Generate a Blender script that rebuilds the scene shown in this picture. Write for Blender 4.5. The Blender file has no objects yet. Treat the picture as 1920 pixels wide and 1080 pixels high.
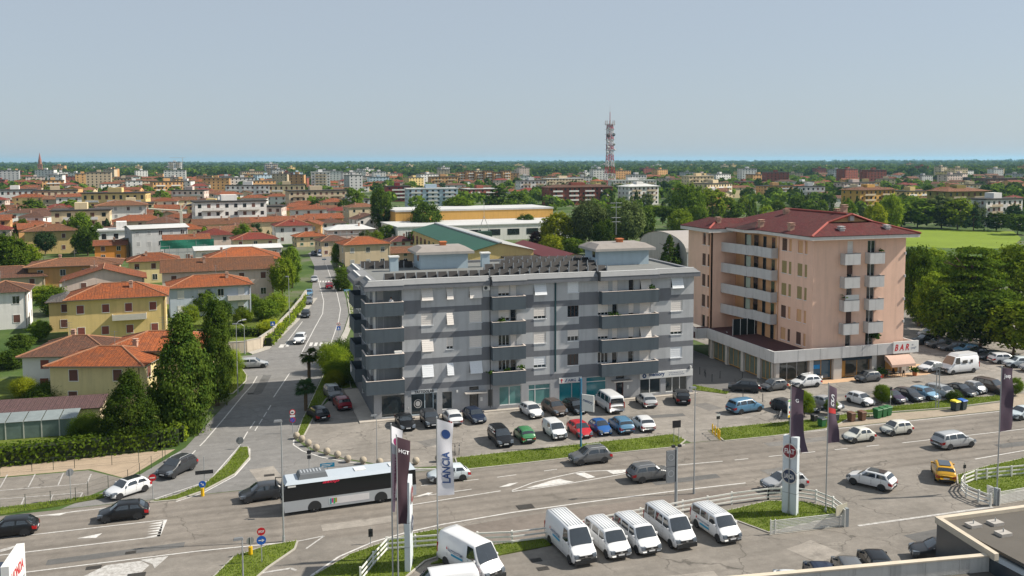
import bpy, math, random
from mathutils import Vector, Matrix, noise
R = math.radians
rnd = random.Random(7)
sc = bpy.context.scene
col = sc.collection
# ------------------------------------------------------------ camera, sky, sun, exposure
# World axes: X runs along the main road, Y away from the camera, origin at the front left
# ground corner of the grey apartment block.
FPX, CXP, CYP, CAM = 1680.0, 960.0, 430.0, Vector((-15.2209, -106.0044, 31.0))
PITCH = math.atan((CYP - 302) / FPX)
CAMROT = (Matrix.Rotation(R(-17.1), 3, 'Z') @ Matrix.Rotation(math.pi/2 - PITCH, 3, 'X') @ Matrix.Rotation(R(-.15), 3, 'Z'))
cd = bpy.data.cameras.new('camera'); cam = bpy.data.objects.new('camera', cd); col.objects.link(cam)
cam.location = CAM; cam.rotation_euler = CAMROT.to_euler()
cd.sensor_width = 36; cd.lens = 36*FPX/1920; cd.shift_y = -(540-CYP)/1920; cd.clip_start = .5; cd.clip_end = 60000
sc.camera = cam
SUN_EL, SUN_AZ = R(42), R(-11)           # azimuth counted from +X
w = bpy.data.worlds.new('World'); sc.world = w; w.use_nodes = True
nt = w.node_tree; bg = nt.nodes['Background']
sky = nt.nodes.new('ShaderNodeTexSky'); sky.sky_type = 'NISHITA'; sky.sun_disc = False
sky.sun_elevation = SUN_EL; sky.sun_rotation = math.pi/2 - SUN_AZ
sky.altitude = 30; sky.air_density = 1.0; sky.dust_density = 1.0; sky.ozone_density = 6.0
veil = nt.nodes.new('ShaderNodeMix'); veil.data_type = 'RGBA'; veil.inputs[0].default_value = .8; veil.inputs[7].default_value = (3.22, 3.55, 3.85, 1)   # thin even veil of high haze over the whole dome
nt.links.new(sky.outputs[0], veil.inputs[6]); nt.links.new(veil.outputs[2], bg.inputs[0]); bg.inputs[1].default_value = .1
sd = bpy.data.lights.new('sun', 'SUN'); sd.energy = 4.7; sd.angle = R(.9); sd.color = (1, .925, .81)
sun = bpy.data.objects.new('sun', sd); col.objects.link(sun)
sv = Vector((math.cos(SUN_AZ)*math.cos(SUN_EL), math.sin(SUN_AZ)*math.cos(SUN_EL), math.sin(SUN_EL)))
sun.rotation_euler = sv.to_track_quat('Z', 'Y').to_euler(); sun.location = (60, -40, 90)
vs = sc.view_settings; vs.view_transform = 'Standard'; vs.look = 'None'; vs.gamma = 1; vs.exposure = .58; vs.use_curve_mapping = False
HAZE = .00005
sc.render.engine = 'CYCLES'
sc.cycles.max_bounces = 6; sc.cycles.transparent_max_bounces = 8; sc.cycles.volume_bounces = 1

def g(x, y, z=0.0):                      # ground (or level z) point seen at a picture position
    d = CAMROT @ Vector(((x-CXP)/FPX, (CYP-y)/FPX, -1)); t = (z-CAM.z)/d.z
    return Vector((CAM.x+d.x*t, CAM.y+d.y*t, z))
# ------------------------------------------------------------ materials
MATS = {}
def NODE(nt, t, **kw):
    n = nt.nodes.new(t)
    for k, v in kw.items(): setattr(n, k, v)
    return n
def mat(name, c, rough=.8, var=.12, scale=1.5, bump=0., bscale=20., metal=0., spec=.4, alpha=1., coat=0., detail=5., gen=False, rnd_obj=0., dirt=0.):
    """procedural surface: base colour broken up by two scales of noise, plus fine relief"""
    if name in MATS: return MATS[name]
    m = bpy.data.materials.new(name); m.use_nodes = True; nt = m.node_tree; b = nt.nodes['Principled BSDF']
    b.inputs['Roughness'].default_value = rough; b.inputs['Metallic'].default_value = metal
    b.inputs['Specular IOR Level'].default_value = spec; b.inputs['Coat Weight'].default_value = coat
    L = nt.links.new
    tc = NODE(nt, 'ShaderNodeTexCoord'); geo = NODE(nt, 'ShaderNodeNewGeometry')
    src = geo.outputs['Position']
    n1 = NODE(nt, 'ShaderNodeTexNoise'); n1.inputs['Scale'].default_value = scale; n1.inputs['Detail'].default_value = detail; n1.inputs['Roughness'].default_value = .65
    L(src, n1.inputs['Vector'])
    n2 = NODE(nt, 'ShaderNodeTexNoise'); n2.inputs['Scale'].default_value = scale*.13; n2.inputs['Detail'].default_value = 3
    L(src, n2.inputs['Vector'])
    ad = NODE(nt, 'ShaderNodeMath', operation='ADD'); L(n1.outputs[0], ad.inputs[0]); L(n2.outputs[0], ad.inputs[1])
    mr = NODE(nt, 'ShaderNodeMapRange'); mr.inputs[1].default_value = .6; mr.inputs[2].default_value = 1.4
    mr.inputs[3].default_value = 1-var; mr.inputs[4].default_value = 1+var
    L(ad.outputs[0], mr.inputs[0]); fac = mr.outputs[0]
    if rnd_obj:
        oi = NODE(nt, 'ShaderNodeObjectInfo'); mo = NODE(nt, 'ShaderNodeMapRange'); mo.inputs[3].default_value = 1-rnd_obj; mo.inputs[4].default_value = 1+rnd_obj
        L(oi.outputs['Random'], mo.inputs[0]); mu = NODE(nt, 'ShaderNodeMath', operation='MULTIPLY'); L(fac, mu.inputs[0]); L(mo.outputs[0], mu.inputs[1]); fac = mu.outputs[0]
    if dirt:                              # vertical rain streaks
        mp = NODE(nt, 'ShaderNodeMapping'); mp.inputs['Scale'].default_value = (1.6, 1.6, .12); L(src, mp.inputs[0])
        n3 = NODE(nt, 'ShaderNodeTexNoise'); n3.inputs['Scale'].default_value = 1.; n3.inputs['Detail'].default_value = 6; L(mp.outputs[0], n3.inputs['Vector'])
        m3 = NODE(nt, 'ShaderNodeMapRange'); m3.inputs[1].default_value = .5; m3.inputs[2].default_value = .75; m3.inputs[3].default_value = 1; m3.inputs[4].default_value = 1-dirt
        L(n3.outputs[0], m3.inputs[0]); mu = NODE(nt, 'ShaderNodeMath', operation='MULTIPLY'); L(fac, mu.inputs[0]); L(m3.outputs[0], mu.inputs[1]); fac = mu.outputs[0]
    mx = NODE(nt, 'ShaderNodeVectorMath', operation='SCALE'); mx.inputs[0].default_value = c[:3]; L(fac, mx.inputs['Scale'])
    L(mx.outputs[0], b.inputs['Base Color'])
    if bump:
        n4 = NODE(nt, 'ShaderNodeTexNoise'); n4.inputs['Scale'].default_value = bscale; n4.inputs['Detail'].default_value = 4; L(src, n4.inputs['Vector'])
        bp = NODE(nt, 'ShaderNodeBump'); bp.inputs['Strength'].default_value = bump; bp.inputs['Distance'].default_value = .05
        L(n4.outputs[0], bp.inputs['Height']); L(bp.outputs[0], b.inputs['Normal'])
    MATS[name] = m
    return m
def glossy(name, c, rough=.25, coat=.6, metal=0., var=.03, spec=.5):
    return mat(name, c, rough, var, .8, coat=coat, metal=metal, spec=spec)
def asphalt(name, c, crack=.5, patch=.12, tint=(1.06, 1., .92), worn=.12, tracks=0.):
    m = bpy.data.materials.new(name); m.use_nodes = True; nt = m.node_tree; b = nt.nodes['Principled BSDF']; L = nt.links.new
    b.inputs['Roughness'].default_value = .92; b.inputs['Specular IOR Level'].default_value = .25
    geo = NODE(nt, 'ShaderNodeNewGeometry'); src = geo.outputs['Position']
    def nz(s, d=5, r=.6, sc=(1, 1, 1)):
        mp = NODE(nt, 'ShaderNodeMapping'); mp.inputs['Scale'].default_value = sc; L(src, mp.inputs[0])
        n = NODE(nt, 'ShaderNodeTexNoise'); n.inputs['Scale'].default_value = s; n.inputs['Detail'].default_value = d; n.inputs['Roughness'].default_value = r
        L(mp.outputs[0], n.inputs['Vector']); return n.outputs[0]
    def mrr(o, a0, a1, b0, b1):
        q = NODE(nt, 'ShaderNodeMapRange'); q.inputs[1].default_value = a0; q.inputs[2].default_value = a1; q.inputs[3].default_value = b0; q.inputs[4].default_value = b1
        L(o, q.inputs[0]); return q.outputs[0]
    def mul(p, q):
        k = NODE(nt, 'ShaderNodeMath', operation='MULTIPLY'); L(p, k.inputs[0]); L(q, k.inputs[1]); return k.outputs[0]
    f = mrr(nz(.12, 6, .7), .35, .65, 1-patch, 1+patch)
    f = mul(f, mrr(nz(9, 3, .8), .3, .7, .86, 1.14))
    f = mul(f, mrr(nz(1.1, 6, .75), .42, .62, .9, 1.06))
    f = mul(f, mrr(nz(.5, 5, .7, (.09, 1.6, 1)), .35, .65, .9, 1.08))       # wear drawn out along the road
    if tracks:                            # wheel tracks rubbed along each lane, broken up
        sp = NODE(nt, 'ShaderNodeSeparateXYZ'); L(src, sp.inputs[0]); k1 = NODE(nt, 'ShaderNodeMath', operation='MULTIPLY'); k1.inputs[1].default_value = 3.85; L(sp.outputs[1], k1.inputs[0]); k2 = NODE(nt, 'ShaderNodeMath', operation='COSINE'); L(k1.outputs[0], k2.inputs[0])
        f = mul(f, mrr(k2.outputs[0], -.4, 1, 1+tracks*.4, 1-tracks)); f = mul(f, mrr(nz(.3, 6, .7, (.03, 3, 1)), .5, .7, 1, 1-tracks*1.4))
    vo = NODE(nt, 'ShaderNodeTexVoronoi', feature='DISTANCE_TO_EDGE'); vo.inputs['Scale'].default_value = .16
    wv = NODE(nt, 'ShaderNodeTexNoise'); wv.inputs['Scale'].default_value = .7; wv.inputs['Detail'].default_value = 6; L(src, wv.inputs['Vector'])
    va = NODE(nt, 'ShaderNodeVectorMath', operation='MULTIPLY_ADD'); va.inputs[1].default_value = (2.4, 2.4, 0); L(wv.outputs[1], va.inputs[0]); L(src, va.inputs[2]); L(va.outputs[0], vo.inputs['Vector'])
    cr = mrr(vo.outputs[0], .0, .012, 1-crack, 1)
    gate = mrr(nz(.06, 2), .5, .56, 0, 1)
    inv = NODE(nt, 'ShaderNodeMix'); inv.inputs[2].default_value = 1; L(gate, inv.inputs[0]); L(cr, inv.inputs[3]); f = mul(f, inv.outputs[0])
    f = mul(f, mrr(nz(.22, 7, .72), .58, .66, 1, 1+worn)); f = mul(f, mrr(nz(1.9, 6, .8), .6, .7, 1, 1+worn*.5))   # sun-bleached, rubbed-off areas
    f = mul(f, mrr(nz(.35, 4, .6), .62, .7, 1, .78))                          # oil and damp spots
    sc_ = NODE(nt, 'ShaderNodeVectorMath', operation='SCALE'); sc_.inputs[0].default_value = [c*t for t in tint]; L(f, sc_.inputs['Scale'])
    L(sc_.outputs[0], b.inputs['Base Color'])
    bp = NODE(nt, 'ShaderNodeBump'); bp.inputs['Strength'].default_value = .25; bp.inputs['Distance'].default_value = .02; L(nz(40, 2), bp.inputs['Height']); L(bp.outputs[0], b.inputs['Normal'])
    MATS[name] = m; return m
def paintmark(name='road_paint', c=.62, wear=.5):
    m = bpy.data.materials.new(name); m.use_nodes = True; nt = m.node_tree; b = nt.nodes['Principled BSDF']; L = nt.links.new
    geo = NODE(nt, 'ShaderNodeNewGeometry')
    n = NODE(nt, 'ShaderNodeTexNoise'); n.inputs['Scale'].default_value = 2.6; n.inputs['Detail'].default_value = 8; n.inputs['Roughness'].default_value = .75; L(geo.outputs['Position'], n.inputs['Vector'])
    q = NODE(nt, 'ShaderNodeMapRange'); q.inputs[1].default_value = .40; q.inputs[2].default_value = .62; q.inputs[3].default_value = 1; q.inputs[4].default_value = 0; L(n.outputs[0], q.inputs[0])
    mx = NODE(nt, 'ShaderNodeMix', data_type='RGBA'); mx.inputs[6].default_value = (.24, .22, .2, 1); mx.inputs[7].default_value = (c, c*.98, c*.94, 1)
    q.inputs[4].default_value = 1-wear; L(q.outputs[0], mx.inputs[0]); L(mx.outputs[2], b.inputs['Base Color']); b.inputs['Roughness'].default_value = .8
    MATS[name] = m; return m
def tiles(name, c1, c2, old=.5, course=.34, pan=.24):
    """clay roof tiles: courses up the slope (uv in metres), single tiles tinted, lichen and soot"""
    m = bpy.data.materials.new(name); m.use_nodes = True; nt = m.node_tree; b = nt.nodes['Principled BSDF']; L = nt.links.new
    b.inputs['Roughness'].default_value = .85; b.inputs['Specular IOR Level'].default_value = .25
    uv = NODE(nt, 'ShaderNodeUVMap'); geo = NODE(nt, 'ShaderNodeNewGeometry'); oi = NODE(nt, 'ShaderNodeObjectInfo')
    br = NODE(nt, 'ShaderNodeTexBrick'); br.inputs['Scale'].default_value = 1; br.inputs['Brick Width'].default_value = pan; br.inputs['Row Height'].default_value = course
    br.inputs['Mortar Size'].default_value = .022; br.inputs['Mortar Smooth'].default_value = .4; br.offset = .0
    br.inputs['Color1'].default_value = (*c1, 1); br.inputs['Color2'].default_value = (*c2, 1); br.inputs['Mortar'].default_value = (c2[0]*.33, c2[1]*.33, c2[2]*.33, 1)
    L(uv.outputs[0], br.inputs['Vector'])
    n = NODE(nt, 'ShaderNodeTexNoise'); n.inputs['Scale'].default_value = .55; n.inputs['Detail'].default_value = 7; n.inputs['Roughness'].default_value = .7; L(geo.outputs['Position'], n.inputs['Vector'])
    q = NODE(nt, 'ShaderNodeMapRange'); q.inputs[1].default_value = .42; q.inputs[2].default_value = .68; q.inputs[3].default_value = 0; q.inputs[4].default_value = old; L(n.outputs[0], q.inputs[0])
    mx = NODE(nt, 'ShaderNodeMix', data_type='RGBA'); mx.inputs[7].default_value = (.085, .06, .045, 1); L(q.outputs[0], mx.inputs[0]); L(br.outputs[0], mx.inputs[6])
    mo = NODE(nt, 'ShaderNodeMapRange'); mo.inputs[3].default_value = .78; mo.inputs[4].default_value = 1.15; L(oi.outputs['Random'], mo.inputs[0])
    sc_ = NODE(nt, 'ShaderNodeVectorMath', operation='SCALE'); L(mx.outputs[2], sc_.inputs[0]); L(mo.outputs[0], sc_.inputs['Scale']); L(sc_.outputs[0], b.inputs['Base Color'])
    wv = NODE(nt, 'ShaderNodeTexWave', wave_type='BANDS', bands_direction='X'); wv.inputs['Scale'].default_value = 1/pan/3.14*1.57; L(uv.outputs[0], wv.inputs['Vector'])
    bp = NODE(nt, 'ShaderNodeBump'); bp.inputs['Strength'].default_value = .8; bp.inputs['Distance'].default_value = .06; L(wv.outputs[0], bp.inputs['Height'])
    bp2 = NODE(nt, 'ShaderNodeBump'); bp2.inputs['Strength'].default_value = .6; bp2.inputs['Distance'].default_value = .04; bp2.invert = True; L(br.outputs[1], bp2.inputs['Height']); L(bp.outputs[0], bp2.inputs['Normal'])
    L(bp2.outputs[0], b.inputs['Normal']); MATS[name] = m; return m
def leafmat(name, c, c2, trans=.3):
    """leaves: every leaf face gets a tint of its own between two greens; thin, so some light passes"""
    m = bpy.data.materials.new(name); m.use_nodes = True; nt = m.node_tree; L = nt.links.new
    for n_ in list(nt.nodes): nt.nodes.remove(n_)
    out = NODE(nt, 'ShaderNodeOutputMaterial'); geo = NODE(nt, 'ShaderNodeNewGeometry'); oi = NODE(nt, 'ShaderNodeObjectInfo')
    mx = NODE(nt, 'ShaderNodeMix', data_type='RGBA'); mx.inputs[6].default_value = (*c, 1); mx.inputs[7].default_value = (*c2, 1)
    nz = NODE(nt, 'ShaderNodeTexNoise'); nz.inputs['Scale'].default_value = .5; nz.inputs['Detail'].default_value = 3; L(geo.outputs['Position'], nz.inputs['Vector'])
    q = NODE(nt, 'ShaderNodeMath', operation='MULTIPLY_ADD'); L(geo.outputs['Random Per Island'], q.inputs[0]); q.inputs[1].default_value = .6; 
    q2 = NODE(nt, 'ShaderNodeMapRange'); q2.inputs[1].default_value = .35; q2.inputs[2].default_value = .65; q2.inputs[3].default_value = -.1; q2.inputs[4].default_value = .5; L(nz.outputs[0], q2.inputs[0]); L(q2.outputs[0], q.inputs[2])
    L(q.outputs[0], mx.inputs[0])
    mo = NODE(nt, 'ShaderNodeMapRange'); mo.inputs[3].default_value = .72; mo.inputs[4].default_value = 1.25; L(oi.outputs['Random'], mo.inputs[0])
    s = NODE(nt, 'ShaderNodeVectorMath', operation='SCALE'); L(mx.outputs[2], s.inputs[0]); L(mo.outputs[0], s.inputs['Scale'])
    d = NODE(nt, 'ShaderNodeBsdfDiffuse'); t = NODE(nt, 'ShaderNodeBsdfTranslucent'); ms = NODE(nt, 'ShaderNodeMixShader'); ms.inputs[0].default_value = trans
    L(s.outputs[0], d.inputs[0]); L(s.outputs[0], t.inputs[0]); L(d.outputs[0], ms.inputs[1]); L(t.outputs[0], ms.inputs[2]); L(ms.outputs[0], out.inputs[0])
    MATS[name] = m; return m
# ------------------------------------------------------------ mesh helpers
class MB:
    """collects faces; build() links them as ONE mesh object"""
    def __init__(s): s.v = []; s.f = []; s.mi = []; s.uv = {}
    def face(s, pts, m=0, uv=None):
        i = len(s.v); s.v += [tuple(p) for p in pts]
        if uv: s.uv[len(s.f)] = uv
        s.f.append(tuple(range(i, i+len(pts)))); s.mi.append(m); return s
    def box(s, x0, x1, y0, y1, z0, z1, m=0):
        i = len(s.v); s.v += [(x0,y0,z0),(x1,y0,z0),(x1,y1,z0),(x0,y1,z0),(x0,y0,z1),(x1,y0,z1),(x1,y1,z1),(x0,y1,z1)]
        s.f += [(i+3,i+2,i+1,i),(i+4,i+5,i+6,i+7),(i,i+1,i+5,i+4),(i+1,i+2,i+6,i+5),(i+2,i+3,i+7,i+6),(i+3,i,i+4,i+7)]; s.mi += [m]*6; return s
    def hexa(s, p, m=0):                 # 8 free corners, bottom ring then top ring
        i = len(s.v); s.v += [tuple(q) for q in p]
        s.f += [(i+3,i+2,i+1,i),(i+4,i+5,i+6,i+7),(i,i+1,i+5,i+4),(i+1,i+2,i+6,i+5),(i+2,i+3,i+7,i+6),(i+3,i,i+4,i+7)]; s.mi += [m]*6; return s
    def prism(s, poly, z0, z1, m=0, mt=None):
        n = len(poly); i = len(s.v); A = sum(poly[k][0]*poly[(k+1)%n][1]-poly[(k+1)%n][0]*poly[k][1] for k in range(n))
        if A < 0: poly = poly[::-1]
        s.v += [(p[0],p[1],z0) for p in poly]+[(p[0],p[1],z1) for p in poly]
        s.f.append(tuple(range(i+n-1, i-1, -1))); s.f.append(tuple(range(i+n, i+2*n))); s.mi += [m, m if mt is None else mt]
        for k in range(n): j = (k+1) % n; s.f.append((i+k, i+j, i+n+j, i+n+k)); s.mi.append(m)
        return s
    def tube(s, p0, p1, r0, r1=None, n=8, m=0, cap=True):
        r1 = r0 if r1 is None else r1; p0, p1 = Vector(p0), Vector(p1); d = (p1-p0).normalized()
        u = d.orthogonal().normalized(); w_ = d.cross(u); i = len(s.v)
        for p, r in ((p0, r0), (p1, r1)):
            for k in range(n):
                a = 2*math.pi*k/n; s.v.append(tuple(p+u*(r*math.cos(a))+w_*(r*math.sin(a))))
        for k in range(n): j = (k+1) % n; s.f.append((i+k, i+j, i+n+j, i+n+k)); s.mi.append(m)
        if cap: s.f.append(tuple(range(i+n-1, i-1, -1))); s.f.append(tuple(range(i+n, i+2*n))); s.mi += [m, m]
        return s
    def path(s, pts, r, n=8, m=0):
        for a, b in zip(pts[:-1], pts[1:]): s.tube(a, b, r, r, n, m)
        return s
    def lathe(s, prof, c=(0, 0, 0), n=12, m=0):   # prof: (radius, z)
        i = len(s.v); c = Vector(c)
        for r, z in prof:
            for k in range(n): a = 2*math.pi*k/n; s.v.append((c.x+r*math.cos(a), c.y+r*math.sin(a), c.z+z))
        for j in range(len(prof)-1):
            for k in range(n): l = (k+1) % n; s.f.append((i+j*n+k, i+j*n+l, i+(j+1)*n+l, i+(j+1)*n+k)); s.mi.append(m)
        return s
    def grid(s, fn, nu, nv, m=0):
        i = len(s.v)
        for a in range(nu+1):
            for b in range(nv+1): s.v.append(tuple(fn(a/nu, b/nv)))
        for a in range(nu):
            for b in range(nv): k = i+a*(nv+1)+b; s.f.append((k, k+nv+1, k+nv+2, k+1)); s.mi.append(m)
        return s
    def add(s, o, off=(0, 0, 0)):
        i = len(s.v); s.v += [(a+off[0], b+off[1], c+off[2]) for a, b, c in o.v]; s.f += [tuple(k+i for k in f) for f in o.f]; s.mi += o.mi; return s
    def mesh(s, name, mats, smooth=False):
        me = bpy.data.meshes.new(name); me.from_pydata(s.v, [], s.f)
        for m in (mats if isinstance(mats, (list, tuple)) else [mats]): me.materials.append(m)
        if any(s.mi): me.polygons.foreach_set('material_index', s.mi)
        if s.uv:
            ul = me.uv_layers.new(name='UVMap')
            for p in me.polygons:
                q = s.uv.get(p.index)
                if q:
                    for k, li in enumerate(p.loop_indices): ul.data[li].uv = q[k]
        if smooth: me.polygons.foreach_set('use_smooth', [True]*len(me.polygons))
        me.update(); return me
    def build(s, name, mats, parent=None, smooth=False, **kw):
        return link(name, s.mesh(name, mats, smooth), parent, **kw)
def link(name, me, parent=None, loc=None, rz=None, **kw):
    o = bpy.data.objects.new(name, me); col.objects.link(o)
    if parent: o.parent = parent
    if loc is not None: o.location = loc
    if rz is not None: o.rotation_euler = (0, 0, rz)
    for k, v in kw.items(): o[k] = v
    return o
def thing(name, label, cat, loc=(0, 0, 0), rz=0., group=None):
    o = bpy.data.objects.new(name, None); col.objects.link(o); o.location = loc; o.rotation_euler = (0, 0, rz); o.empty_display_size = .2
    o['label'] = label; o['category'] = cat
    if group: o['group'] = group
    return o
def tag(o, label, cat, group=None):
    o['label'] = label; o['category'] = cat
    if group: o['group'] = group
    return o
def struct(o): o['kind'] = 'structure'; return o
def copy_tree(o, parent=None, mats=None):
    c = o.copy(); col.objects.link(c); c.parent = parent
    for ch in o.children: copy_tree(ch, c)
    return c
TXT = {}
def text_mesh(s, size=1., ext=.0, bold=0., font_shear=0.):
    key = (s, size, ext, bold, font_shear)
    if key in TXT: return TXT[key]
    cu = bpy.data.curves.new('lettering', 'FONT'); cu.body = s; cu.size = size; cu.align_x = 'CENTER'; cu.align_y = 'CENTER'; cu.offset = bold; cu.shear = font_shear; cu.extrude = ext; cu.resolution_u = 3
    ob = bpy.data.objects.new('lettering', cu); col.objects.link(ob)
    dg = bpy.context.evaluated_depsgraph_get(); dg.update(); me = bpy.data.meshes.new_from_object(ob.evaluated_get(dg))
    bpy.data.objects.remove(ob); TXT[key] = me; return me
def text_on(s, parent, m, origin, xdir, updir, size, off=.012, bold=0., shear=0., name='lettering', width=None):
    """flat lettering lying a centimetre proud of a surface"""
    src = text_mesh(s, 1., 0, bold, shear); me = src.copy(); xs = [v.co.x for v in me.vertices]; ys = [v.co.y for v in me.vertices]
    x = Vector(xdir).normalized(); u = Vector(updir).normalized(); n = x.cross(u)
    ks = size/(max(ys)-min(ys)); kx = ks if width is None else width/(max(xs)-min(xs)); cx, cy = (max(xs)+min(xs))/2, (max(ys)+min(ys))/2
    for v in me.vertices: v.co = Vector(origin)+x*((v.co.x-cx)*kx)+u*((v.co.y-cy)*ks)+n*off
    me.materials.clear(); me.materials.append(m); return link(name, me, parent)
# ------------------------------------------------------------ ground, roads, kerbs, markings
def P2(p): q = g(*p); return (q.x, q.y)
def sheet(name, poly, z, m, px=False):
    pts = [P2(p) if px else p for p in poly]
    mb = MB(); n = len(pts); A = sum(pts[k][0]*pts[(k+1)%n][1]-pts[(k+1)%n][0]*pts[k][1] for k in range(n))
    if A < 0: pts = pts[::-1]
    mb.face([(x, y, z) for x, y in pts]); return struct(mb.build(name, m))
# countryside ground: grass, earth and roofs-and-yards tones
def ground_mat():
    m = bpy.data.materials.new('open_ground'); m.use_nodes = True; nt = m.node_tree; b = nt.nodes['Principled BSDF']; L = nt.links.new
    geo = NODE(nt, 'ShaderNodeNewGeometry'); b.inputs['Roughness'].default_value = .95; b.inputs['Specular IOR Level'].default_value = .1
    n1 = NODE(nt, 'ShaderNodeTexNoise'); n1.inputs['Scale'].default_value = .035; n1.inputs['Detail'].default_value = 8; n1.inputs['Roughness'].default_value = .7; L(geo.outputs['Position'], n1.inputs['Vector'])
    cr = NODE(nt, 'ShaderNodeValToRGB'); L(n1.outputs[0], cr.inputs[0]); e = cr.color_ramp.elements
    e[0].position = .36; e[0].color = (.035, .07, .018, 1); e[1].position = .66; e[1].color = (.16, .145, .12, 1)
    k = e.new(.5); k.color = (.07, .11, .03, 1)
    n2 = NODE(nt, 'ShaderNodeTexNoise'); n2.inputs['Scale'].default_value = 3; n2.inputs['Detail'].default_value = 5; L(geo.outputs['Position'], n2.inputs['Vector'])
    mr = NODE(nt, 'ShaderNodeMapRange'); mr.inputs[3].default_value = .7; mr.inputs[4].default_value = 1.3; L(n2.outputs[0], mr.inputs[0])
    s = NODE(nt, 'ShaderNodeVectorMath', operation='SCALE'); L(cr.outputs[0], s.inputs[0]); L(mr.outputs[0], s.inputs['Scale']); L(s.outputs[0], b.inputs['Base Color']); return m
sheet('ground', [(-30000, -400), (30000, -400), (30000, 30000), (-30000, 30000)], 0, ground_mat())
ROAD = asphalt('road_asphalt', .18, .45, .13, (1.12, 1., .87), .12, .12); LOT = asphalt('lot_asphalt', .215, .6, .2, (1.09, 1., .89), .35); STREET = asphalt('street_asphalt', .19, .3, .08, (1.03, 1., .96))
YARD = asphalt('yard_asphalt', .185, .5, .15, (1.1, 1., .88)); PAINT = paintmark(); FADED = paintmark('faded_road_paint', .5, .85)
sheet('main_road', [(-320, -33.1), (380, -33.1), (380, -19.5), (-320, -19.5)], .006, ROAD)
sheet('side_street', [(-31, -19.4), (-26.2, -14.2), (-21.2, -4.4), (-19.9, 1.2), (-17.6, 10.9), (-15, 20), (-14.2, 28), (-40, 36), (-40, 41), (-13.6, 42), (-11, 46), (-4.6, 72.8), (2, 117), (6.4, 163), (7.6, 203), (16, 232), (38, 275), (64, 330), (72, 330), (46, 272), (24, 226), (12.2, 176), (9.6, 120), (8, 97.8), (6, 76), (3, 58.8), (-1.2, 38.7), (-3.7, 26.1), (-8.5, 2.1), (-9.6, -5.1), (-8.4, -9), (-5.6, -13), (-2, -16.4), (2.2, -19), (5, -19.4)], .01, STREET)
sheet('forecourt', [(-9.3, -4.4), (-5.4, 8), (-2, 16), (60, 16), (60, 60), (130, 60), (130, -13.8), (82, -13.9), (60, -14.6), (50, -15.6), (35.9, -16), (35.4, -19.4), (32, -19.4), (31.6, -16.2), (6, -16.4), (3.6, -18.4), (1.6, -18.2), (-2.4, -15.6), (-5.2, -13), (-8, -9)], .014, LOT)
sheet('dealer_yard', [(-90, -110), (150, -110), (150, -33.1), (-90, -33.1)], .006, YARD)
sheet('car_park', [(-75, -8), (-30.2, -9), (-26, -13.2), (-30.5, -18.3), (-75, -19)], .006, YARD)
sheet('gravel_yard', [(-75, -4.8), (-24.5, -4.6), (-22.2, -4.6), (-26.2, -12.8), (-30, -8.7), (-75, -7.6)], .004, mat('gravel', (.36, .28, .2), .95, .2, 6, .5, 40))
# grass verges: real 12 cm steps with a concrete kerb
GRASS = mat('verge_grass', (.11, .14, .028), .95, .5, 1.6, .9, 25, spec=.1)
KERB = mat('kerb_concrete', (.36, .34, .3), .9, .2, 2, .3, 30)
VERGES = []
def verge(name, pts, px=True, h=.11, kerb=True, gname='verge'):
    p = [P2(q) if px else q for q in pts]; n = len(p); A = sum(p[k][0]*p[(k+1)%n][1]-p[(k+1)%n][0]*p[k][1] for k in range(n))
    if A < 0: p = p[::-1]
    mb = MB(); mb.prism(p, .001, h); o = struct(mb.build(name, GRASS if name != 'meadow' else mat('meadow_grass', (.16, .22, .028), .95, .2, .3, .5, 10, spec=.1))); VERGES.append((p, h))
    if kerb:
        cx = sum(q[0] for q in p)/n; cy = sum(q[1] for q in p)/n; kb = MB()
        for k in range(n):
            a, b = Vector(p[k]), Vector(p[(k+1) % n]); d = (b-a)
            if d.length < .05: continue
            d.normalize(); nn = Vector((d.y, -d.x)); a2 = a-d*.05; b2 = b+d*.05
            kb.hexa([(*(a2), 0.002), (*(a2+nn*.14), .002), (*(b2+nn*.14), .002), (*(b2), .002), (*(a2), h-.012), (*(a2+nn*.14), h-.016), (*(b2+nn*.14), h-.016), (*(b2), h-.012)])
        kb.build('kerb', KERB, o)
    return o
verge('grass_verge', [(855, 860), (862, 882), (960, 871.5), (1100, 855), (1270, 838), (1284, 826), (1262, 815.5), (1100, 833), (960, 848)])
verge('grass_verge', [(1335, 806), (1358, 827), (1450, 818), (1545, 805), (1565, 799), (1590, 786), (1640, 783), (1585, 778), (1520, 788), (1440, 795)])
verge('grass_verge', [(1580, 777), (1640, 775), (1780, 765), (1880, 752), (1898, 745), (1870, 743), (1780, 750.5), (1660, 765)])
verge('traffic_island', [(283, 942), (330, 930), (390, 905), (425, 872), (450, 840), (464, 839), (467, 858), (440, 889), (380, 921), (330, 938)])
verge('traffic_island', [(395, 1090), (440, 1045), (500, 1025), (556, 1016), (551, 1030), (500, 1065), (470, 1092)])
verge('lawn', [(-10.4, -39.6), (-7.2, -36.6), (-2.5, -34.4), (.8, -34.0), (1.2, -38.2), (-2, -39.5), (-7.5, -46), (-13, -46)], px=False)
verge('lawn', [(1.3, -38.6), (8.2, -38.2), (8.4, -39.8), (3, -40.4), (-1.6, -40.2)], px=False, kerb=False)
verge('lawn', [(24.6, -38), (30.4, -36.9), (33.2, -37.9), (35.0, -40.2), (35.2, -41.6), (26.6, -42.8)], px=False)
verge('grass_verge', [(50.2, -38.6), (52, -36.6), (57, -35.4), (64, -34.4), (90, -33.6), (90, -41.5), (56, -41.5), (50.6, -42.2)], px=False)
verge('grass_verge', [(0, 966), (100, 951), (195, 934), (200, 926), (120, 938), (0, 953)], h=.08, kerb=False)
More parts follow.
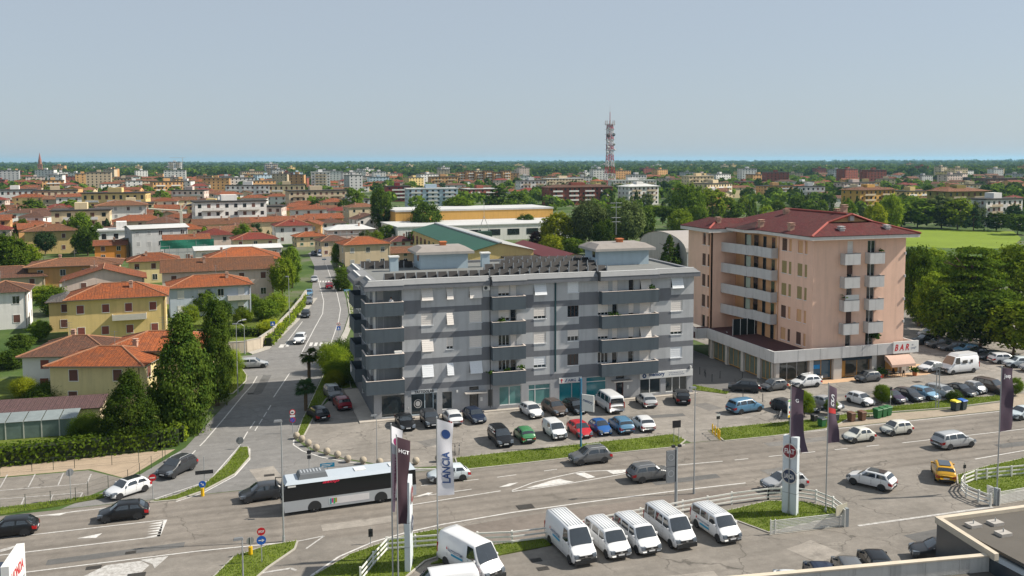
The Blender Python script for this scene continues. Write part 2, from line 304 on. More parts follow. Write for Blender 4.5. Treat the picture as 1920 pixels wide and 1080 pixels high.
verge('grass_verge', [(-9.4, -4.4), (-8.3, 2.1), (-3.4, 26.1), (-1.4, 36), (.4, 38), (-.9, 16), (-3, 15.4), (-4.8, 11), (-6.9, 3.5), (-8.6, -3.9)], px=False)
verge('grass_verge', [(4.1, 60), (6.4, 76), (8.4, 97), (12, 96), (11, 60)], px=False)
verge('grass_verge', [(8.9, 100), (10, 117), (16, 117), (14, 100)], px=False)
verge('grass_verge', [(425, 684), (447, 683), (462, 705), (460, 715), (436, 738), (415, 742)])
verge('garden', [(-75, -4.2), (-24, -3.9), (-21.6, -2), (-21.8, 4), (-18.4, 14), (-16.4, 21), (-16.2, 27.6), (-75, 44)], px=False, h=.06, kerb=False)
verge('garden', [(-42, 43), (-14.5, 44.5), (-6.4, 73), (-2, 95), (-42, 112)], px=False, h=.07, kerb=False)
verge('meadow', [(1660, 428), (1760, 430), (1900, 434), (1915, 447), (1895, 466), (1800, 466), (1690, 462)], h=.05, kerb=False)
mb = MB()
mb.prism([(-1.9, -1.15), (42.9, -1.15), (42.9, -.02), (42.72, -.02), (42.72, -.6), (-.02, -.6), (-.02, 15), (-1.9, 15)], .002, .13)
struct(mb.build('pavement', mat('pale_paving', (.42, .38, .33), .9, .15, 1.2, .2, 18)))
sheet('pavement', [(53, -1.6), (79.6, -1.6), (83.5, -.2), (83.5, 4.5), (79.6, 4.5), (79.6, .2), (53, .2)], .02, mat('terracotta_paving', (.5, .33, .2), .9, .15, 1.2))
sheet('pavement', [(43.2, 0), (55.8, 0), (55.8, 24), (43.2, 24)], .02, mat('dark_paving', (.13, .125, .12), .9, .2, 1.5))
verge('grass_verge', [(43.2, 4), (44, 4.2), (47.4, -1.6), (46.4, -2.4), (43.2, 1)], px=False, h=.08, kerb=False)
mb = MB(); mb.prism([(-13.4, 42.6), (-10.6, 46.2), (-4, 72.8), (1.8, 100), (.4, 100.2), (-5.4, 73), (-11.6, 47), (-14, 44)], .002, .12); struct(mb.build('pavement', KERB))
mb = MB(); mb.prism([(-1.2, 38), (3.2, 58.8), (6.2, 76), (8.2, 97), (8.9, 97), (7.2, 76), (4.2, 58.6), (0, 38)], .002, .12); struct(mb.build('pavement', KERB))
sheet('shoulder', [(50.6, -19.4), (130, -19.4), (130, -13.9), (82, -14.0), (81, -15.6), (78.4, -16.6), (69.5, -17.1), (59, -16.3), (54.5, -15.8), (50.4, -16.6)], .009, mat('shoulder_dirt', (.3, .25, .19), .95, .25, 2, .4, 20))
sheet('shoulder', [(8, -33.3), (24, -32.9), (33, -33.1), (30.6, -36.4), (21.8, -36.9), (8.7, -38.2), (2, -38.2), (1.2, -34)], .012, mat('shoulder_dirt2', (.17, .145, .125), .95, .3, 1.5, .4, 20))
PATCHM = [asphalt('fresh_patch', .12, .2, .1, (1.02, 1., .97)), asphalt('grey_patch', .165, .3, .12, (1.05, 1., .94)), asphalt('pale_patch', .26, .4, .15, (1.1, 1., .88))]
for k_, (x, y, w_, d_, a_) in enumerate(((26, -29.5, 7, 1.1, 0), (44, -22.6, 9, 1.3, 0), (-6, -30.6, 6, 1.4, .03), (-25, -30.8, 10, 1.0, .03), (36, -30.4, 3.2, 2.2, .1), (15, -8.6, 5, 1.6, .05), (33, -9, 7, 1.2, -.1), (62, -7.4, 12, 1.1, 0), (74, -6.2, 3, 2, .1), (-12.4, 22, 1.2, 11, -.16), (-11, 60, 1.1, 16, -.2), (14, -48, 9, 1.5, -.1), (40, -47.6, 6, 2.4, .1), (5, -10.6, 3, 2.2, .3), (-13, -16, 2.4, 5, .2), (70, -30.6, 14, 1.2, 0), (41, -7, 2.2, 3.2, .2), (28, -47, 3, 3, .3))):
    c_, s_ = math.cos(a_), math.sin(a_); q_ = [(x+i*w_/2*c_-j*d_/2*s_, y+i*w_/2*s_+j*d_/2*c_) for i, j in ((-1, -1), (.2, -1.06), (1, -.94), (1.02, 1), (-.1, .95), (-1, 1.03))]; sheet('asphalt_patch', q_, .0165 if y < -4 else .0168, PATCHM[k_ % 3])
# painted markings
MK = MB()
def strip(pts, wd=.14, px=False, z=.024, mb=None, dash=None):
    mb = mb or MK; p = [Vector(P2(q)) if px else Vector(q) for q in pts]
    for a, b in zip(p[:-1], p[1:]):
        d = b-a; l = d.length
        if l < .02: continue
        d /= l; n = Vector((-d.y, d.x))*wd/2; segs = [(0, l)]
        if dash: segs = []; t = 0.
        while dash and t < l: segs.append((t, min(l, t+dash[0]))); t += dash[0]+dash[1]
        for s0, s1 in segs:
            u, v = a+d*s0, a+d*s1; mb.face([(*(u-n), z), (*(v-n), z), (*(v+n), z), (*(u+n), z)])
def blob(pts, px=True, z=.024, mb=None):
    p = [P2(q) if px else q for q in pts]; n = len(p); A = sum(p[k][0]*p[(k+1)%n][1]-p[(k+1)%n][0]*p[k][1] for k in range(n))
    (mb or MK).face([(x, y, z) for x, y in (p if A > 0 else p[::-1])])
strip([(-9.75, -5.1), (-9.9, -7), (-9.1, -9.4), (-7.4, -12), (-5.2, -14.2), (-3, -15.9), (-.5, -17.5), (1.6, -18.6), (4, -19.4), (7, -19.8), (31, -19.9)], .16)
strip([(36, -19.9), (360, -19.9)], .15)
strip([(-10.6, -39.4), (-8.2, -36.7), (-5.3, -34.8), (-2.4, -33.75), (.9, -33.0), (7.4, -32.3), (14.6, -32.05), (24, -31.95), (31, -32.1)], .18)
strip([(57.4, -33.2), (64, -32.6), (360, -32.4)], .16); strip([(-300, -32.3), (-19, -32.3), (-11.3, -32.75)], .15)
strip([(-300, -25.1), (-21.8, -24.8)], .14); strip([(-300, -29.6), (-22.1, -28.35)], .14); strip([(-21.8, -24.8), (-22.1, -28.35)], .3)
for k in range(6):
    b = -25.1-k*.56; blob([(-21.95, b), (-21.95, b-.5), (-23.1, b-.25)], px=False)
blob([(192, 1000), (180, 1009), (144, 1010)]); strip([(-300, -20.6), (-33, -20.6), (-24.5, -20.2)], .14)
blob([(85, 967), (165, 955), (125, 962), (112, 967)], z=.026)
strip([(-.2, -26.1), (5.4, -25.75)], .13); strip([(-1, -27.9), (7.9, -27.0)], .14); strip([(8.6, -23.4), (15, -23.0)], .12, dash=(2, 3)); strip([(1, -23.4), (7, -23.4)], .12, dash=(1.6, 2.5))
for q in ([(780, 931), (802, 924), (812, 924), (800, 930)], [(935, 914), (955, 907), (972, 905), (955, 912)]): blob(q)
UPL = [(960, 920), (1000, 905), (1050, 893), (1090, 884.5), (1180, 881), (1230, 876), (1355, 865)]; LOL = [(960, 922), (1020, 914), (1078, 905), (1130, 896), (1180, 887), (1228, 877.5)]
strip(UPL, .14, True); strip(LOL, .14, True)
for q in ([(985, 916), (1035, 901), (1050, 898), (1060, 901), (1077, 904), (1020, 912.5)], [(1078, 888.5), (1095, 886), (1117, 895), (1102, 897.5)], [(1136, 882.5), (1188, 881), (1166, 887.5), (1150, 889.5)]): blob(q, z=.026)
strip([(33.5, -25.95), (53, -26.4)], .14, dash=(1.6, 2.4)); strip([(54, -26.5), (360, -26.3)], .14)
# side street
strip([(543, 700), (513, 745)], .14, True); strip([(508, 760), (478, 808)], .12, True, dash=(2.2, .9)); strip([(478, 790), (463, 812), (448, 838)], .13, True, dash=(3, 1.2))
strip([(482, 706), (473, 722), (455, 742), (420, 785), (385, 826)], .14, True); strip([(385, 826), (350, 862)], .14, True, dash=(2, 1.5)); strip([(448, 838), (392, 902), (290, 936)], .13, True, z=.026)
strip([(565, 663), (590, 615), (605, 588), (607, 565), (602, 545), (596, 520)], .14, True); strip([(622, 640), (635, 602), (638.5, 580), (632, 550), (620, 520), (612, 497)], .14, True); strip([(533, 648), (567, 603)], .14, True)
strip([(622, 640), (616, 652), (619, 660), (628, 663)], .13, True); strip([(468, 841), (468, 862), (440, 893), (380, 925), (330, 941)], .15, True)
for k in range(6): x = 579+k*9.2; blob([(x, 649), (x+5.6, 649), (x+8.2, 642.5), (x+2.6, 642.5)])
blob([(522, 652), (531, 652), (534, 646), (526, 646)]); blob([(535, 650), (541, 650), (543, 646), (538, 646)])
for k in range(6): x = 594+k*5.2; blob([(x, 529.4), (x+2.6, 529.4), (x+3.1, 526.5), (x+.5, 526.5)])
strip([(-9.4, -20.4), (-4.7, -17.2)], .2); strip([(-9.4, -20.4), (-8.6, -21.6)], .3)
# car park and forecourt bays
CP = MB()
for a, b in (((14, 890), (0, 915)), ((66, 889), (53, 914)), ((119, 887), (109, 910)), ((171, 889), (163, 907)), ((0, 920), (163, 907)), ((0, 936), (155, 924)), ((46, 932), (38, 951)), ((100, 927), (91, 945)), ((155, 924), (149, 935))): strip([a, b], .12, True, .021, CP)
for a in (49, 56.9, 62.6, 73.9, 79): strip([(a, -14.2), (a-.1, -9.6)], .11, z=.026, mb=CP)
for k in range(4): strip([(83.2+k*.1, 1.2-k*2.6), (87.6, 1.2-k*2.6)], .11, z=.026, mb=CP)
strip([(79.5, -1.8), (89, -2)], .1, z=.026, mb=CP)
strip([(34.6, -43.9), (48.8, -44.0)], .3, z=.021, mb=CP)
for q in ([(150, 1084), (200, 1060), (265, 1052), (280, 1060), (255, 1084)], [(262, 1050), (316, 1043), (290, 1066), (286, 1058)], [(0, 1031), (40, 1020), (20, 1030), (0, 1036)]): blob(q, z=.021, mb=CP)
for q in ([(470, 1078), (545, 1066), (555, 1070)],): strip(q, .25, True, .021, CP)
strip([(540, 1019), (608, 1005), (574, 1029)], .16, True, .021, CP)
struct(MK.build('road_marking', PAINT)); struct(CP.build('road_marking', FADED))
DRAIN = mat('cast_iron', (.06, .055, .05), .7, .2, 8, .5, 30, metal=.3)
for x, y, w_, d_ in ((176, 1064, 1.1, .6), (256, 1078, 1.3, .7), (505, 891, 1.0, .6), (985, 950, 1.5, 1.0), (1005, 1050, .9, .6), (1018, 1066, .9, .6), (997, 1027, .9, .6), (1720, 716, 1.2, .8), (1585, 772, .8, .6), (470, 738, .8, .8), (245, 1036, .8, .5)):
    c = g(x, y, .02); mb = MB(); mb.box(-w_/2, w_/2, -d_/2, d_/2, .0, .012)
    for k in range(5): mb.box(-w_/2+.06, w_/2-.06, -d_/2+.05+k*(d_-.1)/5, -d_/2+.05+(k+.55)*(d_-.1)/5, .012, .02)
    o = mb.build('drain_cover', DRAIN, loc=c); tag(o, 'dark rectangular cast iron drain cover set in the asphalt', 'drain cover', 'drain covers in the asphalt')
# ------------------------------------------------------------ grey apartment block
LG = mat('light_grey_render', (.46, .47, .48), .85, .1, 1.2, .15, 30, dirt=.2); DG = mat('dark_grey_render', (.165, .172, .188), .85, .1, 1.2, .15, 30, dirt=.16)
BG = mat('slate_blue_render', (.082, .104, .122), .85, .1, 1.2, .2, 30, dirt=.22); WHT = mat('white_paint', (.68, .68, .66), .55, .05, 2)
SHUT = mat('cream_roller_shutter', (.74, .69, .64), .6, .06, 2); SHUTW = mat('white_roller_shutter', (.76, .78, .8), .55, .05, 2)
def glassmat(name, c, rough=.06):
    m = mat(name, c, rough, .35, .6, spec=.9); return m
GLASS = glassmat('dark_window_glass', (.02, .026, .032)); GLASS2 = glassmat('shop_glass', (.035, .045, .05)); TEAL = glassmat('teal_film', (.0, .15, .19), .2); PALE = glassmat('pale_green_film', (.1, .23, .22), .2)
BROWN = mat('brown_shutter', (.10, .05, .035), .7, .15, 3); ALU = mat('grey_metal', (.4, .42, .44), .45, .06, 2, metal=.5); DKM = mat('dark_metal', (.05, .052, .056), .5, .1, 3, metal=.3)
FELT = mat('grey_roof_felt', (.165, .17, .165), .9, .14, .8, .3, 14); PALEB = mat('pale_blue_render', (.40, .49, .54), .85, .06, 1.2, dirt=.1); CONC = mat('pale_concrete', (.4, .375, .345), .9, .12, 1.2, .25, 18, dirt=.15)
TERRA = mat('terracotta_pot', (.5, .16, .06), .85, .15, 3); NAVY = mat('navy_letters', (.02, .06, .17), .5, .05); BLACK = mat('black_letters', (.015, .015, .018), .6, .05); RED = mat('red_letters', (.5, .02, .03), .5, .05)
LEAFG = leafmat('pot_plant_leaves', (.03, .07, .015), (.09, .16, .03))
def wall_open(x0, x1, z0, z1, y0, y1, opens, pick=lambda x, z: 0, cuts=((), ())):
    """wall slab with real openings: a grid of cells, open ones left out; pick() gives the paint of a cell"""
    xs = sorted({x0, x1, *[o[k] for o in opens for k in (0, 1)], *cuts[0]}); zs = sorted({z0, z1, *[o[k] for o in opens for k in (2, 3)], *cuts[1]})
    xs = [x for x in xs if x0 <= x <= x1]; zs = [z for z in zs if z0 <= z <= z1]; mb = MB(); NX, NZ = len(xs)-1, len(zs)-1; isopen = {}
    for i in range(NX):
        for j in range(NZ):
            cx, cz = (xs[i]+xs[i+1])/2, (zs[j]+zs[j+1])/2; isopen[i, j] = any(o[0] < cx < o[1] and o[2] < cz < o[3] for o in opens)
    op = lambda i, j: isopen.get((i, j), True)
    for i in range(NX):
        for j in range(NZ):
            if isopen[i, j]: continue
            a, b, c, d = xs[i], xs[i+1], zs[j], zs[j+1]; m = pick((a+b)/2, (c+d)/2)
            mb.face([(a, y0, c), (b, y0, c), (b, y0, d), (a, y0, d)], m)
            if op(i-1, j): mb.face([(a, y1, c), (a, y0, c), (a, y0, d), (a, y1, d)], m)
            if op(i+1, j): mb.face([(b, y0, c), (b, y1, c), (b, y1, d), (b, y0, d)], m)
            if op(i, j-1): mb.face([(a, y1, c), (b, y1, c), (b, y0, c), (a, y0, c)], m)
            if op(i, j+1): mb.face([(a, y0, d), (b, y0, d), (b, y1, d), (a, y1, d)], m)
    return mb
def rot_mb(mb, fn): mb.v = [tuple(fn(*p)) for p in mb.v]; return mb
def window(par, a0, a1, z0, z1, y=.0, state='closed', sm=None, fm=None, mull=2, T=None, sill=True, name='window', glass=None):
    """recessed window in a wall facing -Y; T maps local points into another facade"""
    T = T or (lambda x, yy, z: (x, yy, z)); sm = sm or SHUT; fm = fm or WHT; glass = glass or GLASS; d = y+.17; mb = MB()
    mb.box(a0+.04, a1-.04, d+.02, d+.05, z0+.04, z1-.04, 1)
    mb.box(a0, a1, d, d+.08, z0, z0+.06); mb.box(a0, a1, d, d+.08, z1-.06, z1); mb.box(a0, a0+.06, d+.002, d+.078, z0+.06, z1-.06); mb.box(a1-.06, a1, d+.002, d+.078, z0+.06, z1-.06)
    for k in range(1, mull): x = a0+(a1-a0)*k/mull; mb.box(x-.04, x+.04, d+.002, d+.078, z0+.06, z1-.06)
    o = rot_mb(mb, T).build(name, [fm, glass], par)
    if sill: s = MB().box(a0-.06, a1+.06, y-.07, y+.16, z0-.06, z0-.002); rot_mb(s, T).build('sill', SHUTW, o)
    if state in ('closed', 'half', 'tilt', 'third'):
        zb = {'closed': z0+.01, 'half': z0+(z1-z0)*.42, 'third': z0+(z1-z0)*.25, 'tilt': z0-.02}[state]; s = MB(); n = max(3, int((z1-zb)/.22))
        for k in range(n):                # broad slats, each lapping the one below
            u0, u1 = k/n, (k+1)/n; za, zc = z1+(zb-z1)*u0, z1+(zb-z1)*u1
            tl = (lambda u: .06-.52*max(0, u-.0)) if state == 'tilt' else (lambda u: .06)
            ya, yc = y+tl(u0), y+tl(u1); s.hexa([(a0+.01, yc-.018, zc), (a1-.01, yc-.018, zc), (a1-.01, yc+.012, zc), (a0+.01, yc+.012, zc), (a0+.01, ya-.004, za-.012), (a1-.01, ya-.004, za-.012), (a1-.01, ya+.022, za-.012), (a0+.01, ya+.022, za-.012)])
        rot_mb(s, T).build('shutter', sm, o)
    return o
grey = thing('apartment_building', 'five storey grey banded apartment block with shops and dark balconies along its ground floor forecourt', 'building')
Z = [15.7-3.13*k for k in range(4)]      # window heads, top floor first
COLS = [(5.85, 7.28), (8.97, 9.81), (11.85, 13.44), (20.24, 21.87), (24.77, 26.29), (39.34, 41.04)]
STATE = [['tilt', 'tilt', 'tilt', 'tilt', 'closed', 'tilt'], ['closed', 'tilt', 'closed', 'third', 'open', 'closed'], ['tilt', 'third', 'closed', 'closed', 'half', 'third'], ['tilt', 'tilt', 'tilt', 'third', 'open', 'closed']]
BAYW = [(15.6, 17.05, 1.45), (17.15, 17.95, 2.35), (28.95, 30.4, 1.45), (30.95, 31.7, 2.35), (33.25, 34.0, 2.35), (34.85, 36.4, 1.45)]
BSTATE = [['third', 'closed', 'closed', 'closed', 'open', 'tilt'], ['third', 'open', 'third', 'open', 'half', 'closed'], ['open', 'closed', 'third', 'half', 'half', 'tilt'], ['open', 'open', 'open', 'open', 'open', 'closed']]
SHOPS = [(.89, 3.7, .1, 2.85), (4.5, 7.7, .1, 2.75), (8.34, 9.65, .5, 2.75), (11.82, 12.98, .13, 2.35), (11.8, 13.0, 2.62, 3.1), (14.18, 14.83, .35, 2.6), (15.67, 18.56, .4, 2.8), (19.54, 22.43, .13, 2.75), (23.67, 26.62, .13, 2.6), (27.39, 30.15, .3, 3.15), (31.56, 32.61, .13, 2.3), (31.5, 32.7, 2.6, 3.1), (35.0, 37.95, .3, 2.3), (38.7, 41.85, .3, 2.3)]
opens = [(a, b, z-1.45, z) for z in Z for a, b in COLS]+[(a, b, z-h, z) for z in Z for a, b, h in BAYW]+SHOPS+[(-.5, 3.5, z-2.5, z-.02) for z in Z]
PATCH = [(5.83, 13.41), (20.24, 26.33), (39.37, 42.8)]
def paint(x, z):
    for zt in Z:
        if zt-3.12 < z < zt-1.45:
            if z < zt-2.38: return 1
            return 0 if any(p[0] < x < p[1] for p in PATCH) else 1
    if z < 3.2: return 2
    return 0
cutz = [q for z in Z for q in (z-1.45, z-2.38, z-3.12)]+[3.2]
fw = wall_open(0, 42.7, 0, 15.72, 0, .3, opens, paint, ([c for p in PATCH for c in p if c < 42.7], cutz))
fw.build('front_wall', [LG, DG, mat('ground_floor_render', (.36, .365, .375), .85, .08, 1.2, .15, 30, dirt=.15)], grey)
core = MB()
core.box(3.55, 42.4, .55, 18.9, .2, 15.7); core.box(.3, 3.55, 2.3, 18.9, .2, 15.7); core.build('inner_wall', LG, grey)
# the left flank: openings hidden by the side balconies, the right flank plain with a few windows
lf = wall_open(.3, 19, 0, 15.7, 0, .3, [(.4, 2.3, z-2.5, z-.02) for z in Z]+[(b0, b1, z-h, z) for z in Z for b0, b1, h in ((4.4, 5.3, 2.3), (6.2, 7.6, 1.45), (11, 12.3, 1.45), (15, 16.3, 1.45))], paint, ((), cutz))
rot_mb(lf, lambda x, y, z: (y, x, z)).build('side_wall', [LG, DG, DG], grey)
TL = lambda x, y, z: (y, x, z)
for z in Z:
    for (b0, b1, h), st in zip(((4.4, 5.3, 2.3), (6.2, 7.6, 1.45), (11, 12.3, 1.45), (15, 16.3, 1.45)), ('open', 'closed', 'third', 'closed')): window(grey, b0, b1, z-h, z, 0, st, T=TL)
rf = MB().box(42.4, 42.7, .31, 19, 0, 15.7); rf.build('side_wall', LG, grey); MB().box(.3, 42.4, 18.9, 19, 0, 15.7).build('back_wall', LG, grey)
for r, z in enumerate(Z):
    for (a, b), st in zip(COLS, STATE[r]): window(grey, a, b, z-1.45, z, 0, st, SHUTW if (r in (0, 3) and a > 18) or r == 3 else SHUT, mull=3 if b-a > 1.5 else 2, fm=BROWN if st == 'open' else WHT)
    for (a, b, h), st in zip(BAYW, BSTATE[r]): window(grey, a, b, z-h, z, 0, st, SHUT, mull=1 if h > 2 else 3, sill=h < 2, name='window' if h < 2 else 'balcony_door')
    # corner loggia: back wall, door, floor
    MB().box(.31, 3.54, 2.28, 2.299, z-2.5, z-.03).build('loggia_wall', LG, grey); window(grey, .85, 1.62, z-2.48, z-.25, 2.1, 'open' if r else 'half', mull=1, sill=False, name='balcony_door')
    MB().box(.0, 3.5, .0, 2.28, z-2.72, z-2.501).build('loggia_floor', CONC, grey); MB().tube((.2, .2, z-2.5), (.2, .2, z), .15, n=10).build('column', WHT, grey)
def balcony(z, x0, x1, out=1.05, left_wrap=0.):
    zb, zt = z-3.05, z-1.42; t = .13; mb = MB()
    mb.box(x0, x1, -out, -out+t, zb, zt)
    if left_wrap: mb.box(x0, x0+t, -out+t, left_wrap, zb, zt)
    else: mb.box(x0, x0+t, -out+t, -.003, zb, zt)
    mb.box(x1-t, x1, -out+t, -.003, zb, zt)
    o = mb.build('balcony', BG, grey)
    c = MB(); c.box(x0-.02, x1+.02, -out-.02, -out+t+.02, zt+.002, zt+.05)
    c.box(x0-.02, x0+t+.02, -out+t+.021, left_wrap or -.01, zt+.002, zt+.05); c.box(x1-t-.02, x1+.02, -out+t+.021, -.01, zt+.002, zt+.05); c.build('coping', mat('pale_coping', (.62, .55, .5), .8, .1, 2), o)
    f = MB(); f.box(x0+t+.003, x1-t-.003, -out+t+.003, -.004, zb+.1, zb+.45); f.build('balcony_floor', CONC, o); return o
for z in Z:
    balcony(z, -1.05, 3.55, left_wrap=2.6); balcony(z, 14.55, 18.85); balcony(z, 29.1, 37.1)
    s = MB(); s.box(-1.5, -1.38, 6, 11, z-3.05, z-1.42); s.box(-1.37, -.003, 6, 6.12, z-3.05, z-1.42); s.box(-1.37, -.003, 10.88, 11, z-3.05, z-1.42); s.box(-1.37, -.004, 6.13, 10.87, z-2.95, z-2.6); s.build('balcony', BG, grey)
# cornice: dark fascia, pale sloping mansard, steps out over the bays
def cornice(x0, x1, out, e0=0., e1=0.):
    f = MB(); f.box(x0, x1, -out, .35, 15.725, 16.28); f.build('cornice', DG, grey)
    s = MB(); s.hexa([(x0, -out-.04, 16.284), (x1, -out-.04, 16.284), (x1, .6, 16.284), (x0, .6, 16.284), (x0+e0, -out+.72, 16.78), (x1-e1, -out+.72, 16.78), (x1-e1, .6, 16.78), (x0+e0, .6, 16.78)]); s.build('mansard', mat('pale_cornice', (.2, .205, .21), .85, .1, 1.2, dirt=.12), grey)
    MB().box(x0+e0, x1-e1, -out+.7, -out+.92, 16.783, 16.86).build('coping', WHT, grey)
cornice(-1.15, 3.6, 1.1, .6, 0); cornice(3.603, 14.4, .6); cornice(14.55, 19.0, 1.1); cornice(19.003, 28.7, .6); cornice(28.85, 37.15, 1.1); cornice(37.153, 43.35, .6, 0, .6)
for b0, b1, o in ((.7, 4.9, .9), (4.95, 11.4, 1.6), (11.45, 19.2, .8)):
    MB().box(-o, .3, b0, b1, 15.725, 16.28).build('cornice', DG, grey)
    s = MB(); s.hexa([(-o-.04, b0, 16.284), (.6, b0, 16.284), (.6, b1, 16.284), (-o-.04, b1, 16.284), (-o+.7, b0+.1, 16.78), (.6, b0+.1, 16.78), (.6, b1, 16.78), (-o+.7, b1, 16.78)]); s.build('mansard', MATS['pale_cornice'], grey); MB().box(-o+.7, -o+.9, b0+.12, b1-.02, 16.783, 16.86).build('coping', WHT, grey)
MB().box(42.72, 43.3, .4, 19.2, 15.725, 16.6).build('cornice', DG, grey); MB().box(0.2, 43.3, 18.91, 19.4, 15.725, 16.7).build('cornice', DG, grey)
MB().box(.62, 42.71, .62, 18.9, 15.73, 16.36).build('roof', FELT, grey)
pp = MB(); pp.tube((14.47, -.72, 16.8), (14.47, -.3, 15.6), .1); pp.tube((14.47, -.14, 15.6), (14.47, -.14, .3), .045, n=6); pp.build('drain_pipe', DKM, grey)
pp = MB(); pp.box(23.0, 23.2, -.12, -.003, 4.2, 15.7); pp.build('drain_pipe', mat('dark_teal_metal', (.012, .05, .06), .5, .05), grey)
MB().box(28.7, 28.85, -1.12, .3, 15.7, 16.9).build('drain_pipe', DKM, grey)
# solar collectors: each tilted trough its own part, with a post between neighbours
SOL = mat('solar_collector', (.026, .024, .023), .6, .3, 3, spec=.25); sm_ = MB()
sm_.grid(lambda u, v: (-.6+1.2*u, .62*v-.07*math.sin(math.pi*u)*(1-v), .16+.72*v-.09*math.sin(math.pi*u)*(1-v)), 6, 3); sm_.grid(lambda u, v: (-.6+1.2*u, .03+.62*v, .10+.72*v), 1, 1); SOLM = sm_.mesh('solar_panel', SOL)
pm_ = MB(); pm_.box(-.045, .045, -.06, .03, 0, 1.0); pm_.hexa([(-.03, .03, .05), (.03, .03, .05), (.03, .75, .05), (-.03, .75, .05), (-.03, .03, .95), (.03, .03, .95), (.03, .7, .12), (-.03, .7, .12)]); POSTM = pm_.mesh('panel_post', ALU)
for a0, n, b in ((1.8, 22, 2.6), (16.2, 12, 8.6), (19.4, 10, 12.2), (21, 9, 15.4), (1.2, 5, 15.4), (.9, 5, 17.2)):
    for k in range(n):
        link('solar_panel', SOLM, grey, (a0+1.34*k+.67, b, 16.36)); link('panel_post', POSTM, grey, (a0+1.34*k, b, 16.36))
    link('panel_post', POSTM, grey, (a0+1.34*n, b, 16.36))
def penthouse(x0, x1, y0, y1, zt=18.42, pot=True, potx=.55):
    MB().box(x0, x1, y0, y1, 16.36, zt).build('stair_tower', PALEB, grey)
    o = .75; s = MB(); s.box(x0-o, x1+o, y0-o, y1+o, zt+.003, zt+.34); s.build('tower_eaves', CONC, grey)
    s = MB(); s.hexa([(x0-o, y0-o, zt+.343), (x1+o, y0-o, zt+.343), (x1+o, y1+o, zt+.343), (x0-o, y1+o, zt+.343), (x0+.3, y0+.5, zt+.95), (x1-.3, y0+.5, zt+.95), (x1-.3, y1-.5, zt+.95), (x0+.3, y1-.5, zt+.95)]); s.build('tower_roof', mat('tower_roof_slab', (.27, .245, .225), .9, .1, 1, dirt=.1), grey)
    MB().box(x0-.02, x0-.001, y0+1.2, y0+2.2, 17.4, 18.5).build('window', GLASS, grey)
    if pot: c = x0+(x1-x0)*potx; m = MB(); m.box(c-.4, c+.4, y0+2, y0+2.8, zt+.952, zt+1.35); m.box(c-.5, c+.5, y0+1.9, y0+2.9, zt+1.352, zt+1.5); m.build('chimney', TERRA, grey)
penthouse(8.4, 15.0, 12.9, 17.6); penthouse(32.9, 40.6, 9.4, 14.4)
m = MB().box(40.75, 43.0, 14.6, 16.6, 16.6, 18.7); m.build('water_tank', WHT, grey)
for c, b in ((4.7, 12.1), (17.6, 13.0)): m = MB(); m.box(c-.55, c+.55, b, b+.9, 16.36, 18.2); m.build('chimney', PALEB, grey); MB().box(c-.68, c+.68, b-.12, b+1.02, 18.203, 18.4).build('chimney_cap', WHT, grey)
an = MB(); an.tube((36.6, 11.8, 20.4), (36.6, 11.8, 25.2), .035, n=6)
for k, zz in enumerate((25.0, 24.4, 22.9, 22.3)): an.tube((35.7+.1*k, 11.8, zz), (37.5-.1*k, 11.8, zz), .025, n=5); [an.tube((35.8+.3*j, 11.5, zz), (35.8+.3*j, 12.1, zz), .014, n=4) for j in range(6)]
an.build('antenna', ALU, grey)
m = MB(); m.lathe([(0, 0), (.3, .05), (.5, .18), (.52, .2)], n=14); o = rot_mb(m, lambda x, y, z: (-1.9-z, 5.2+x, 5.3+y)).build('satellite_dish', WHT, grey)
for a, y, z in ((14.0, -.32, 15.1), (2.5, 1.6, 15.25), (.2, 9, 1)): m = MB(); m.box(a-.42, a+.42, y, y+.28, z, z+.6); o = m.build('air_conditioner', WHT, grey); q = MB(); q.lathe([(.001, 0), (.22, 0)], n=12); rot_mb(q, lambda x, yy, zz: (a-.1+x, y-.004, z+.3+yy)).build('fan_grille', DKM, o)
# pot plants and laundry on balconies
def tuft(c, r, n, sz=.12):
    mb = MB()
    for _ in range(n):
        p = Vector(c)+Vector((rnd.gauss(0, r), rnd.gauss(0, r), abs(rnd.gauss(0, r)))); a = Vector((rnd.uniform(-1, 1), rnd.uniform(-1, 1), rnd.uniform(-.3, 1))).normalized()*sz; b = a.orthogonal().normalized()*sz*.7; mb.face([p-a-b, p+a-b, p+a+b, p-a+b])
    return mb
for a, z in ((15.9, Z[1]-1.4), (16.6, Z[3]-1.4), (30.5, Z[1]-1.4), (31.3, Z[1]-1.4), (18.4, Z[3]-1.2), (14.4, Z[3]-1.6), (36.3, Z[0]-1.3)): tuft((a, -.6, z), .2, 40).build('potted_plant', LEAFG, grey)
m = MB(); m.box(2.4, 3.3, -.95, -.5, Z[2]-1.36, Z[2]-1.1); m.build('drying_rack', WHT, grey)
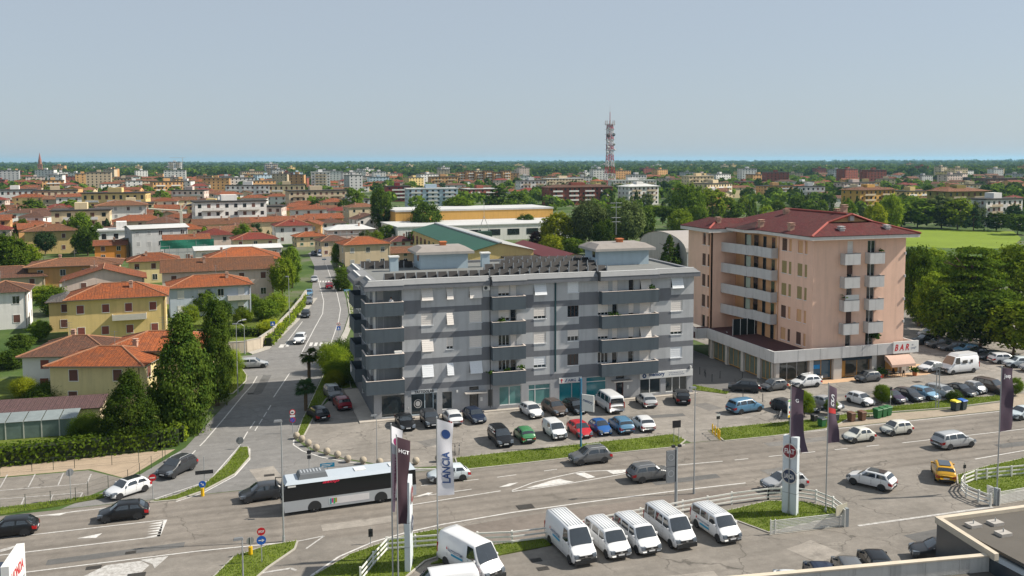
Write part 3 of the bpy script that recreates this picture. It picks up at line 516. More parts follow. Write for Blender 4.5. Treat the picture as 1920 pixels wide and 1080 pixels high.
# shops: frames, glass, doors, signs
def shop(a0, a1, z0, z1, cuts=(), gl=None, fr=None, trans=None, y=.12):
    gl = gl or GLASS2; fr = fr or ALU; o = MB(); xs = [a0, *cuts, a1]
    for x in xs: o.box(x-.05 if x not in (a0,) else x, x+.05 if x not in (a1,) else x, y, y+.09, z0, z1)
    o.box(a0, a1, y-.004, y+.086, z0, z0+.08); o.box(a0, a1, y-.004, y+.086, z1-.08, z1)
    if trans: o.box(a0, a1, y-.006, y+.084, trans-.04, trans+.04)
    p = o.build('shop_front', fr, grey)
    for u, v in zip(xs[:-1], xs[1:]): MB().box(u+.05, v-.05, y+.03, y+.05, z0+.08, z1-.08).build('glass_pane', gl, p)
    return p
shop(.89, 3.7, .1, 2.85); shop(4.5, 7.7, .1, 2.75, (6.2, 7.25), fr=PALEB); shop(8.34, 9.65, .5, 2.75, (), fr=WHT); shop(15.67, 18.56, .4, 2.8, (17,), PALE, WHT); shop(14.18, 14.83, .35, 2.6)
shop(19.54, 22.43, .13, 2.75, (20.42,), PALE, WHT, 2.1); shop(23.67, 26.62, .13, 2.6, (25.4,), TEAL, ALU); shop(27.39, 30.15, .3, 3.15, (), TEAL, WHT, 2.5)
shop(35.0, 37.95, .3, 2.3, (36.4,), fr=WHT); shop(38.7, 41.85, .3, 2.3, (39.7, 40.8), fr=WHT)
for a0, a1, c in ((11.82, 12.98, DKM), (31.56, 32.61, mat('dark_red_door', (.06, .012, .012), .5, .1))):
    d = MB(); d.box(a0, a1, .14, .2, .13, 2.33 if a0 < 20 else 2.28); o = d.build('entrance_door', c, grey); MB().box(a0+.15, a1-.15, .12, .138, .5, 2.1).build('glass_pane', GLASS, o); MB().box(a0-.02, a1+.02, .15, .2, 2.63, 3.09).build('transom_window', GLASS, grey)
    MB().box(a0-.7, a1+.9, -.9, -.004, 2.38, 2.5).build('door_canopy', CONC, grey)
b = MB().box(4.5, 7.72, -.08, -.003, 2.78, 3.22); o = b.build('shop_sign', mat('grey_sign_board', (.5, .52, .53), .6, .05), grey); text_on('TATTOOLAB', o, BLACK, (6.1, -.08, 3.0), (1, 0, 0), (0, 0, 1), .34, bold=.03, width=2.4)
m = MB(); m.lathe([(.001, 0), (.3, 0)], n=18); m.lathe([(.42, .0), (.5, .0)], n=20); rot_mb(m, lambda x, y, z: (5.35+x, .1-z, 1.5+y*1.1)).build('shop_emblem', mat('pale_emblem', (.45, .45, .44), .7, .2, 4), grey)
b = MB().box(23.6, 26.7, -.12, -.003, 2.63, 3.32); o = b.build('shop_sign', WHT, grey); text_on('AMG', o, NAVY, (25.35, -.12, 2.98), (1, 0, 0), (0, 0, 1), .32, bold=.02, width=1.1)
for x, s_, mm in ((23.95, 1, RED), (26.35, -1, NAVY)): k = MB(); k.face([(x-.06, -.134, 2.72), (x+.06, -.134, 2.72), (x+.06, -.134, 3.24), (x-.06, -.134, 3.24)]); zt = 3.27 if s_ > 0 else 2.69; zz = 3.02 if s_ > 0 else 2.94; k.face([(x-.2, -.136, zz), (x+.2, -.136, zz), (x, -.136, zt)]); k.build('arrow', mm, o)
k = MB().box(24.7, 25.9, -.135, -.128, 2.72, 2.75); k.build('underline', RED, o); k = MB(); k.face([(24.35, -.134, 2.8), (24.5, -.134, 2.8), (24.72, -.134, 3.2), (24.6, -.134, 3.2)]); k.build('slash', NAVY, o)
b = MB().box(34.9, 42.62, -.18, -.003, 2.33, 3.2); o = b.build('shop_sign', WHT, grey); text_on('memory', o, NAVY, (37.3, -.18, 2.74), (1, 0, 0), (0, 0, 1), .52, bold=.03, width=2.3); text_on('INFORMATICA', o, NAVY, (40.1, -.18, 2.92), (1, 0, 0), (0, 0, 1), .14, width=2.1); text_on('& TECNOLOGIE', o, NAVY, (40.2, -.18, 2.68), (1, 0, 0), (0, 0, 1), .14, width=2.3)
m = MB(); m.lathe([(.001, 0), (.3, 0)], n=20); o2 = rot_mb(m, lambda x, y, z: (35.5+x, -.19, 2.76+y)).build('emblem', NAVY, o); m = MB(); m.face([(35.4, -.195, 2.7), (35.6, -.195, 2.66), (35.52, -.195, 2.95)]); m.build('emblem_mark', WHT, o2)
for a, z in ((10.2, 2.6), (42.3, 3.35)): m = MB(); m.box(a-.1, a+.1, -.3, -.02, z, z+.28); m.build('security_camera', WHT, grey)
MB().box(4.1, 4.16, -.03, -.003, 1, 1.2).build('doorbell_plate', WHT, grey); MB().box(13.2, 13.5, -.03, -.003, 1.2, 1.7).build('doorbell_plate', WHT, grey); MB().box(33.1, 33.35, -.03, -.003, 1.2, 1.7).build('doorbell_plate', WHT, grey)
# ------------------------------------------------------------ pink apartment block on its shop podium
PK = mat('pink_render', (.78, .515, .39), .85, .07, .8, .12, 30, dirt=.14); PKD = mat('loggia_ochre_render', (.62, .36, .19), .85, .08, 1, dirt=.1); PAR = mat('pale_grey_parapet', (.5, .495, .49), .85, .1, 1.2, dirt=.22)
REDT = tiles('red_metal_tiles', (.135, .026, .026), (.09, .018, .02), .35, .35, .3); REDRIDGE = mat('red_ridge', (.3, .06, .045), .7, .15, 3); YSH = mat('ochre_shutter', (.30, .24, .10), .7, .1, 3); WFR = mat('brown_window_frame', (.2, .15, .11), .6, .1)
pink = thing('apartment_building', 'tall pink apartment tower with red hipped roof rising from a shop podium', 'building')
PZ = [19.6-3.3*k for k in range(5)]
# right face (towards the road)
DO = [(67.05, 68.0), (70.45, 71.8)]
opn = [(a, b, z-2.45, z) for z in PZ for a, b in DO]
wall_open(61.5, 77, 4.0, 19.95, .4, .7, opn).build('front_wall', PK, pink)
for r, z in enumerate(PZ):
    for a, b in DO: window(pink, a, b, z-2.4, z, .4, ('third', 'open', 'closed', 'half', 'open')[(r+int(a)) % 5] if a < 69 else 'open', BROWN if r % 2 else SHUT, mull=2 if b-a > 1 else 1, sill=False, name='balcony_door')
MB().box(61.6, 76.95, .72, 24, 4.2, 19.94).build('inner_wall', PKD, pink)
def boxbalcony(x0, x1, z):
    m = MB(); t = .1; m.box(x0, x1, -.7, -.7+t, z-1.6, z); m.box(x0, x0+t, -.7+t, .397, z-1.6, z); m.box(x1-t, x1, -.7+t, .397, z-1.6, z); m.box(x0+t+.002, x1-t-.002, -.7+t+.002, .396, z-1.5, z-1.25); o = m.build('balcony', PAR, pink)
    c = MB(); c.box(x0-.02, x1+.02, -.72, -.58, z+.002, z+.05); c.build('coping', DKM, o)
for r in range(4):
    z = 17.95-3.3*r
    boxbalcony(65.9, 68.45, z); boxbalcony(70.05, 72.55, z)
tuft((72.3, -.2, 18.1), .15, 25).build('potted_plant', LEAFG, pink); tuft((66.4, -.3, 11.6), .2, 40).build('potted_plant', LEAFG, pink)
MB().box(66.1, 68.4, -.62, -.58, 11.4, 12.1).build('balcony_rail', ALU, pink); tuft((71.9, .1, 5.6), .35, 120, .16).build('potted_plant', LEAFG, pink)
# left face: paired windows
TA = lambda x, y, z: (61.1+y, x, z)
LW = [(1.82, 2.38), (2.94, 4.08), (5.58, 6.2), (6.72, 7.95)]
wl = wall_open(.7, 9.2, 4.0, 19.95, .4, .7, [(a, b, z-1.8, z) for z in PZ for a, b in LW]); rot_mb(wl, TA).build('side_wall', PK, pink)
for r, z in enumerate(PZ):
    for a, b in LW: window(pink, a, b, z-1.8, z, .4, 'closed' if r in (1, 2) else ('open' if (r+int(a)) % 3 else 'closed'), YSH if r in (1, 2) else BROWN, WFR, 1 if b-a < .8 else 2, TA)
MB().box(77.003, 77.03, .42, 24, 4.2, 19.9).build('side_wall', PK, pink)
for y in (18.9-3.3*k for k in range(5)): MB().box(76.8, 76.99, .2, .395, y-1.5, y-1.1).build('wall_box', PAR, pink)
# loggia with angled parapets between the tower and the wing
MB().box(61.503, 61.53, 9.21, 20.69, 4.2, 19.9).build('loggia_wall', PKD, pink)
for z in PZ:
    for a, b in ((9.7, 10.6), (12.0, 12.9), (14.2, 15.4), (17.2, 18.1)): window(pink, a, b, z-2.4, z-.1, 0, 'open', None, WFR, 1, lambda x, y, zz: (61.5-.19+y*.9, x, zz), False, 'balcony_door')
for r in range(4):
    z = 18.0-3.3*r; pts = [(61.48, 8.95), (60.4, 8.95), (60.4, 13.6), (59.7, 14.5), (59.7, 15.8), (58.9, 20.66)]; m = MB()
    for p, q in zip(pts[:-1], pts[1:]):
        d = Vector((q[0]-p[0], q[1]-p[1])).normalized(); n = Vector((-d.y, d.x))*.1
        m.hexa([(p[0], p[1], z-1.5), (q[0], q[1], z-1.5), (q[0]+n.x, q[1]+n.y, z-1.5), (p[0]+n.x, p[1]+n.y, z-1.5), (p[0], p[1], z), (q[0], q[1], z), (q[0]+n.x, q[1]+n.y, z), (p[0]+n.x, p[1]+n.y, z)])
    o = m.build('balcony', PAR, pink)
    f = MB(); f.prism([(61.47, 9.1), (60.52, 9.1), (60.52, 13.7), (59.85, 14.6), (59.85, 15.8), (59.1, 20.6), (61.47, 20.6)], z-1.42, z-1.2); f.build('balcony_floor', CONC, o)
    for p in ((60.35, 10.6), (60.0, 14.1), (59.65, 15.2)): MB().tube((p[0]+.1, p[1], z), (p[0]+.1, p[1], z+1.75), .04, n=6).build('post', DKM, pink)
    MB().box(60.0, 60.06, 14.0, 15.2, z+.01, z+1.6).build('wind_screen', mat('frosted_glass', (.28, .33, .28), .3, .1), pink)
for b in (8.7, 20.9): MB().tube((61.4 if b < 10 else 56.9, b, 4.3), (61.4 if b < 10 else 56.9, b, 19.9), .06, n=6).build('drain_pipe', PKD, pink)
# wing
WW = [(21.13, 21.76), (22.4, 23.48)]; TW = lambda x, y, z: (56.6+y, x, z)
rot_mb(wall_open(20.7, 28.2, 4.0, 19.6, .4, .7, [(a, b, z-1.95, z) for z in (19.35-3.35*k for k in range(5)) for a, b in WW]), TW).build('wing_wall', PK, pink)
for k in range(5):
    for a, b in WW: window(pink, a, b, 19.35-3.35*k-1.95, 19.35-3.35*k, .4, 'closed' if k in (1, 2, 3) else 'open', BROWN, WFR, 1, TW)
MB().box(57.32, 61.52, 20.72, 28.1, 4.0, 19.59).build('inner_wall', PKD, pink); MB().box(57.0, 61.54, 20.7, 20.715, 4.0, 19.6).build('wing_wall', PK, pink)
# roof: white fascia, hipped red tile roof with a gablet, ridge caps, chimneys
FAS = mat('pale_fascia', (.6, .58, .55), .8, .08, 1.5, dirt=.12)
ev = [(60.3, -.8), (78.4, -.8), (78.4, 26), (60.3, 26)]
MB().prism([(60.3, -.8), (78.4, -.8), (78.4, 26), (60.3, 26), (60.3, 20), (59.0, 20), (59.0, 14.2), (60.3, 12.5)], 19.96, 20.46).build('fascia', FAS, pink); MB().prism([(56.0, 19.6), (60.25, 19.6), (60.25, 29.2), (56.0, 29.2)], 19.62, 20.2).build('fascia', FAS, pink)
def slope(par, pts, m, name='roof_slope'):
    p = [Vector(q) for q in pts]; u = (p[1]-p[0]).normalized(); n = u.cross(p[-1]-p[0]).normalized(); v = n.cross(u)
    mb = MB(); th = n*-.08; mb.face(p, 0, [((q-p[0]).dot(u), (q-p[0]).dot(v)) for q in p])
    b = [q+th for q in p]; mb.face(b[::-1], 0, [(0, 0)]*len(b))
    for i in range(len(p)): j = (i+1) % len(p); mb.face([p[i], b[i], b[j], p[j]], 0, [(0, 0)]*4)
    return mb.build(name, m, par)
A_, B_, C_, D_ = (60.2, -.9, 20.5), (78.5, -.9, 20.5), (78.5, 26.1, 20.5), (60.2, 26.1, 20.5); R0, R1 = (69.4, 4.6, 23.2), (69.4, 19, 23.2); H0, H1 = (65.6, 3.0, 22.05), (73.2, 3.0, 22.05)
slope(pink, [A_, B_, H1, H0], REDT); slope(pink, [D_, A_, H0, (69.4, 2.6, 23.2), R1], REDT); slope(pink, [B_, C_, R1, (69.4, 2.6, 23.2), H1], REDT); slope(pink, [C_, D_, R1], REDT)
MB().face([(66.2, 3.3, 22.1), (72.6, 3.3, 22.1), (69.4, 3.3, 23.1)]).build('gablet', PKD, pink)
W0 = [(55.9, 19.5, 20.25), (63.5, 19.5, 20.25), (63.5, 29.3, 20.25), (55.9, 29.3, 20.25)]; WR = [(59.6, 22.8, 21.7), (62, 26, 21.9)]
slope(pink, [W0[0], W0[1], (63.5, 22, 21.7), WR[0]], REDT); slope(pink, [W0[3], W0[0], WR[0], (59.6, 26, 21.7)], REDT); slope(pink, [(58.9, 14.1, 20.48), (60.4, 12.4, 20.48), (66, 14, 22.1), (66, 19.4, 22.1), (58.9, 19.6, 20.48)], REDT)
for p, q in ((A_, H0), (H0, (69.4, 2.6, 23.2)), (B_, H1), (H1, (69.4, 2.6, 23.2)), ((69.4, 2.6, 23.2), R1), (W0[0], WR[0])): MB().tube(Vector(p)+Vector((0, 0, .06)), Vector(q)+Vector((0, 0, .06)), .16, n=7).build('ridge_cap', REDRIDGE, pink)
def chim(par, x, y, z, h, wd, m, cap=None):
    c = MB(); c.box(x-wd/2, x+wd/2, y-wd/2, y+wd/2, z, z+h); o = c.build('chimney', m, par); c = MB(); c.box(x-wd*.65, x+wd*.65, y-wd*.65, y+wd*.65, z+h+.002, z+h+.12); c.box(x-wd*.4, x+wd*.4, y-wd*.4, y+wd*.4, z+h+.122, z+h+.3); c.box(x-wd*.6, x+wd*.6, y-wd*.6, y+wd*.6, z+h+.302, z+h+.38); c.build('chimney_cap', cap or m, o)
BRK = mat('pale_brick', (.42, .27, .2), .9, .2, 5)
for x, y, z, h in ((61.6, 6, 20.3, 1.3), (66.2, .8, 20.8, .55), (74, .9, 20.8, .55), (69.6, 3.2, 22.3, .6), (61.4, 13.5, 20.4, 1.2), (58.6, 21.4, 20.6, 1), (71, 8, 22.5, .9), (70.6, 6, 22.6, 1.5), (67.5, 16, 22.3, .7)): chim(pink, x, y, z, h, .7, BRK if h > .6 else PAR)
# podium
POD = mat('podium_stone', (.55, .52, .48), .8, .1, 1.5, dirt=.12); SGL = glassmat('podium_shop_glass', (.05, .055, .05)); OCH = mat('ochre_frame', (.5, .27, .07), .6, .1)
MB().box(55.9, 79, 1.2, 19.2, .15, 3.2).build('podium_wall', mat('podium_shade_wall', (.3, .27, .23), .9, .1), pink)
pr = MB(); pr.box(55.0, 79, -.35, -.1, 3.12, 4.72); pr.box(55.0, 55.25, -.098, 18.2, 3.1, 4.7); pr.box(53.4, 55.0, 18.2, 18.45, 3.1, 4.7); pr.box(42.9, 53.4, 20.2, 20.45, 3.1, 4.7); pr.box(53.15, 53.4, 18.45, 20.2, 3.1, 4.7); pr.box(78.75, 79, -.098, 22, 3.1, 4.7); pr.build('podium_parapet', PAR, pink)
for x in (58.8, 62.4, 66, 69.4, 72.0): MB().box(x-.02, x+.02, -.357, -.352, 3.14, 4.7).build('panel_joint', DKM, pink)
MB().box(55.26, 78.74, -.09, 22, 3.25, 4.2).build('podium_roof', mat('dark_red_felt', (.075, .03, .03), .95, .2, 1, .3, 15), pink); MB().box(43, 55.2, 18.5, 30, 3.3, 4.15).build('podium_roof', MATS['dark_red_felt'], pink)
for a0, a1 in ((55.55, 56.1), (60.95, 61.6), (64.95, 66.3), (71.4, 72.2), (76.6, 77.4)): MB().box(a0, a1, .0, .5, .02, 3.24).build('pillar', POD, pink)
for b0, b1 in ((.6, .95), (3.75, 4.45), (8.15, 8.85), (12.7, 13.3), (17.2, 17.9)): MB().box(55.4, 55.9, b0, b1, .02, 3.24).build('pillar', POD, pink)
def pane(x0, x1, y, z0, z1, T=None, cuts=2, fr=None, gl=None):
    T = T or (lambda x, yy, z: (x, yy, z)); m = MB(); m.box(x0, x1, y, y+.06, z0, z0+.1); m.box(x0, x1, y, y+.06, z1-.1, z1); w_ = (x1-x0)/cuts
    for k in range(cuts+1): xx = x0+w_*k; m.box(max(x0, xx-.05), min(x1, xx+.05), y-.002, y+.058, z0+.1, z1-.1)
    o = rot_mb(m, T).build('shop_front', fr or ALU, pink)
    for k in range(cuts): rot_mb(MB().box(x0+w_*k+.05, x0+w_*(k+1)-.05, y+.02, y+.04, z0+.1, z1-.1), T).build('glass_pane', gl or SGL, o)
pane(56.1, 60.9, .6, .1, 2.9, None, 3); pane(61.6, 64.9, .6, .1, 2.9, None, 2, OCH, glassmat('blue_poster_glass', (.04, .1, .16))); pane(67.3, 71.3, .6, .1, 2.7, None, 2, OCH); MB().box(66.35, 67.25, .6, .68, .1, 2.6).build('shop_door', OCH, pink)
MB().box(66.4, 71.3, -.05, .02, 2.62, 3.1).build('shop_awning', mat('dark_navy_awning', (.02, .035, .05), .8, .1), pink)
m = MB(); m.box(61.9, 63.1, .585, .598, 1.6, 2.2); m.build('poster', mat('blue_poster', (.02, .2, .5), .5, .1), pink); text_on('m', pink, mat('bright_blue_letters', (.02, .3, .7), .4, .02), (62.4, .58, 1.9), (1, 0, 0), (0, 0, 1), .5, bold=.06, width=1.0)
for b0, b1 in ((.95, 3.75), (4.45, 8.15), (8.85, 12.7), (13.3, 17.2)): pane(b0, b1, 0, .15, 2.85, lambda x, y, z: (55.75+y, x, z), 3, OCH, glassmat('curtained_glass', (.16, .19, .15), .15))
pane(44.5, 53, 0, .15, 2.85, lambda x, y, z: (x, 20.6+y, z), 4, ALU)
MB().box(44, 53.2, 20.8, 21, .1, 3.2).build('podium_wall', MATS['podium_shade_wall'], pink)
for a in (57.5, 61.0): MB().box(a, a+.02, 16.2, 16.6, 4.22, 4.3).build('roof_vent', WHT, pink)
sc_ = MB(); sc_.box(57.1, 60.9, 14.0, 14.08, 4.25, 6.7); o = sc_.build('terrace_screen', mat('dark_green_mesh', (.012, .018, .018), .9, .2), pink); [MB().tube((x, 13.95, 4.2), (x, 13.95, 6.75), .04, n=6).build('screen_post', WHT, o) for x in (57.1, 58.4, 59.6, 60.9)]
bs = MB().box(74.6, 78.98, -.55, -.36, 3.2, 4.9); o = bs.build('bar_sign', WHT, pink); text_on('B A R', o, RED, (76.05, -.55, 4.05), (1, 0, 0), (0, 0, 1), .95, bold=.03, shear=.25, width=2.5); text_on('da', o, NAVY, (77.9, -.55, 4.35), (1, 0, .15), (0, 0, 1), .25, shear=.3); text_on('Diego', o, NAVY, (78.1, -.55, 3.85), (1, 0, .22), (-.22, 0, 1), .38, shear=.3)
AWN = mat('pinkish_canvas', (.52, .36, .29), .9, .12, 2); m = MB()
m.grid(lambda u, v: (73.2+4.1*u, -.4-1.6*v, 3.0-.9*v*v-.15*v), 4, 5); m.grid(lambda u, v: (73.2+4.1*u, -2.0, 1.95-.35*v), 4, 1)
for x in (73.2, 77.3): m.face([(x, -.4, 3.0), (x, -2.0, 1.95), (x, -2.0, 1.6), (x, -.4, 2.4)])
m.build('awning', AWN, pink)
MB().box(74.2, 76.4, .6, .66, .1, 2.4).build('bar_front', OCH, pink)
# bar terrace: tables, chairs, planters are things of their own
TBM = MB(); TBM.lathe([(.001, .74), (.36, .74), (.36, .71), (.03, .7), (.03, .04), (.24, .03), (.24, 0)], n=12); tb = TBM.mesh('terrace_table', ALU)
CHM = MB(); CHM.box(-.2, .2, -.2, .2, .42, .46); CHM.box(-.2, .2, .17, .2, .46, .85); [CHM.box(x-.02, x+.02, y-.02, y+.02, 0, .42) for x in (-.18, .18) for y in (-.18, .18)]; chm = CHM.mesh('terrace_chair', DKM)
for k, (x, y) in enumerate(((73.6, -1.0), (75.0, -1.3), (74.4, .1), (72.9, -.2))):
    tag(link('terrace_table', tb, None, (x, y, .02)), 'small round metal table under the bar awning', 'table', 'bar terrace tables')
    for dx in (-.65, .65): tag(link('terrace_chair', chm, None, (x+dx, y, .02), rz=math.pi/2*(-1 if dx > 0 else 1)), 'dark chair at a round table under the bar awning', 'chair', 'bar terrace chairs')
def planter(x, y, label, h=1.1, pot=None, lm=None):
    t = thing('potted_shrub', label, 'plant', (x, y, .02)); m = MB(); m.lathe([(.001, 0), (.28, 0), (.36, .5), (.32, .5), (.3, .44), (.001, .44)], n=12); m.build('pot', pot or TERRA, t); tuft((0, 0, .6), h*.25, 160, .11).build('foliage', lm or LEAFG, t)
planter(77.6, -1.5, 'tall leafy shrub in a terracotta pot at the corner of the bar terrace'); planter(72.4, -.9, 'leafy shrub in a pot between the bar tables and the shop front', 1.3)
# ------------------------------------------------------------ houses and town
WC = dict(yellow=(.66, .49, .21), paleyellow=(.68, .57, .3), cream=(.66, .53, .33), beige=(.52, .42, .29), white=(.7, .68, .65), grey=(.42, .42, .42), bluegrey=(.46, .52, .6), pinkish=(.6, .48, .42), ochre=(.56, .32, .085), orange=(.66, .26, .05), tan=(.5, .28, .12), olive=(.27, .23, .075), brick=(.25, .07, .045), darkred=(.24, .035, .035), brown=(.16, .095, .065), dark=(.09, .085, .085), lightblue=(.42, .52, .6), apricot=(.6, .34, .14))
def wallm(c): return mat('render_'+c, WC[c], .9, .08, .9, dirt=.16, rnd_obj=.06)
RTX = dict(terracotta=tiles('terracotta_tiles', (.32, .095, .034), (.2, .062, .028), .5), orange=tiles('orange_tiles', (.43, .12, .036), (.28, .08, .03), .42), brown=tiles('brown_tiles', (.17, .075, .045), (.1, .05, .035), .5), tanroof=tiles('tan_tiles', (.25, .105, .05), (.165, .075, .04), .5), redroof=tiles('red_tiles', (.26, .045, .028), (.18, .036, .024), .35), plum=tiles('plum_tiles', (.16, .045, .045), (.11, .035, .04), .35), greyroof=tiles('grey_tiles', (.17, .16, .15), (.12, .115, .11), .4))
RTX['whiteroof'] = mat('white_sheet_roof', (.5, .5, .49), .7, .14, .6, dirt=.1); RTX['green'] = mat('green_sheet_roof', (.014, .075, .045), .6, .15, .5, .2, 3)
SHC = dict(brown=(.13, .055, .04), red=(.22, .06, .045), green=(.04, .1, .05), white=(.66, .66, .64), grey=(.3, .3, .3))
def window_mesh(w_, h, shut, kind):
    m = MB(); d = .06                     # framed pane set behind a proud surround, shutters folded or rolled down
    m.box(-w_/2-.07, w_/2+.07, -d, .02, -h/2-.09, -h/2); m.box(-w_/2-.07, -w_/2, -d+.01, .02, -h/2, h/2); m.box(w_/2, w_/2+.07, -d+.01, .02, -h/2, h/2); m.box(-w_/2-.07, w_/2+.07, -d+.01, .02, h/2, h/2+.07)
    if kind == 'shut':
        n = max(3, int(h/.25))
        for k in range(n): m.hexa([(-w_/2, -.045, -h/2+h*k/n), (w_/2, -.045, -h/2+h*k/n), (w_/2, .01, -h/2+h*k/n), (-w_/2, .01, -h/2+h*k/n), (-w_/2, -.02, -h/2+h*(k+1)/n), (w_/2, -.02, -h/2+h*(k+1)/n), (w_/2, .01, -h/2+h*(k+1)/n), (-w_/2, .01, -h/2+h*(k+1)/n)], 2)
    else:
        m.box(-w_/2, w_/2, -.012, .01, -h/2, h/2, 1); m.box(-.03, .03, -.03, .012, -h/2, h/2)
        if kind == 'half': m.box(-w_/2, w_/2, -.035, -.014, 0, h/2, 2)
    return m.mesh('window', [wallm('white'), GLASS, mat('shutter_'+shut, SHC[shut], .7, .1, 4)])
GALVA = mat('aerial_metal', (.3, .3, .3), .5, .1, metal=.4); WMESH = {}
def wmesh(w_, h, shut, kind):
    k = (round(w_, 1), round(h, 1), shut, kind)
    if k not in WMESH: WMESH[k] = window_mesh(k[0], k[1], shut, kind)
    return WMESH[k]
def slope_mb(mb, pts):
    p = [Vector(q) for q in pts]; u = (p[1]-p[0]).normalized(); n = u.cross(p[-1]-p[0]).normalized(); v = n.cross(u); mb.face(p, 0, [((q-p[0]).dot(u), (q-p[0]).dot(v)) for q in p])
def hip_roof(par, L, W, H, pitch, eave, m, kind='hip', ridge=None, wall=None, far=False):
    rb = MB(); slope = (lambda a, b, c: slope_mb(rb, b)) if far else globals()['slope']
    l, w_ = L/2+eave, W/2+eave; zt = H+w_*pitch; z0 = H+.02
    if kind == 'hip':
        r = max(0, l-w_) if l >= w_ else 0; q = max(0, w_-l) if w_ > l else 0; zt = H+min(l, w_)*pitch
        R0, R1 = ((-r, 0, zt), (r, 0, zt)) if l >= w_ else ((0, -q, zt), (0, q, zt)); c = [(-l, -w_, z0), (l, -w_, z0), (l, w_, z0), (-l, w_, z0)]
        if l >= w_: F = [[c[0], c[1], R1, R0], [c[1], c[2], R1], [c[2], c[3], R0, R1], [c[3], c[0], R0]]
        else: F = [[c[0], c[1], R0], [c[1], c[2], R1, R0], [c[2], c[3], R1], [c[3], c[0], R0, R1]]
        if r == 0 and q == 0: F = [[a for i, a in enumerate(f) if i == 0 or a != f[i-1]] for f in F]
        for f in F: slope(par, f, m)
        edges = [(c[0], R0), (c[1], R1 if l >= w_ else R0), (c[2], R1), (c[3], R0 if l >= w_ else R1), (R0, R1)]
    elif kind == 'gable':
        slope(par, [(-l, -w_, z0-eave*pitch), (l, -w_, z0-eave*pitch), (l, 0, zt-eave*pitch), (-l, 0, zt-eave*pitch)], m); slope(par, [(l, w_, z0-eave*pitch), (-l, w_, z0-eave*pitch), (-l, 0, zt-eave*pitch), (l, 0, zt-eave*pitch)], m)
        zz = H+(W/2)*pitch-.1
        for x in (-L/2, L/2): MB().face([(x, -W/2, H), (x, W/2, H), (x, 0, zz)]).build('gable_wall', wall or m, par)
        edges = [((-l, 0, zt-eave*pitch), (l, 0, zt-eave*pitch))]
    elif kind == 'gable_y':
        slope(par, [(-l, w_, z0-eave*pitch), (-l, -w_, z0-eave*pitch), (0, -w_, H+l*pitch-eave*pitch), (0, w_, H+l*pitch-eave*pitch)], m); slope(par, [(l, -w_, z0-eave*pitch), (l, w_, z0-eave*pitch), (0, w_, H+l*pitch-eave*pitch), (0, -w_, H+l*pitch-eave*pitch)], m)
        for y in (-W/2, W/2): MB().face([(-L/2, y, H), (L/2, y, H), (0, y, H+L/2*pitch-.1)]).build('gable_wall', wall or m, par)
        edges = [((0, -w_, H+(l-eave)*pitch), (0, w_, H+(l-eave)*pitch))]
    else:
        MB().box(-l, l, -w_, w_, H, H+.35).build('flat_roof', m, par); edges = []
    if far and rb.f: rb.build('roof', m, par)
    if ridge:
        for a, b in edges:
            if (Vector(a)-Vector(b)).length > .2: MB().tube(Vector(a)+Vector((0, 0, .03)), Vector(b)+Vector((0, 0, .03)), .11, n=6).build('ridge_tiles', ridge, par)
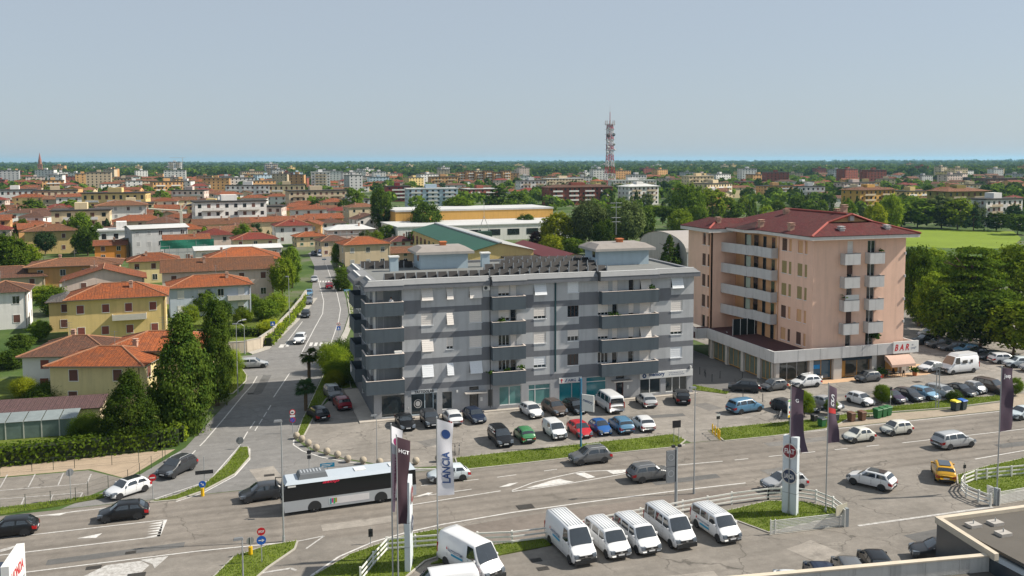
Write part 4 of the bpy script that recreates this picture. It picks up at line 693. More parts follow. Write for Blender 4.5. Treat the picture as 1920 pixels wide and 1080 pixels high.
def house(label, x, y, rz, L, W, H, roof='hip', wall='cream', rt='terracotta', pitch=.36, eave=.6, floors=2, cols=3, scols=2, shut='brown', cat='house', detail=2, group=None, name='house', balc=None, nchim=1, basepx=True, seed=0, wk=None):
    """detail 2: windows as parts; 1: windows joined (too small to pick apart)"""
    r_ = random.Random(int(x*31+y*17)+seed)
    if basepx: b = g(x, y); c = b+Matrix.Rotation(rz, 3, 'Z') @ Vector((0, W/2, 0))
    else: c = Vector((x, y, 0))
    t = thing(name, label, cat, c, rz, group); wm = wallm(wall)
    MB().box(-L/2, L/2, -W/2, W/2, -.3, H).build('wall', wm, t)
    rm = RTX.get(rt) or wallm(rt); hip_roof(t, L, W, H, pitch, eave, rm, roof, mat('ridge_clay', (.3, .15, .085), .9, .2, 4) if detail == 2 and rt not in ('whiteroof', 'green', 'greyroof') else None, wm, far=detail == 1)
    if roof != 'flat': MB().box(-L/2-eave*.9, L/2+eave*.9, -W/2-eave*.9, W/2+eave*.9, H-.14 if roof == 'hip' else H-.02, H-.0).build('eaves', mat('eaves_white', (.5, .46, .4), .8, .1), t) if roof == 'hip' else None
    fh = H/floors; joined = MB(); ww, wh = 1.1, min(1.4, fh*.5)
    for side, n, span in ((0, cols, L), (1, scols, W), (2, scols, W), (3, cols, L)):
        if side == 3: continue
        for f in range(floors):
            zc = fh*f+fh*.55
            for k in range(n):
                u = -span/2+span*(k+.5)/n+r_.uniform(-.15, .15); kind = wk or r_.choice(['shut', 'half', 'open', 'shut'])
                me = wmesh(ww, wh, shut, kind); loc, rot = {0: ((u, -W/2, zc), 0), 1: ((-L/2, u, zc), -math.pi/2), 2: ((L/2, u, zc), math.pi/2)}[side]
                if detail == 2: link('window', me, t, loc, rot)
                else:
                    M_ = Matrix.Translation(loc) @ Matrix.Rotation(rot, 4, 'Z'); joined.face([M_ @ Vector(p) for p in ((-ww/2, -.04, -wh/2), (ww/2, -.04, -wh/2), (ww/2, -.04, wh/2), (-ww/2, -.04, wh/2))], {'shut': 1, 'half': 0, 'open': 0}[kind]); joined.face([M_ @ Vector(p) for p in ((-ww/2-.1, -.12, -wh/2-.12), (ww/2+.1, -.12, -wh/2-.12), (ww/2+.1, -.0, -wh/2-.12), (-ww/2-.1, -.0, -wh/2-.02))], 2)
    if joined.f: joined.build('windows', [GLASS, mat('shutter_'+shut, SHC[shut], .7, .1, 4), wallm('white')], t, kind='stuff')
    for k in range(nchim):
        if roof == 'flat': MB().box(-1.5+3*k, 1.2+3*k, -1.2, 1.2, H+.352, H+2.3).build('roof_house', wm, t)
        else: cx, cy = r_.uniform(-L*.3, L*.3), r_.choice([-1, 1])*W*.18; zz = H+(W/2-abs(cy))*pitch-.3; chim(t, cx, cy, zz, 1.3, .55, BRK)
    if detail == 2 and roof != 'flat':    # gutter along the front eaves, aerial on the ridge
        MB().tube((-L/2-eave, -W/2-eave-.04, H+.0 if roof == 'hip' else H-eave*pitch), (L/2+eave, -W/2-eave-.04, H+.0 if roof == 'hip' else H-eave*pitch), .07, n=6).build('gutter', mat('brown_gutter', (.12, .075, .05), .5, .1), t) if roof != 'gable_y' else None
        ax = r_.uniform(-L*.25, L*.25); az = H+W*.4*pitch; an = MB(); an.tube((ax, .4, az-.4), (ax, .4, az+2.4), .03, n=5); [an.tube((ax-.45, .4, az+2.3-.35*k), (ax+.45, .4, az+2.3-.35*k), .018, n=4) for k in range(3)]; an.build('antenna', GALVA, t); dx = L/2-.3; MB().tube((dx, -W/2-.06, .1), (dx, -W/2-.06, H-.1), .05, n=6).build('drain_pipe', MATS['brown_gutter'] if 'brown_gutter' in MATS else wm, t)
    if balc:
        for f in range(1, floors):
            zz = fh*f; b0, b1 = balc[0]*L, balc[1]*L; m = MB(); m.box(b0, b1, -W/2-1.1, -W/2-1.0, zz, zz+1); m.box(b0, b0+.1, -W/2-.999, -W/2-.003, zz, zz+1); m.box(b1-.1, b1, -W/2-.999, -W/2-.003, zz, zz+1); m.box(b0+.101, b1-.101, -W/2-.998, -W/2-.004, zz, zz+.15); m.build('balcony', mat('balcony_concrete', (.5, .47, .42), .9, .12, 2, dirt=.2), t)
    return t
def block(label, px, py, L, W, H, wall, floors, roofm='greyroof', rz=0., roof='flat', bands=None, group=None, balc=True, pent=True, bcol='white', basepx=True, name='apartment_building', wcol='brown', cols=None):
    """distant apartment house: storeys with balcony slabs and window rows"""
    if basepx: b = g(px, py); c = b+Matrix.Rotation(rz, 3, 'Z') @ Vector((0, W/2, 0))
    else: c = Vector((px, py, 0))
    t = thing(name, label, 'building', c, rz, group); MB().box(-L/2, L/2, -W/2, W/2, -.3, H).build('wall', wallm(wall), t)
    if roof == 'flat': MB().box(-L/2-.5, L/2+.5, -W/2-.5, W/2+.5, H+.003, H+.5).build('flat_roof', RTX.get(roofm) or wallm(roofm), t)
    else: hip_roof(t, L, W, H, .22, 1.2, RTX.get(roofm) or wallm(roofm), 'hip')
    if pent: MB().box(-L*.12, L*.1, -2.5, 2.5, H+.505 if roof == 'flat' else H+.8, H+(3 if roof == 'flat' else 3.2)).build('stair_tower', wallm(wall), t)
    fh = H/floors; win = MB(); bal = MB(); n = cols or max(3, int(L/3.4)); r_ = random.Random(int(px+py))
    for f in range(floors):
        z = fh*f+fh*.3
        for k in range(n):
            u = -L/2+L*(k+.5)/n
            for yy in (-W/2-.03,): win.face([(u-.7, yy, z), (u+.7, yy, z), (u+.7, yy, z+fh*.48), (u-.7, yy, z+fh*.48)], 0 if r_.random() < .6 else 1)
        for k in range(max(2, int(W/4))):
            u = -W/2+W*(k+.5)/max(2, int(W/4))
            for xx in (-L/2-.03, L/2+.03): win.face([(xx, u-.6, z), (xx, u+.6, z), (xx, u+.6, z+fh*.48), (xx, u-.6, z+fh*.48)], 0 if r_.random() < .6 else 1)
        if balc and f:
            for k in range(max(1, n//3)):
                u = -L/2+L*(k+.5)/max(1, n//3); hw_ = L/max(1, n//3)*.3; zz = fh*f; bal.box(u-hw_, u+hw_, -W/2-1.3, -W/2-1.2, zz-.1, zz+1); bal.box(u-hw_, u+hw_, -W/2-1.198, -W/2-.02, zz-.15, zz)
    win.build('windows', [GLASS, mat('shutter_'+wcol, SHC[wcol], .7, .1, 4)], t, kind='stuff')
    if bal.f: bal.build('balconies', wallm(bcol), t, kind='stuff')
    return t
# --- near houses left of the side street
house('pale yellow house with hipped orange tile roof behind the tall dark tree and the hedge', 182, 766, -.30, 11.5, 8.5, 5.5, wall='paleyellow', rt='orange', cols=2, scols=2, shut='brown', wk='shut', pitch=.33)
house('cream house whose orange roof joins the pale yellow house under the tall dark tree', 292, 745, -.2, 13, 9, 6.3, wall='paleyellow', rt='orange', cols=3, pitch=.34, wk='half')
house('white walled house with weathered dark brown hipped roof and air conditioner', 128, 735, -.2, 11.5, 9.5, 5.0, wall='white', rt='brown', cols=2, shut='red', pitch=.34, wk='shut')
house('large yellow two storey house with long balcony and red shutters', 222, 640, .05, 15.6, 10, 7.6, wall='yellow', rt='orange', cols=4, shut='red', balc=(-.05, .3), pitch=.36, wk='shut')
house('yellow side wing of the large yellow house with small loggia', 122, 622, .05, 5, 8, 5.6, wall='yellow', rt='greyroof', cols=1, shut='brown', nchim=0)
house('pale blue grey house with hipped terracotta roof beside the leafy garden', 397, 592, .1, 15.5, 9.5, 6.0, wall='bluegrey', rt='orange', cols=4, shut='white', balc=(.2, .48), pitch=.34)
house('pinkish house with long plain tiled roof behind the pale blue grey house', 412, 566, .05, 23.5, 10.5, 7.2, 'gable', 'pinkish', 'tanroof', cols=5, pitch=.4, eave=.5, nchim=2)
house('pink white gabled house with wide terracotta roof', 196, 568, .1, 16.5, 11, 5.2, 'gable_y', 'pinkish', 'terracotta', cols=2, pitch=.3, nchim=2)
house('brown ochre house with two flat-pitched tan roofs and small balcony', 140, 552, .05, 19, 11, 6.8, wall='tan', rt='tanroof', cols=4, balc=(.1, .3), pitch=.2, shut='white', eave=1.0)
house('ochre yellow house with brown shutters between leafy trees', 96, 476, .1, 15.5, 11, 7.8, wall='yellow', rt='tanroof', cols=2, shut='brown', wk='shut', pitch=.3, eave=1.0)
house('white house with dark stone chimney at the garden edge', 8, 618, .1, 8, 8, 7.0, wall='white', rt='brown', cols=2, nchim=0)
house('low brown roofed house among the left gardens', 16, 560, .15, 15, 10, 4.8, wall='beige', rt='brown', cols=3, pitch=.38)
house('yellow house with tan roof by the orange shed', 290, 530, .1, 12, 9, 5.6, wall='paleyellow', rt='terracotta', cols=3, pitch=.34)
house('hipped bright orange roof house rising over the long tiled roof', 455, 536, .0, 18, 13, 6.6, wall='cream', rt='orange', cols=4, pitch=.36)
house('long white house with flat-pitched pale sheet roof', 450, 512, .12, 23, 9.5, 6.8, 'gable', 'white', 'whiteroof', cols=6, shut='grey', pitch=.16, eave=.5, nchim=0)
house('small bright orange house with terracotta roof', 208, 490, .1, 9, 8, 5.2, 'gable', 'orange', 'terracotta', cols=2, pitch=.3)
house('narrow cream house with grey gable roof beside the bright orange house', 250, 486, .1, 7.5, 8, 6, 'gable_y', 'cream', 'greyroof', cols=1, pitch=.34)
house('long grey house with white sheet roof below the yellow crane', 302, 486, .3, 17, 11, 10, 'gable', 'grey', 'whiteroof', cols=5, floors=3, shut='grey', pitch=.16, nchim=0)
t = house('house being re-roofed inside green netted scaffolding', 352, 492, .1, 13, 9, 7, 'gable', 'grey', 'terracotta', cols=3, pitch=.3)
def scaffold(px, py, L, W, H, rz, label):
    b = g(px, py); t = thing('scaffolding', label, 'scaffolding', b, rz); n = int(L/2.2)
    for k in range(n+1):
        x = -L/2+L*k/n
        for y in (0, -1): MB().tube((x, y, 0), (x, y, H), .06, n=5).build('standard', ALU, t)
    for f in range(1, int(H/2)+1):
        for y in (0, -1): MB().tube((-L/2, y, f*2), (L/2, y, f*2), .05, n=5).build('ledger', ALU, t)
        MB().box(-L/2, L/2, -1, 0, f*2-.08, f*2-.03).build('deck', mat('scaffold_board', (.3, .24, .16), .9, .2), t)
    return t
t = scaffold(352, 497, 15, 9, 7.4, .1, 'grey tube scaffolding with green netting wrapped round a house'); n_ = MB(); n_.grid(lambda u, v: (-7.6+15.2*u, -1.1+.12*math.sin(9*u+3*v), 5.2+2.6*v), 14, 3); n_.build('netting', mat('green_netting', (.02, .15, .10), .9, .3, 3), t)
scaffold(662, 458, 19, 9, 5, .05, 'grey tube scaffolding in front of the metal roofed pink house')
SPEC = [(552, 457, 13.5, 11, 6.8, 'hip', 'white', 'redroof', 'white house with red hipped roof beside the side street'), (585, 462, 11, 8, 3.6, 'hip', 'cream', 'orange', 'low pavilion with orange hipped roof by the hedge'), (626, 440, 11, 9, 5, 'hip', 'white', 'brown', 'white house with dark brown hip roof above the pavilion'), (606, 418, 13, 10, 6, 'hip', 'white', 'plum', 'white house with plum coloured hip roof'), (640, 415, 12, 10, 5.5, 'hip', 'cream', 'redroof', 'cream house with red roof next to the plum roofed house'), (697, 436, 13, 11, 6, 'gable_y', 'white', 'brown', 'white gabled house with brown roof near the avenue trees'), (660, 455, 18, 9, 5, 'hip', 'pinkish', 'whiteroof', 'pink house with pale metal roof behind scaffolding'), (690, 503, 13.5, 10, 7, 'hip', 'beige', 'orange', 'beige house with orange hip roof and tall chimney at the street bend'), (630, 480, 9.5, 8, 5, 'hip', 'beige', 'brown', 'beige house with brown roof and palm in front'), (727, 494, 17, 8, 3.2, 'gable', 'beige', 'tanroof', 'low garage row with rough brown tile roof'), (757, 472, 9, 8, 3.6, 'hip', 'white', 'plum', 'small white house with dark red hip roof by the warehouse'), (682, 418, 15, 10, 8, 'hip', 'beige', 'tanroof', 'tall beige house behind the plum roofed house'), (25, 428, 14, 10, 6.5, 'hip', 'yellow', 'greyroof', 'bright yellow house with grey roof at the town edge'), (118, 422, 10, 8, 4.5, 'hip', 'darkred', 'redroof', 'low red painted house with red roof among trees'), (420, 450, 22, 11, 6.5, 'gable', 'cream', 'tanroof', 'cream house with broad tan roof left of the side street'), (485, 447, 17, 10, 6.8, 'gable', 'cream', 'terracotta', 'cream gabled house next to the broad tan roof'), (345, 455, 16, 10, 5, 'hip', 'cream', 'orange', 'low cream house with orange roof behind the crane'), (318, 442, 13, 10, 6, 'hip', 'beige', 'brown', 'beige house with brown roof above the grey house'), (480, 480, 14, 10, 5.5, 'hip', 'cream', 'redroof', 'low house with bright red roof beside the long white house')]
for i, (x, y, L, W, H, rf_, wl_, rt_, lb) in enumerate(SPEC): house(lb, x, y, .08+.06*(i % 3), L, W, H, rf_, wl_, rt_, cols=3, pitch=.34, detail=2 if y > 450 else 1, shut=('brown', 'green', 'red', 'grey')[i % 4])
house('white four storey house with ochre hipped roof and solar panels', 230, 440, .1, 19.5, 13, 12.5, wall='white', rt='tanroof', floors=4, cols=4, pitch=.24, eave=1, detail=2, shut='grey', balc=(-.5, -.2))
block('low white modern house with flat roof and dark ground floor', 230, 474, 15, 10, 7.5, 'white', 2, 'whiteroof', .1, name='house')
house('white apartment house with red hipped roof left of the old town', 152, 402, .1, 26, 14, 10.5, wall='white', rt='terracotta', floors=3, cols=6, pitch=.25, detail=1)
block('windowless white block with grey stair tower at the town edge', 28, 392, 24, 14, 12.5, 'white', 3, 'greyroof', .1, balc=False)
house('very long old building with brown tiled roof across the town', 405, 380, .06, 112, 13, 7, 'gable', 'beige', 'tanroof', cols=24, pitch=.34, detail=1, nchim=3, cat='building', name='long_building')
house('long cream institute with terracotta roof in the far town', 155, 345, .05, 78, 16, 9, 'hip', 'cream', 'terracotta', cols=18, pitch=.3, detail=1, cat='building', name='long_building')
# --- industrial halls behind the grey block
def hall():
    t = thing('warehouse', 'yellow walled warehouse with big green sheet roof', 'building', (0, 0, 0)); x0, xr, x1, y0, y1 = 41.6, 49.4, 58.6, 115, 192; ze, zr = 7.9, 10.0
    m = MB(); m.box(x0, x1, y0, y1, 0, ze); m.build('wall', wallm('yellow'), t)
    g2 = MB(); g2.face([(x0, y0, ze), (x1, y0, ze), (xr, y0, zr-.05)]); g2.build('gable_wall', wallm('yellow'), t)
    slope(t, [(x0-.6, y1+.5, ze), (x0-.6, y0-.6, ze), (xr, y0-.6, zr), (xr, y1+.5, zr)], RTX['green']); slope(t, [(x1+.6, y0-.6, ze), (x1+.6, y1+.5, ze), (xr, y1+.5, zr), (xr, y0-.6, zr)], mat('grey_sheet_roof', (.33, .33, .32), .7, .12, .6))
    MB().box(xr-.5, xr+.5, y0-.6, y1+.5, zr-.1, zr+.2).build('ridge_cap', ALU, t)
    for k in range(14): MB().box(x0-.06, x0-.003, y0+5+k*6.4, y0+7.6+k*6.4, 3.4, 6.4).build('window', GLASS, t)
    for x in (43.5, 46.4, 52.4, 55): MB().box(x-.8, x+.8, y0-.06, y0-.003, 2.6, 4.6).build('window', GLASS, t)
hall()
t = thing('shed', 'yellow shed with dark red ridged roof beside the green warehouse', 'building', (66.5, 104, 0), .0); MB().box(-4.2, 4.2, -20, 20, 0, 6.8).build('wall', wallm('yellow'), t); hip_roof(t, 8.4, 40, 6.8, .34, .5, mat('dark_red_sheet_roof', (.12, .022, .024), .7, .12, 1), 'gable_y', None, wallm('yellow')); t.location = (64, 120, 0); MB().box(-14, -4.21, -19.5, 12, 0, 6.2).build('side_wing', wallm('yellow'), t); MB().box(-14.2, -4.22, -19.7, 12.2, 6.203, 6.5).build('wing_roof', RTX['greyroof'], t)
for k in range(5): MB().box(-13+k*1.9, -12.1+k*1.9, -19.56, -19.503, 3.4, 5.4).build('window', GLASS, t)
t = thing('factory_hall', 'long low hall with brown fascia band and white roof', 'building', g(940, 452), .05); MB().box(-40, 34, 4, 34, 0, 6).build('wall', wallm('white'), t); MB().box(-40.3, 34.3, 3.7, 34.3, 6.003, 6.4).build('flat_roof', RTX['whiteroof'], t); MB().box(-34, 36, 34.4, 60, 0, 10.2).build('wall', wallm('ochre'), t); MB().box(-34.2, 36.2, 34.2, 60.2, 10.203, 10.9).build('flat_roof', RTX['whiteroof'], t)
for k in range(9): MB().box(-36+k*8, -31+k*8, 3.94, 3.997, 2, 4.4).build('window', GLASS, t)
t = thing('water_tank', 'dark green tank on tall splayed legs behind the grey roof', 'tank', g(908, 470)); MB().box(-2.4, 2.4, -1.5, 1.5, 4.6, 6.8).build('tank', mat('dark_green_tank', (.02, .06, .04), .7, .15, 2), t); [MB().tube((sx*1.8, sy*1.2, 0), (sx*1.6, sy*1.1, 4.6), .14, n=6).build('leg', ALU, t) for sx in (-1, 1) for sy in (-1, 1)]; [MB().tube((sx*2, 0, 6.8), (0, 0, 12), .1, n=6).build('stay', ALU, t) for sx in (-1, 1)]; MB().tube((0, 0, 12), (0, 0, 17), .06, n=5).build('mast', ALU, t)
t = thing('vaulted_hall', 'grey hall with barrel vaulted sheet roof between the two apartment blocks', 'building', (119, 128, 0), .0); n_ = 14
m = MB(); pts = [(-15*math.cos(math.pi*k/n_), 6+4.6*math.sin(math.pi*k/n_)) for k in range(n_+1)]
for k in range(n_): m.face([(-17, pts[k][0], pts[k][1]), (17, pts[k][0], pts[k][1]), (17, pts[k+1][0], pts[k+1][1]), (-17, pts[k+1][0], pts[k+1][1])])
m.build('vault_roof', mat('pinkish_grey_sheet', (.34, .31, .285), .7, .1, .7), t, smooth=True); e = MB(); e.face([(-16.8, p[0], p[1]-.1) for p in pts]+[(-16.8, 15, 0), (-16.8, -15, 0)]); e.box(-16.7, 16.8, -14.9, 14.9, 0, 6); e.build('wall', wallm('grey'), t)
for k in range(4): MB().box(-14+k*8, -9+k*8, -14.96, -14.903, 1.5, 4.6).build('window', wallm('beige'), t)
# --- apartment houses standing out of the town
BL = [('pale blue five storey block with white eaves across the avenue', 812, 392, 33, 14, 13, 'lightblue', 5, 'whiteroof', 'flat'), ('red brick apartment block with brown roof and white balconies', 1090, 384, 49, 14, 12.5, 'brick', 4, 'brown', 'hip'), ('white four storey block with pale hipped roof', 1207, 384, 25, 14, 13, 'white', 4, 'whiteroof', 'hip'), ('dark red flat roofed block left of the pale blue one', 748, 378, 18, 14, 11.5, 'darkred', 4, 'greyroof', 'flat'), ('brown block with long concrete balconies in the old town', 597, 398, 35, 14, 13, 'beige', 4, 'greyroof', 'flat'), ('white eight storey tower house in the town centre', 602, 360, 19, 14, 20, 'white', 7, 'whiteroof', 'flat'), ('brown and yellow block with flat roof', 834, 356, 30, 14, 14, 'tan', 4, 'greyroof', 'flat'), ('low red brick block with flat roof near the tall cedar', 905, 376, 26, 14, 9, 'brick', 3, 'whiteroof', 'flat'), ('white block with dark stripe left of the brick apartments', 1000, 368, 24, 14, 13.5, 'white', 4, 'greyroof', 'flat'), ('pale block behind the brick apartments', 1060, 356, 44, 14, 12, 'beige', 4, 'whiteroof', 'flat'), ('long white and blue block behind the lattice tower', 1190, 356, 50, 14, 10, 'white', 3, 'whiteroof', 'flat'), ('beige stepped block among the trees right of the tower', 1315, 362, 27, 14, 16, 'cream', 5, 'beige', 'flat'), ('ochre apartment house with tan hipped roof beyond the park', 1645, 396, 29, 15, 13, 'ochre', 4, 'tanroof', 'hip'), ('olive apartment house with tan roof and yellow end wall', 1815, 410, 27, 15, 14.5, 'olive', 4, 'tanroof', 'hip'), ('white and grey modern flats at the far side of the park', 1882, 424, 24, 12, 12.5, 'white', 4, 'greyroof', 'flat'), ('dark modern office block with flat roof', 1795, 352, 34, 18, 11, 'dark', 3, 'greyroof', 'flat'), ('wide dark modern block with pale eaves', 1885, 354, 50, 18, 11, 'brown', 3, 'greyroof', 'flat'), ('grey concrete block beside the brown balconied block', 662, 404, 20, 12, 9, 'grey', 3, 'greyroof', 'flat'), ('white tower block under a crane on the horizon', 328, 330, 27, 18, 31, 'white', 9, 'greyroof', 'flat'), ('pair-topped pale tower block on the horizon', 510, 336, 22, 18, 27, 'grey', 8, 'whiteroof', 'flat'), ('beige apartment tower in the far town', 110, 332, 24, 18, 24, 'apricot', 7, 'terracotta', 'flat'), ('yellow tower house in the far town', 260, 328, 15, 14, 22, 'yellow', 6, 'whiteroof', 'flat'), ('wide beige silo block in the far town', 475, 340, 34, 20, 16, 'beige', 4, 'greyroof', 'flat'), ('white low block with sheds in front of the silo block', 432, 350, 32, 16, 7, 'white', 2, 'whiteroof', 'flat'), ('pale block with balconies near the old town', 232, 352, 22, 14, 11, 'beige', 4, 'greyroof', 'flat'), ('pale pink block with white balconies', 700, 346, 40, 14, 11, 'pinkish', 4, 'greyroof', 'flat'), ('white gabled terrace among trees on the right', 1345, 382, 18, 12, 8, 'white', 3, 'terracotta', 'flat')]
for i, (lb, x, y, L, W, H, wl_, fl, rm_, rf_) in enumerate(BL): block(lb, x, y, L, W, H, wl_, fl, rm_, .05+.1*((i*7) % 5-2)*.5, rf_, bcol='white' if wl_ in ('brick', 'lightblue', 'darkred', 'pinkish') else 'beige')
for k in range(6): block('tall brown and orange tower of the stepped apartment row', 866+17*k, 347, 11, 12, 16.5+(k % 2)*2, 'apricot' if k in (0, 5) else 'tan', 5, 'brown', .05, 'flat', group='towers of the stepped apartment row', pent=False)
block('low olive wing with yellow corner beside the white modern flats', 1770, 402, 16, 12, 9, 'olive', 3, 'tanroof', .05, 'hip')
# --- the rest of the town: look-alike small houses, far away
KIND = [('cream', 'terracotta', 'hip'), ('white', 'terracotta', 'hip'), ('yellow', 'orange', 'hip'), ('beige', 'tanroof', 'gable'), ('pinkish', 'redroof', 'hip'), ('cream', 'tanroof', 'gable'), ('white', 'brown', 'hip'), ('apricot', 'terracotta', 'gable')]
CN = dict(cream='cream', white='white', yellow='yellow', beige='beige', pinkish='pale pink', apricot='apricot'); RN = dict(terracotta='terracotta', orange='orange', tanroof='tan', redroof='red', brown='brown')
taken = []; HP = []
for o in list(col.objects):
    if o.parent is None and o.type == 'EMPTY' and o.location.y > 60: taken.append((o.location.x, o.location.y, 9))
def spot_ok(x, y, r):
    for a, b, q in taken:
        if abs(a-x) < r+q and abs(b-y) < r+q and (a-x)**2+(b-y)**2 < (r+q)**2*.8: return False
    return True
def on_street(x, y): return -12 < x-(-11+(y-46)*.1 if y < 200 else 5+(y-200)*.5) < 22 and y < 330
STF = MB(); SMATS = []
def smi(m):
    if m not in SMATS: SMATS.append(m)
    return SMATS.index(m)
def stuff_house(x, y, rz, L, W, H, rf_, wl_, rt_, fl, big):
    """a far house of the joined town: walls, roof, window rows"""
    i0 = len(STF.v); c, s_ = math.cos(rz), math.sin(rz); STF.box(-L/2, L/2, -W/2, W/2, -.3, H, smi(wallm(wl_))); e = .6; mr = smi(RTX['greyroof'] if big else RTX[rt_])
    if big: STF.box(-L/2-.4, L/2+.4, -W/2-.4, W/2+.4, H+.003, H+.5, mr); STF.box(-2, 2, -2, 2, H+.503, H+2.6, smi(wallm(wl_)))
    else:
        l, w_ = L/2+e, W/2+e; zt = H+w_*.36; r = max(.1, l-w_) if rf_ == 'hip' else l; q = [(-l, -w_, H), (l, -w_, H), (l, w_, H), (-l, w_, H)]; A, B = (-r, 0, zt), (r, 0, zt)
        for f in ([q[0], q[1], B, A], [q[2], q[3], A, B], [q[1], q[2], B], [q[3], q[0], A]):
            p = [Vector(k) for k in f]; u = (p[1]-p[0]).normalized(); v = u.cross(p[-1]-p[0]).normalized().cross(u); STF.face(p, mr, [((k-p[0]).dot(u), (k-p[0]).dot(v)) for k in p])
    n = max(3, int(L/4)); g_ = smi(GLASS)
    for f in range(fl):
        z = H/fl*(f+.3)
        for k in range(n): u = -L/2+L*(k+.5)/n; STF.face([(u-.6, -W/2-.04, z), (u+.6, -W/2-.04, z), (u+.6, -W/2-.04, z+1.4), (u-.6, -W/2-.04, z+1.4)], g_)
        for u in (-W/4, W/4): STF.face([(-L/2-.04, u-.6, z), (-L/2-.04, u+.6, z), (-L/2-.04, u+.6, z+1.4), (-L/2-.04, u-.6, z+1.4)], g_)
    for i in range(i0, len(STF.v)): a, b, z = STF.v[i]; STF.v[i] = (x+a*c-b*s_, y+a*s_+b*c, z)
def far_houses(n, zone, xr, yr, r=9, stuff=False):
    k = 0; tries = 0
    while k < n and tries < n*60:
        tries += 1; px = rnd.uniform(*xr); py = rnd.uniform(yr[0]**.5, yr[1]**.5)**2; p = g(px, py)
        if on_street(p.x, p.y) or (30 < p.x < 125 and 60 < p.y < 240): continue
        rr = r*(1+.0004*p.y)
        if not spot_ok(p.x, p.y, rr): continue
        taken.append((p.x, p.y, rr)); i = rnd.randrange(len(KIND)); wl_, rt_, rf_ = KIND[i]; L = rnd.uniform(11, 17)*(1+.0003*p.y); W = rnd.uniform(8.5, 11); fl = rnd.choice((2, 2, 2, 3)); k += 1
        big = rnd.random() < (.3 if stuff else .12); rz = rnd.uniform(-.25, .35)+rnd.choice((0, 0, math.pi/2))
        if stuff:
            if big: L, W, fl = rnd.uniform(12, 28), 13, rnd.choice((3, 4, 4, 5, 6, 7)); wl_ = rnd.choice(('white', 'white', 'cream', 'grey', 'beige', 'brick', 'apricot', 'pinkish', 'tan', 'white', 'lightblue', 'yellow'))
            stuff_house(p.x, p.y, rz if not big else rnd.uniform(-.3, .4), L, W, 2.9*fl, rf_, wl_, rt_, fl, big)
        elif big: block('plain %s apartment house with flat roof %s' % (CN[wl_], zone), p.x, p.y, rnd.uniform(18, 34), 13, rnd.uniform(9, 14), wl_, rnd.choice((3, 4)), 'greyroof', rnd.uniform(-.3, .4), 'flat', group='plain %s apartment houses %s' % (CN[wl_], zone), basepx=False)
        else: house('small %s house with %s %s roof %s' % (CN[wl_], RN[rt_], 'hipped' if rf_ == 'hip' else 'gabled', zone), p.x, p.y, rz, L, W, 2.9*fl, rf_, wl_, rt_, pitch=.36, cols=3, detail=1, group='small %s houses with %s %s roofs %s' % (CN[wl_], RN[rt_], 'hipped' if rf_ == 'hip' else 'gabled', zone), basepx=False, nchim=1 if p.y < 600 else 0, floors=fl)
far_houses(150, 'in the old town rows', (-20, 640), (362, 470), r=6.8); far_houses(40, 'beyond the avenue trees', (760, 1300), (338, 372)); far_houses(60, 'among the trees beyond the park', (1300, 1940), (340, 392))
far_houses(330, 'in the far town', (-20, 720), (321, 362), r=8, stuff=True); far_houses(190, '', (720, 1300), (318, 352), r=8, stuff=True); far_houses(190, '', (1300, 1940), (318, 358), r=8, stuff=True)
tag(STF.build('far_town', SMATS, kind='stuff'), 'dense far town of tiled roofs and pale blocks reaching towards the horizon', 'town')
# --- landmarks on the skyline
t = thing('church_tower', 'brick church bell tower with pointed spire on the horizon', 'church', g(76, 331), .1); BRT = mat('old_brick', (.3, .14, .09), .9, .15, .3); MB().box(-4.5, 4.5, -4.5, 4.5, 0, 26).build('tower', BRT, t); MB().box(-5, 5, -5, 5, 26.003, 27).build('cornice', BRT, t); MB().tube((0, 0, 27), (0, 0, 33), 3.6, 3.4, 8).build('belfry', BRT, t); MB().tube((0, 0, 33), (0, 0, 52), 3.6, .15, 8).build('spire', mat('spire_tiles', (.3, .12, .09), .9, .15, .4), t)
for s in (-1, 1): MB().box(s*2-.8, s*2+.8, -4.56, -4.503, 19, 24).build('window', GLASS, t)
def lattice(t, prof, mm, z0=0., red=True):
    n = 0
    for (w0, za), (w1, zb) in zip(prof[:-1], prof[1:]):
        m = MB(); c0 = [(-w0, -w0, za), (w0, -w0, za), (w0, w0, za), (-w0, w0, za)]; c1 = [(-w1, -w1, zb), (w1, -w1, zb), (w1, w1, zb), (-w1, w1, zb)]
        for i in range(4):
            j = (i+1) % 4; m.tube(c0[i], c1[i], .46, n=5); m.tube(c0[i], c1[j], .26, n=4); m.tube(c0[j], c1[i], .26, n=4); m.tube(c1[i], c1[j], .3, n=4)
        m.build('lattice_section', mm[n % len(mm)], t); n += 1
t = thing('radio_tower', 'tall red and white lattice radio tower hung with dishes and antennas', 'tower', g(1143, 351)); RW = [mat('tower_red', (.33, .025, .03), .7, .1), mat('tower_white', (.52, .5, .5), .7, .1)]
prof = [(6.2, 0), (5.2, 8), (4.4, 16), (3.8, 24), (3.4, 31), (3.1, 38), (3.0, 44), (3.0, 50), (3.0, 56), (3.0, 62), (2.9, 68), (2.6, 73)]; lattice(t, prof, RW)
MB().tube((0, 0, 73), (0, 0, 88), .5, .3, 6).build('mast', RW[0], t); MB().tube((0, 0, 88), (0, 0, 97), .2, .08, 6).build('mast', RW[1], t); MB().tube((0, 0, 30), (0, 0, 73), .5, n=6).build('mast', RW[0], t)
for z in (44, 50, 56, 62, 68, 74): MB().box(-4.6, 4.6, -4.6, 4.6, z-.2, z+.1).build('platform', RW[1], t)
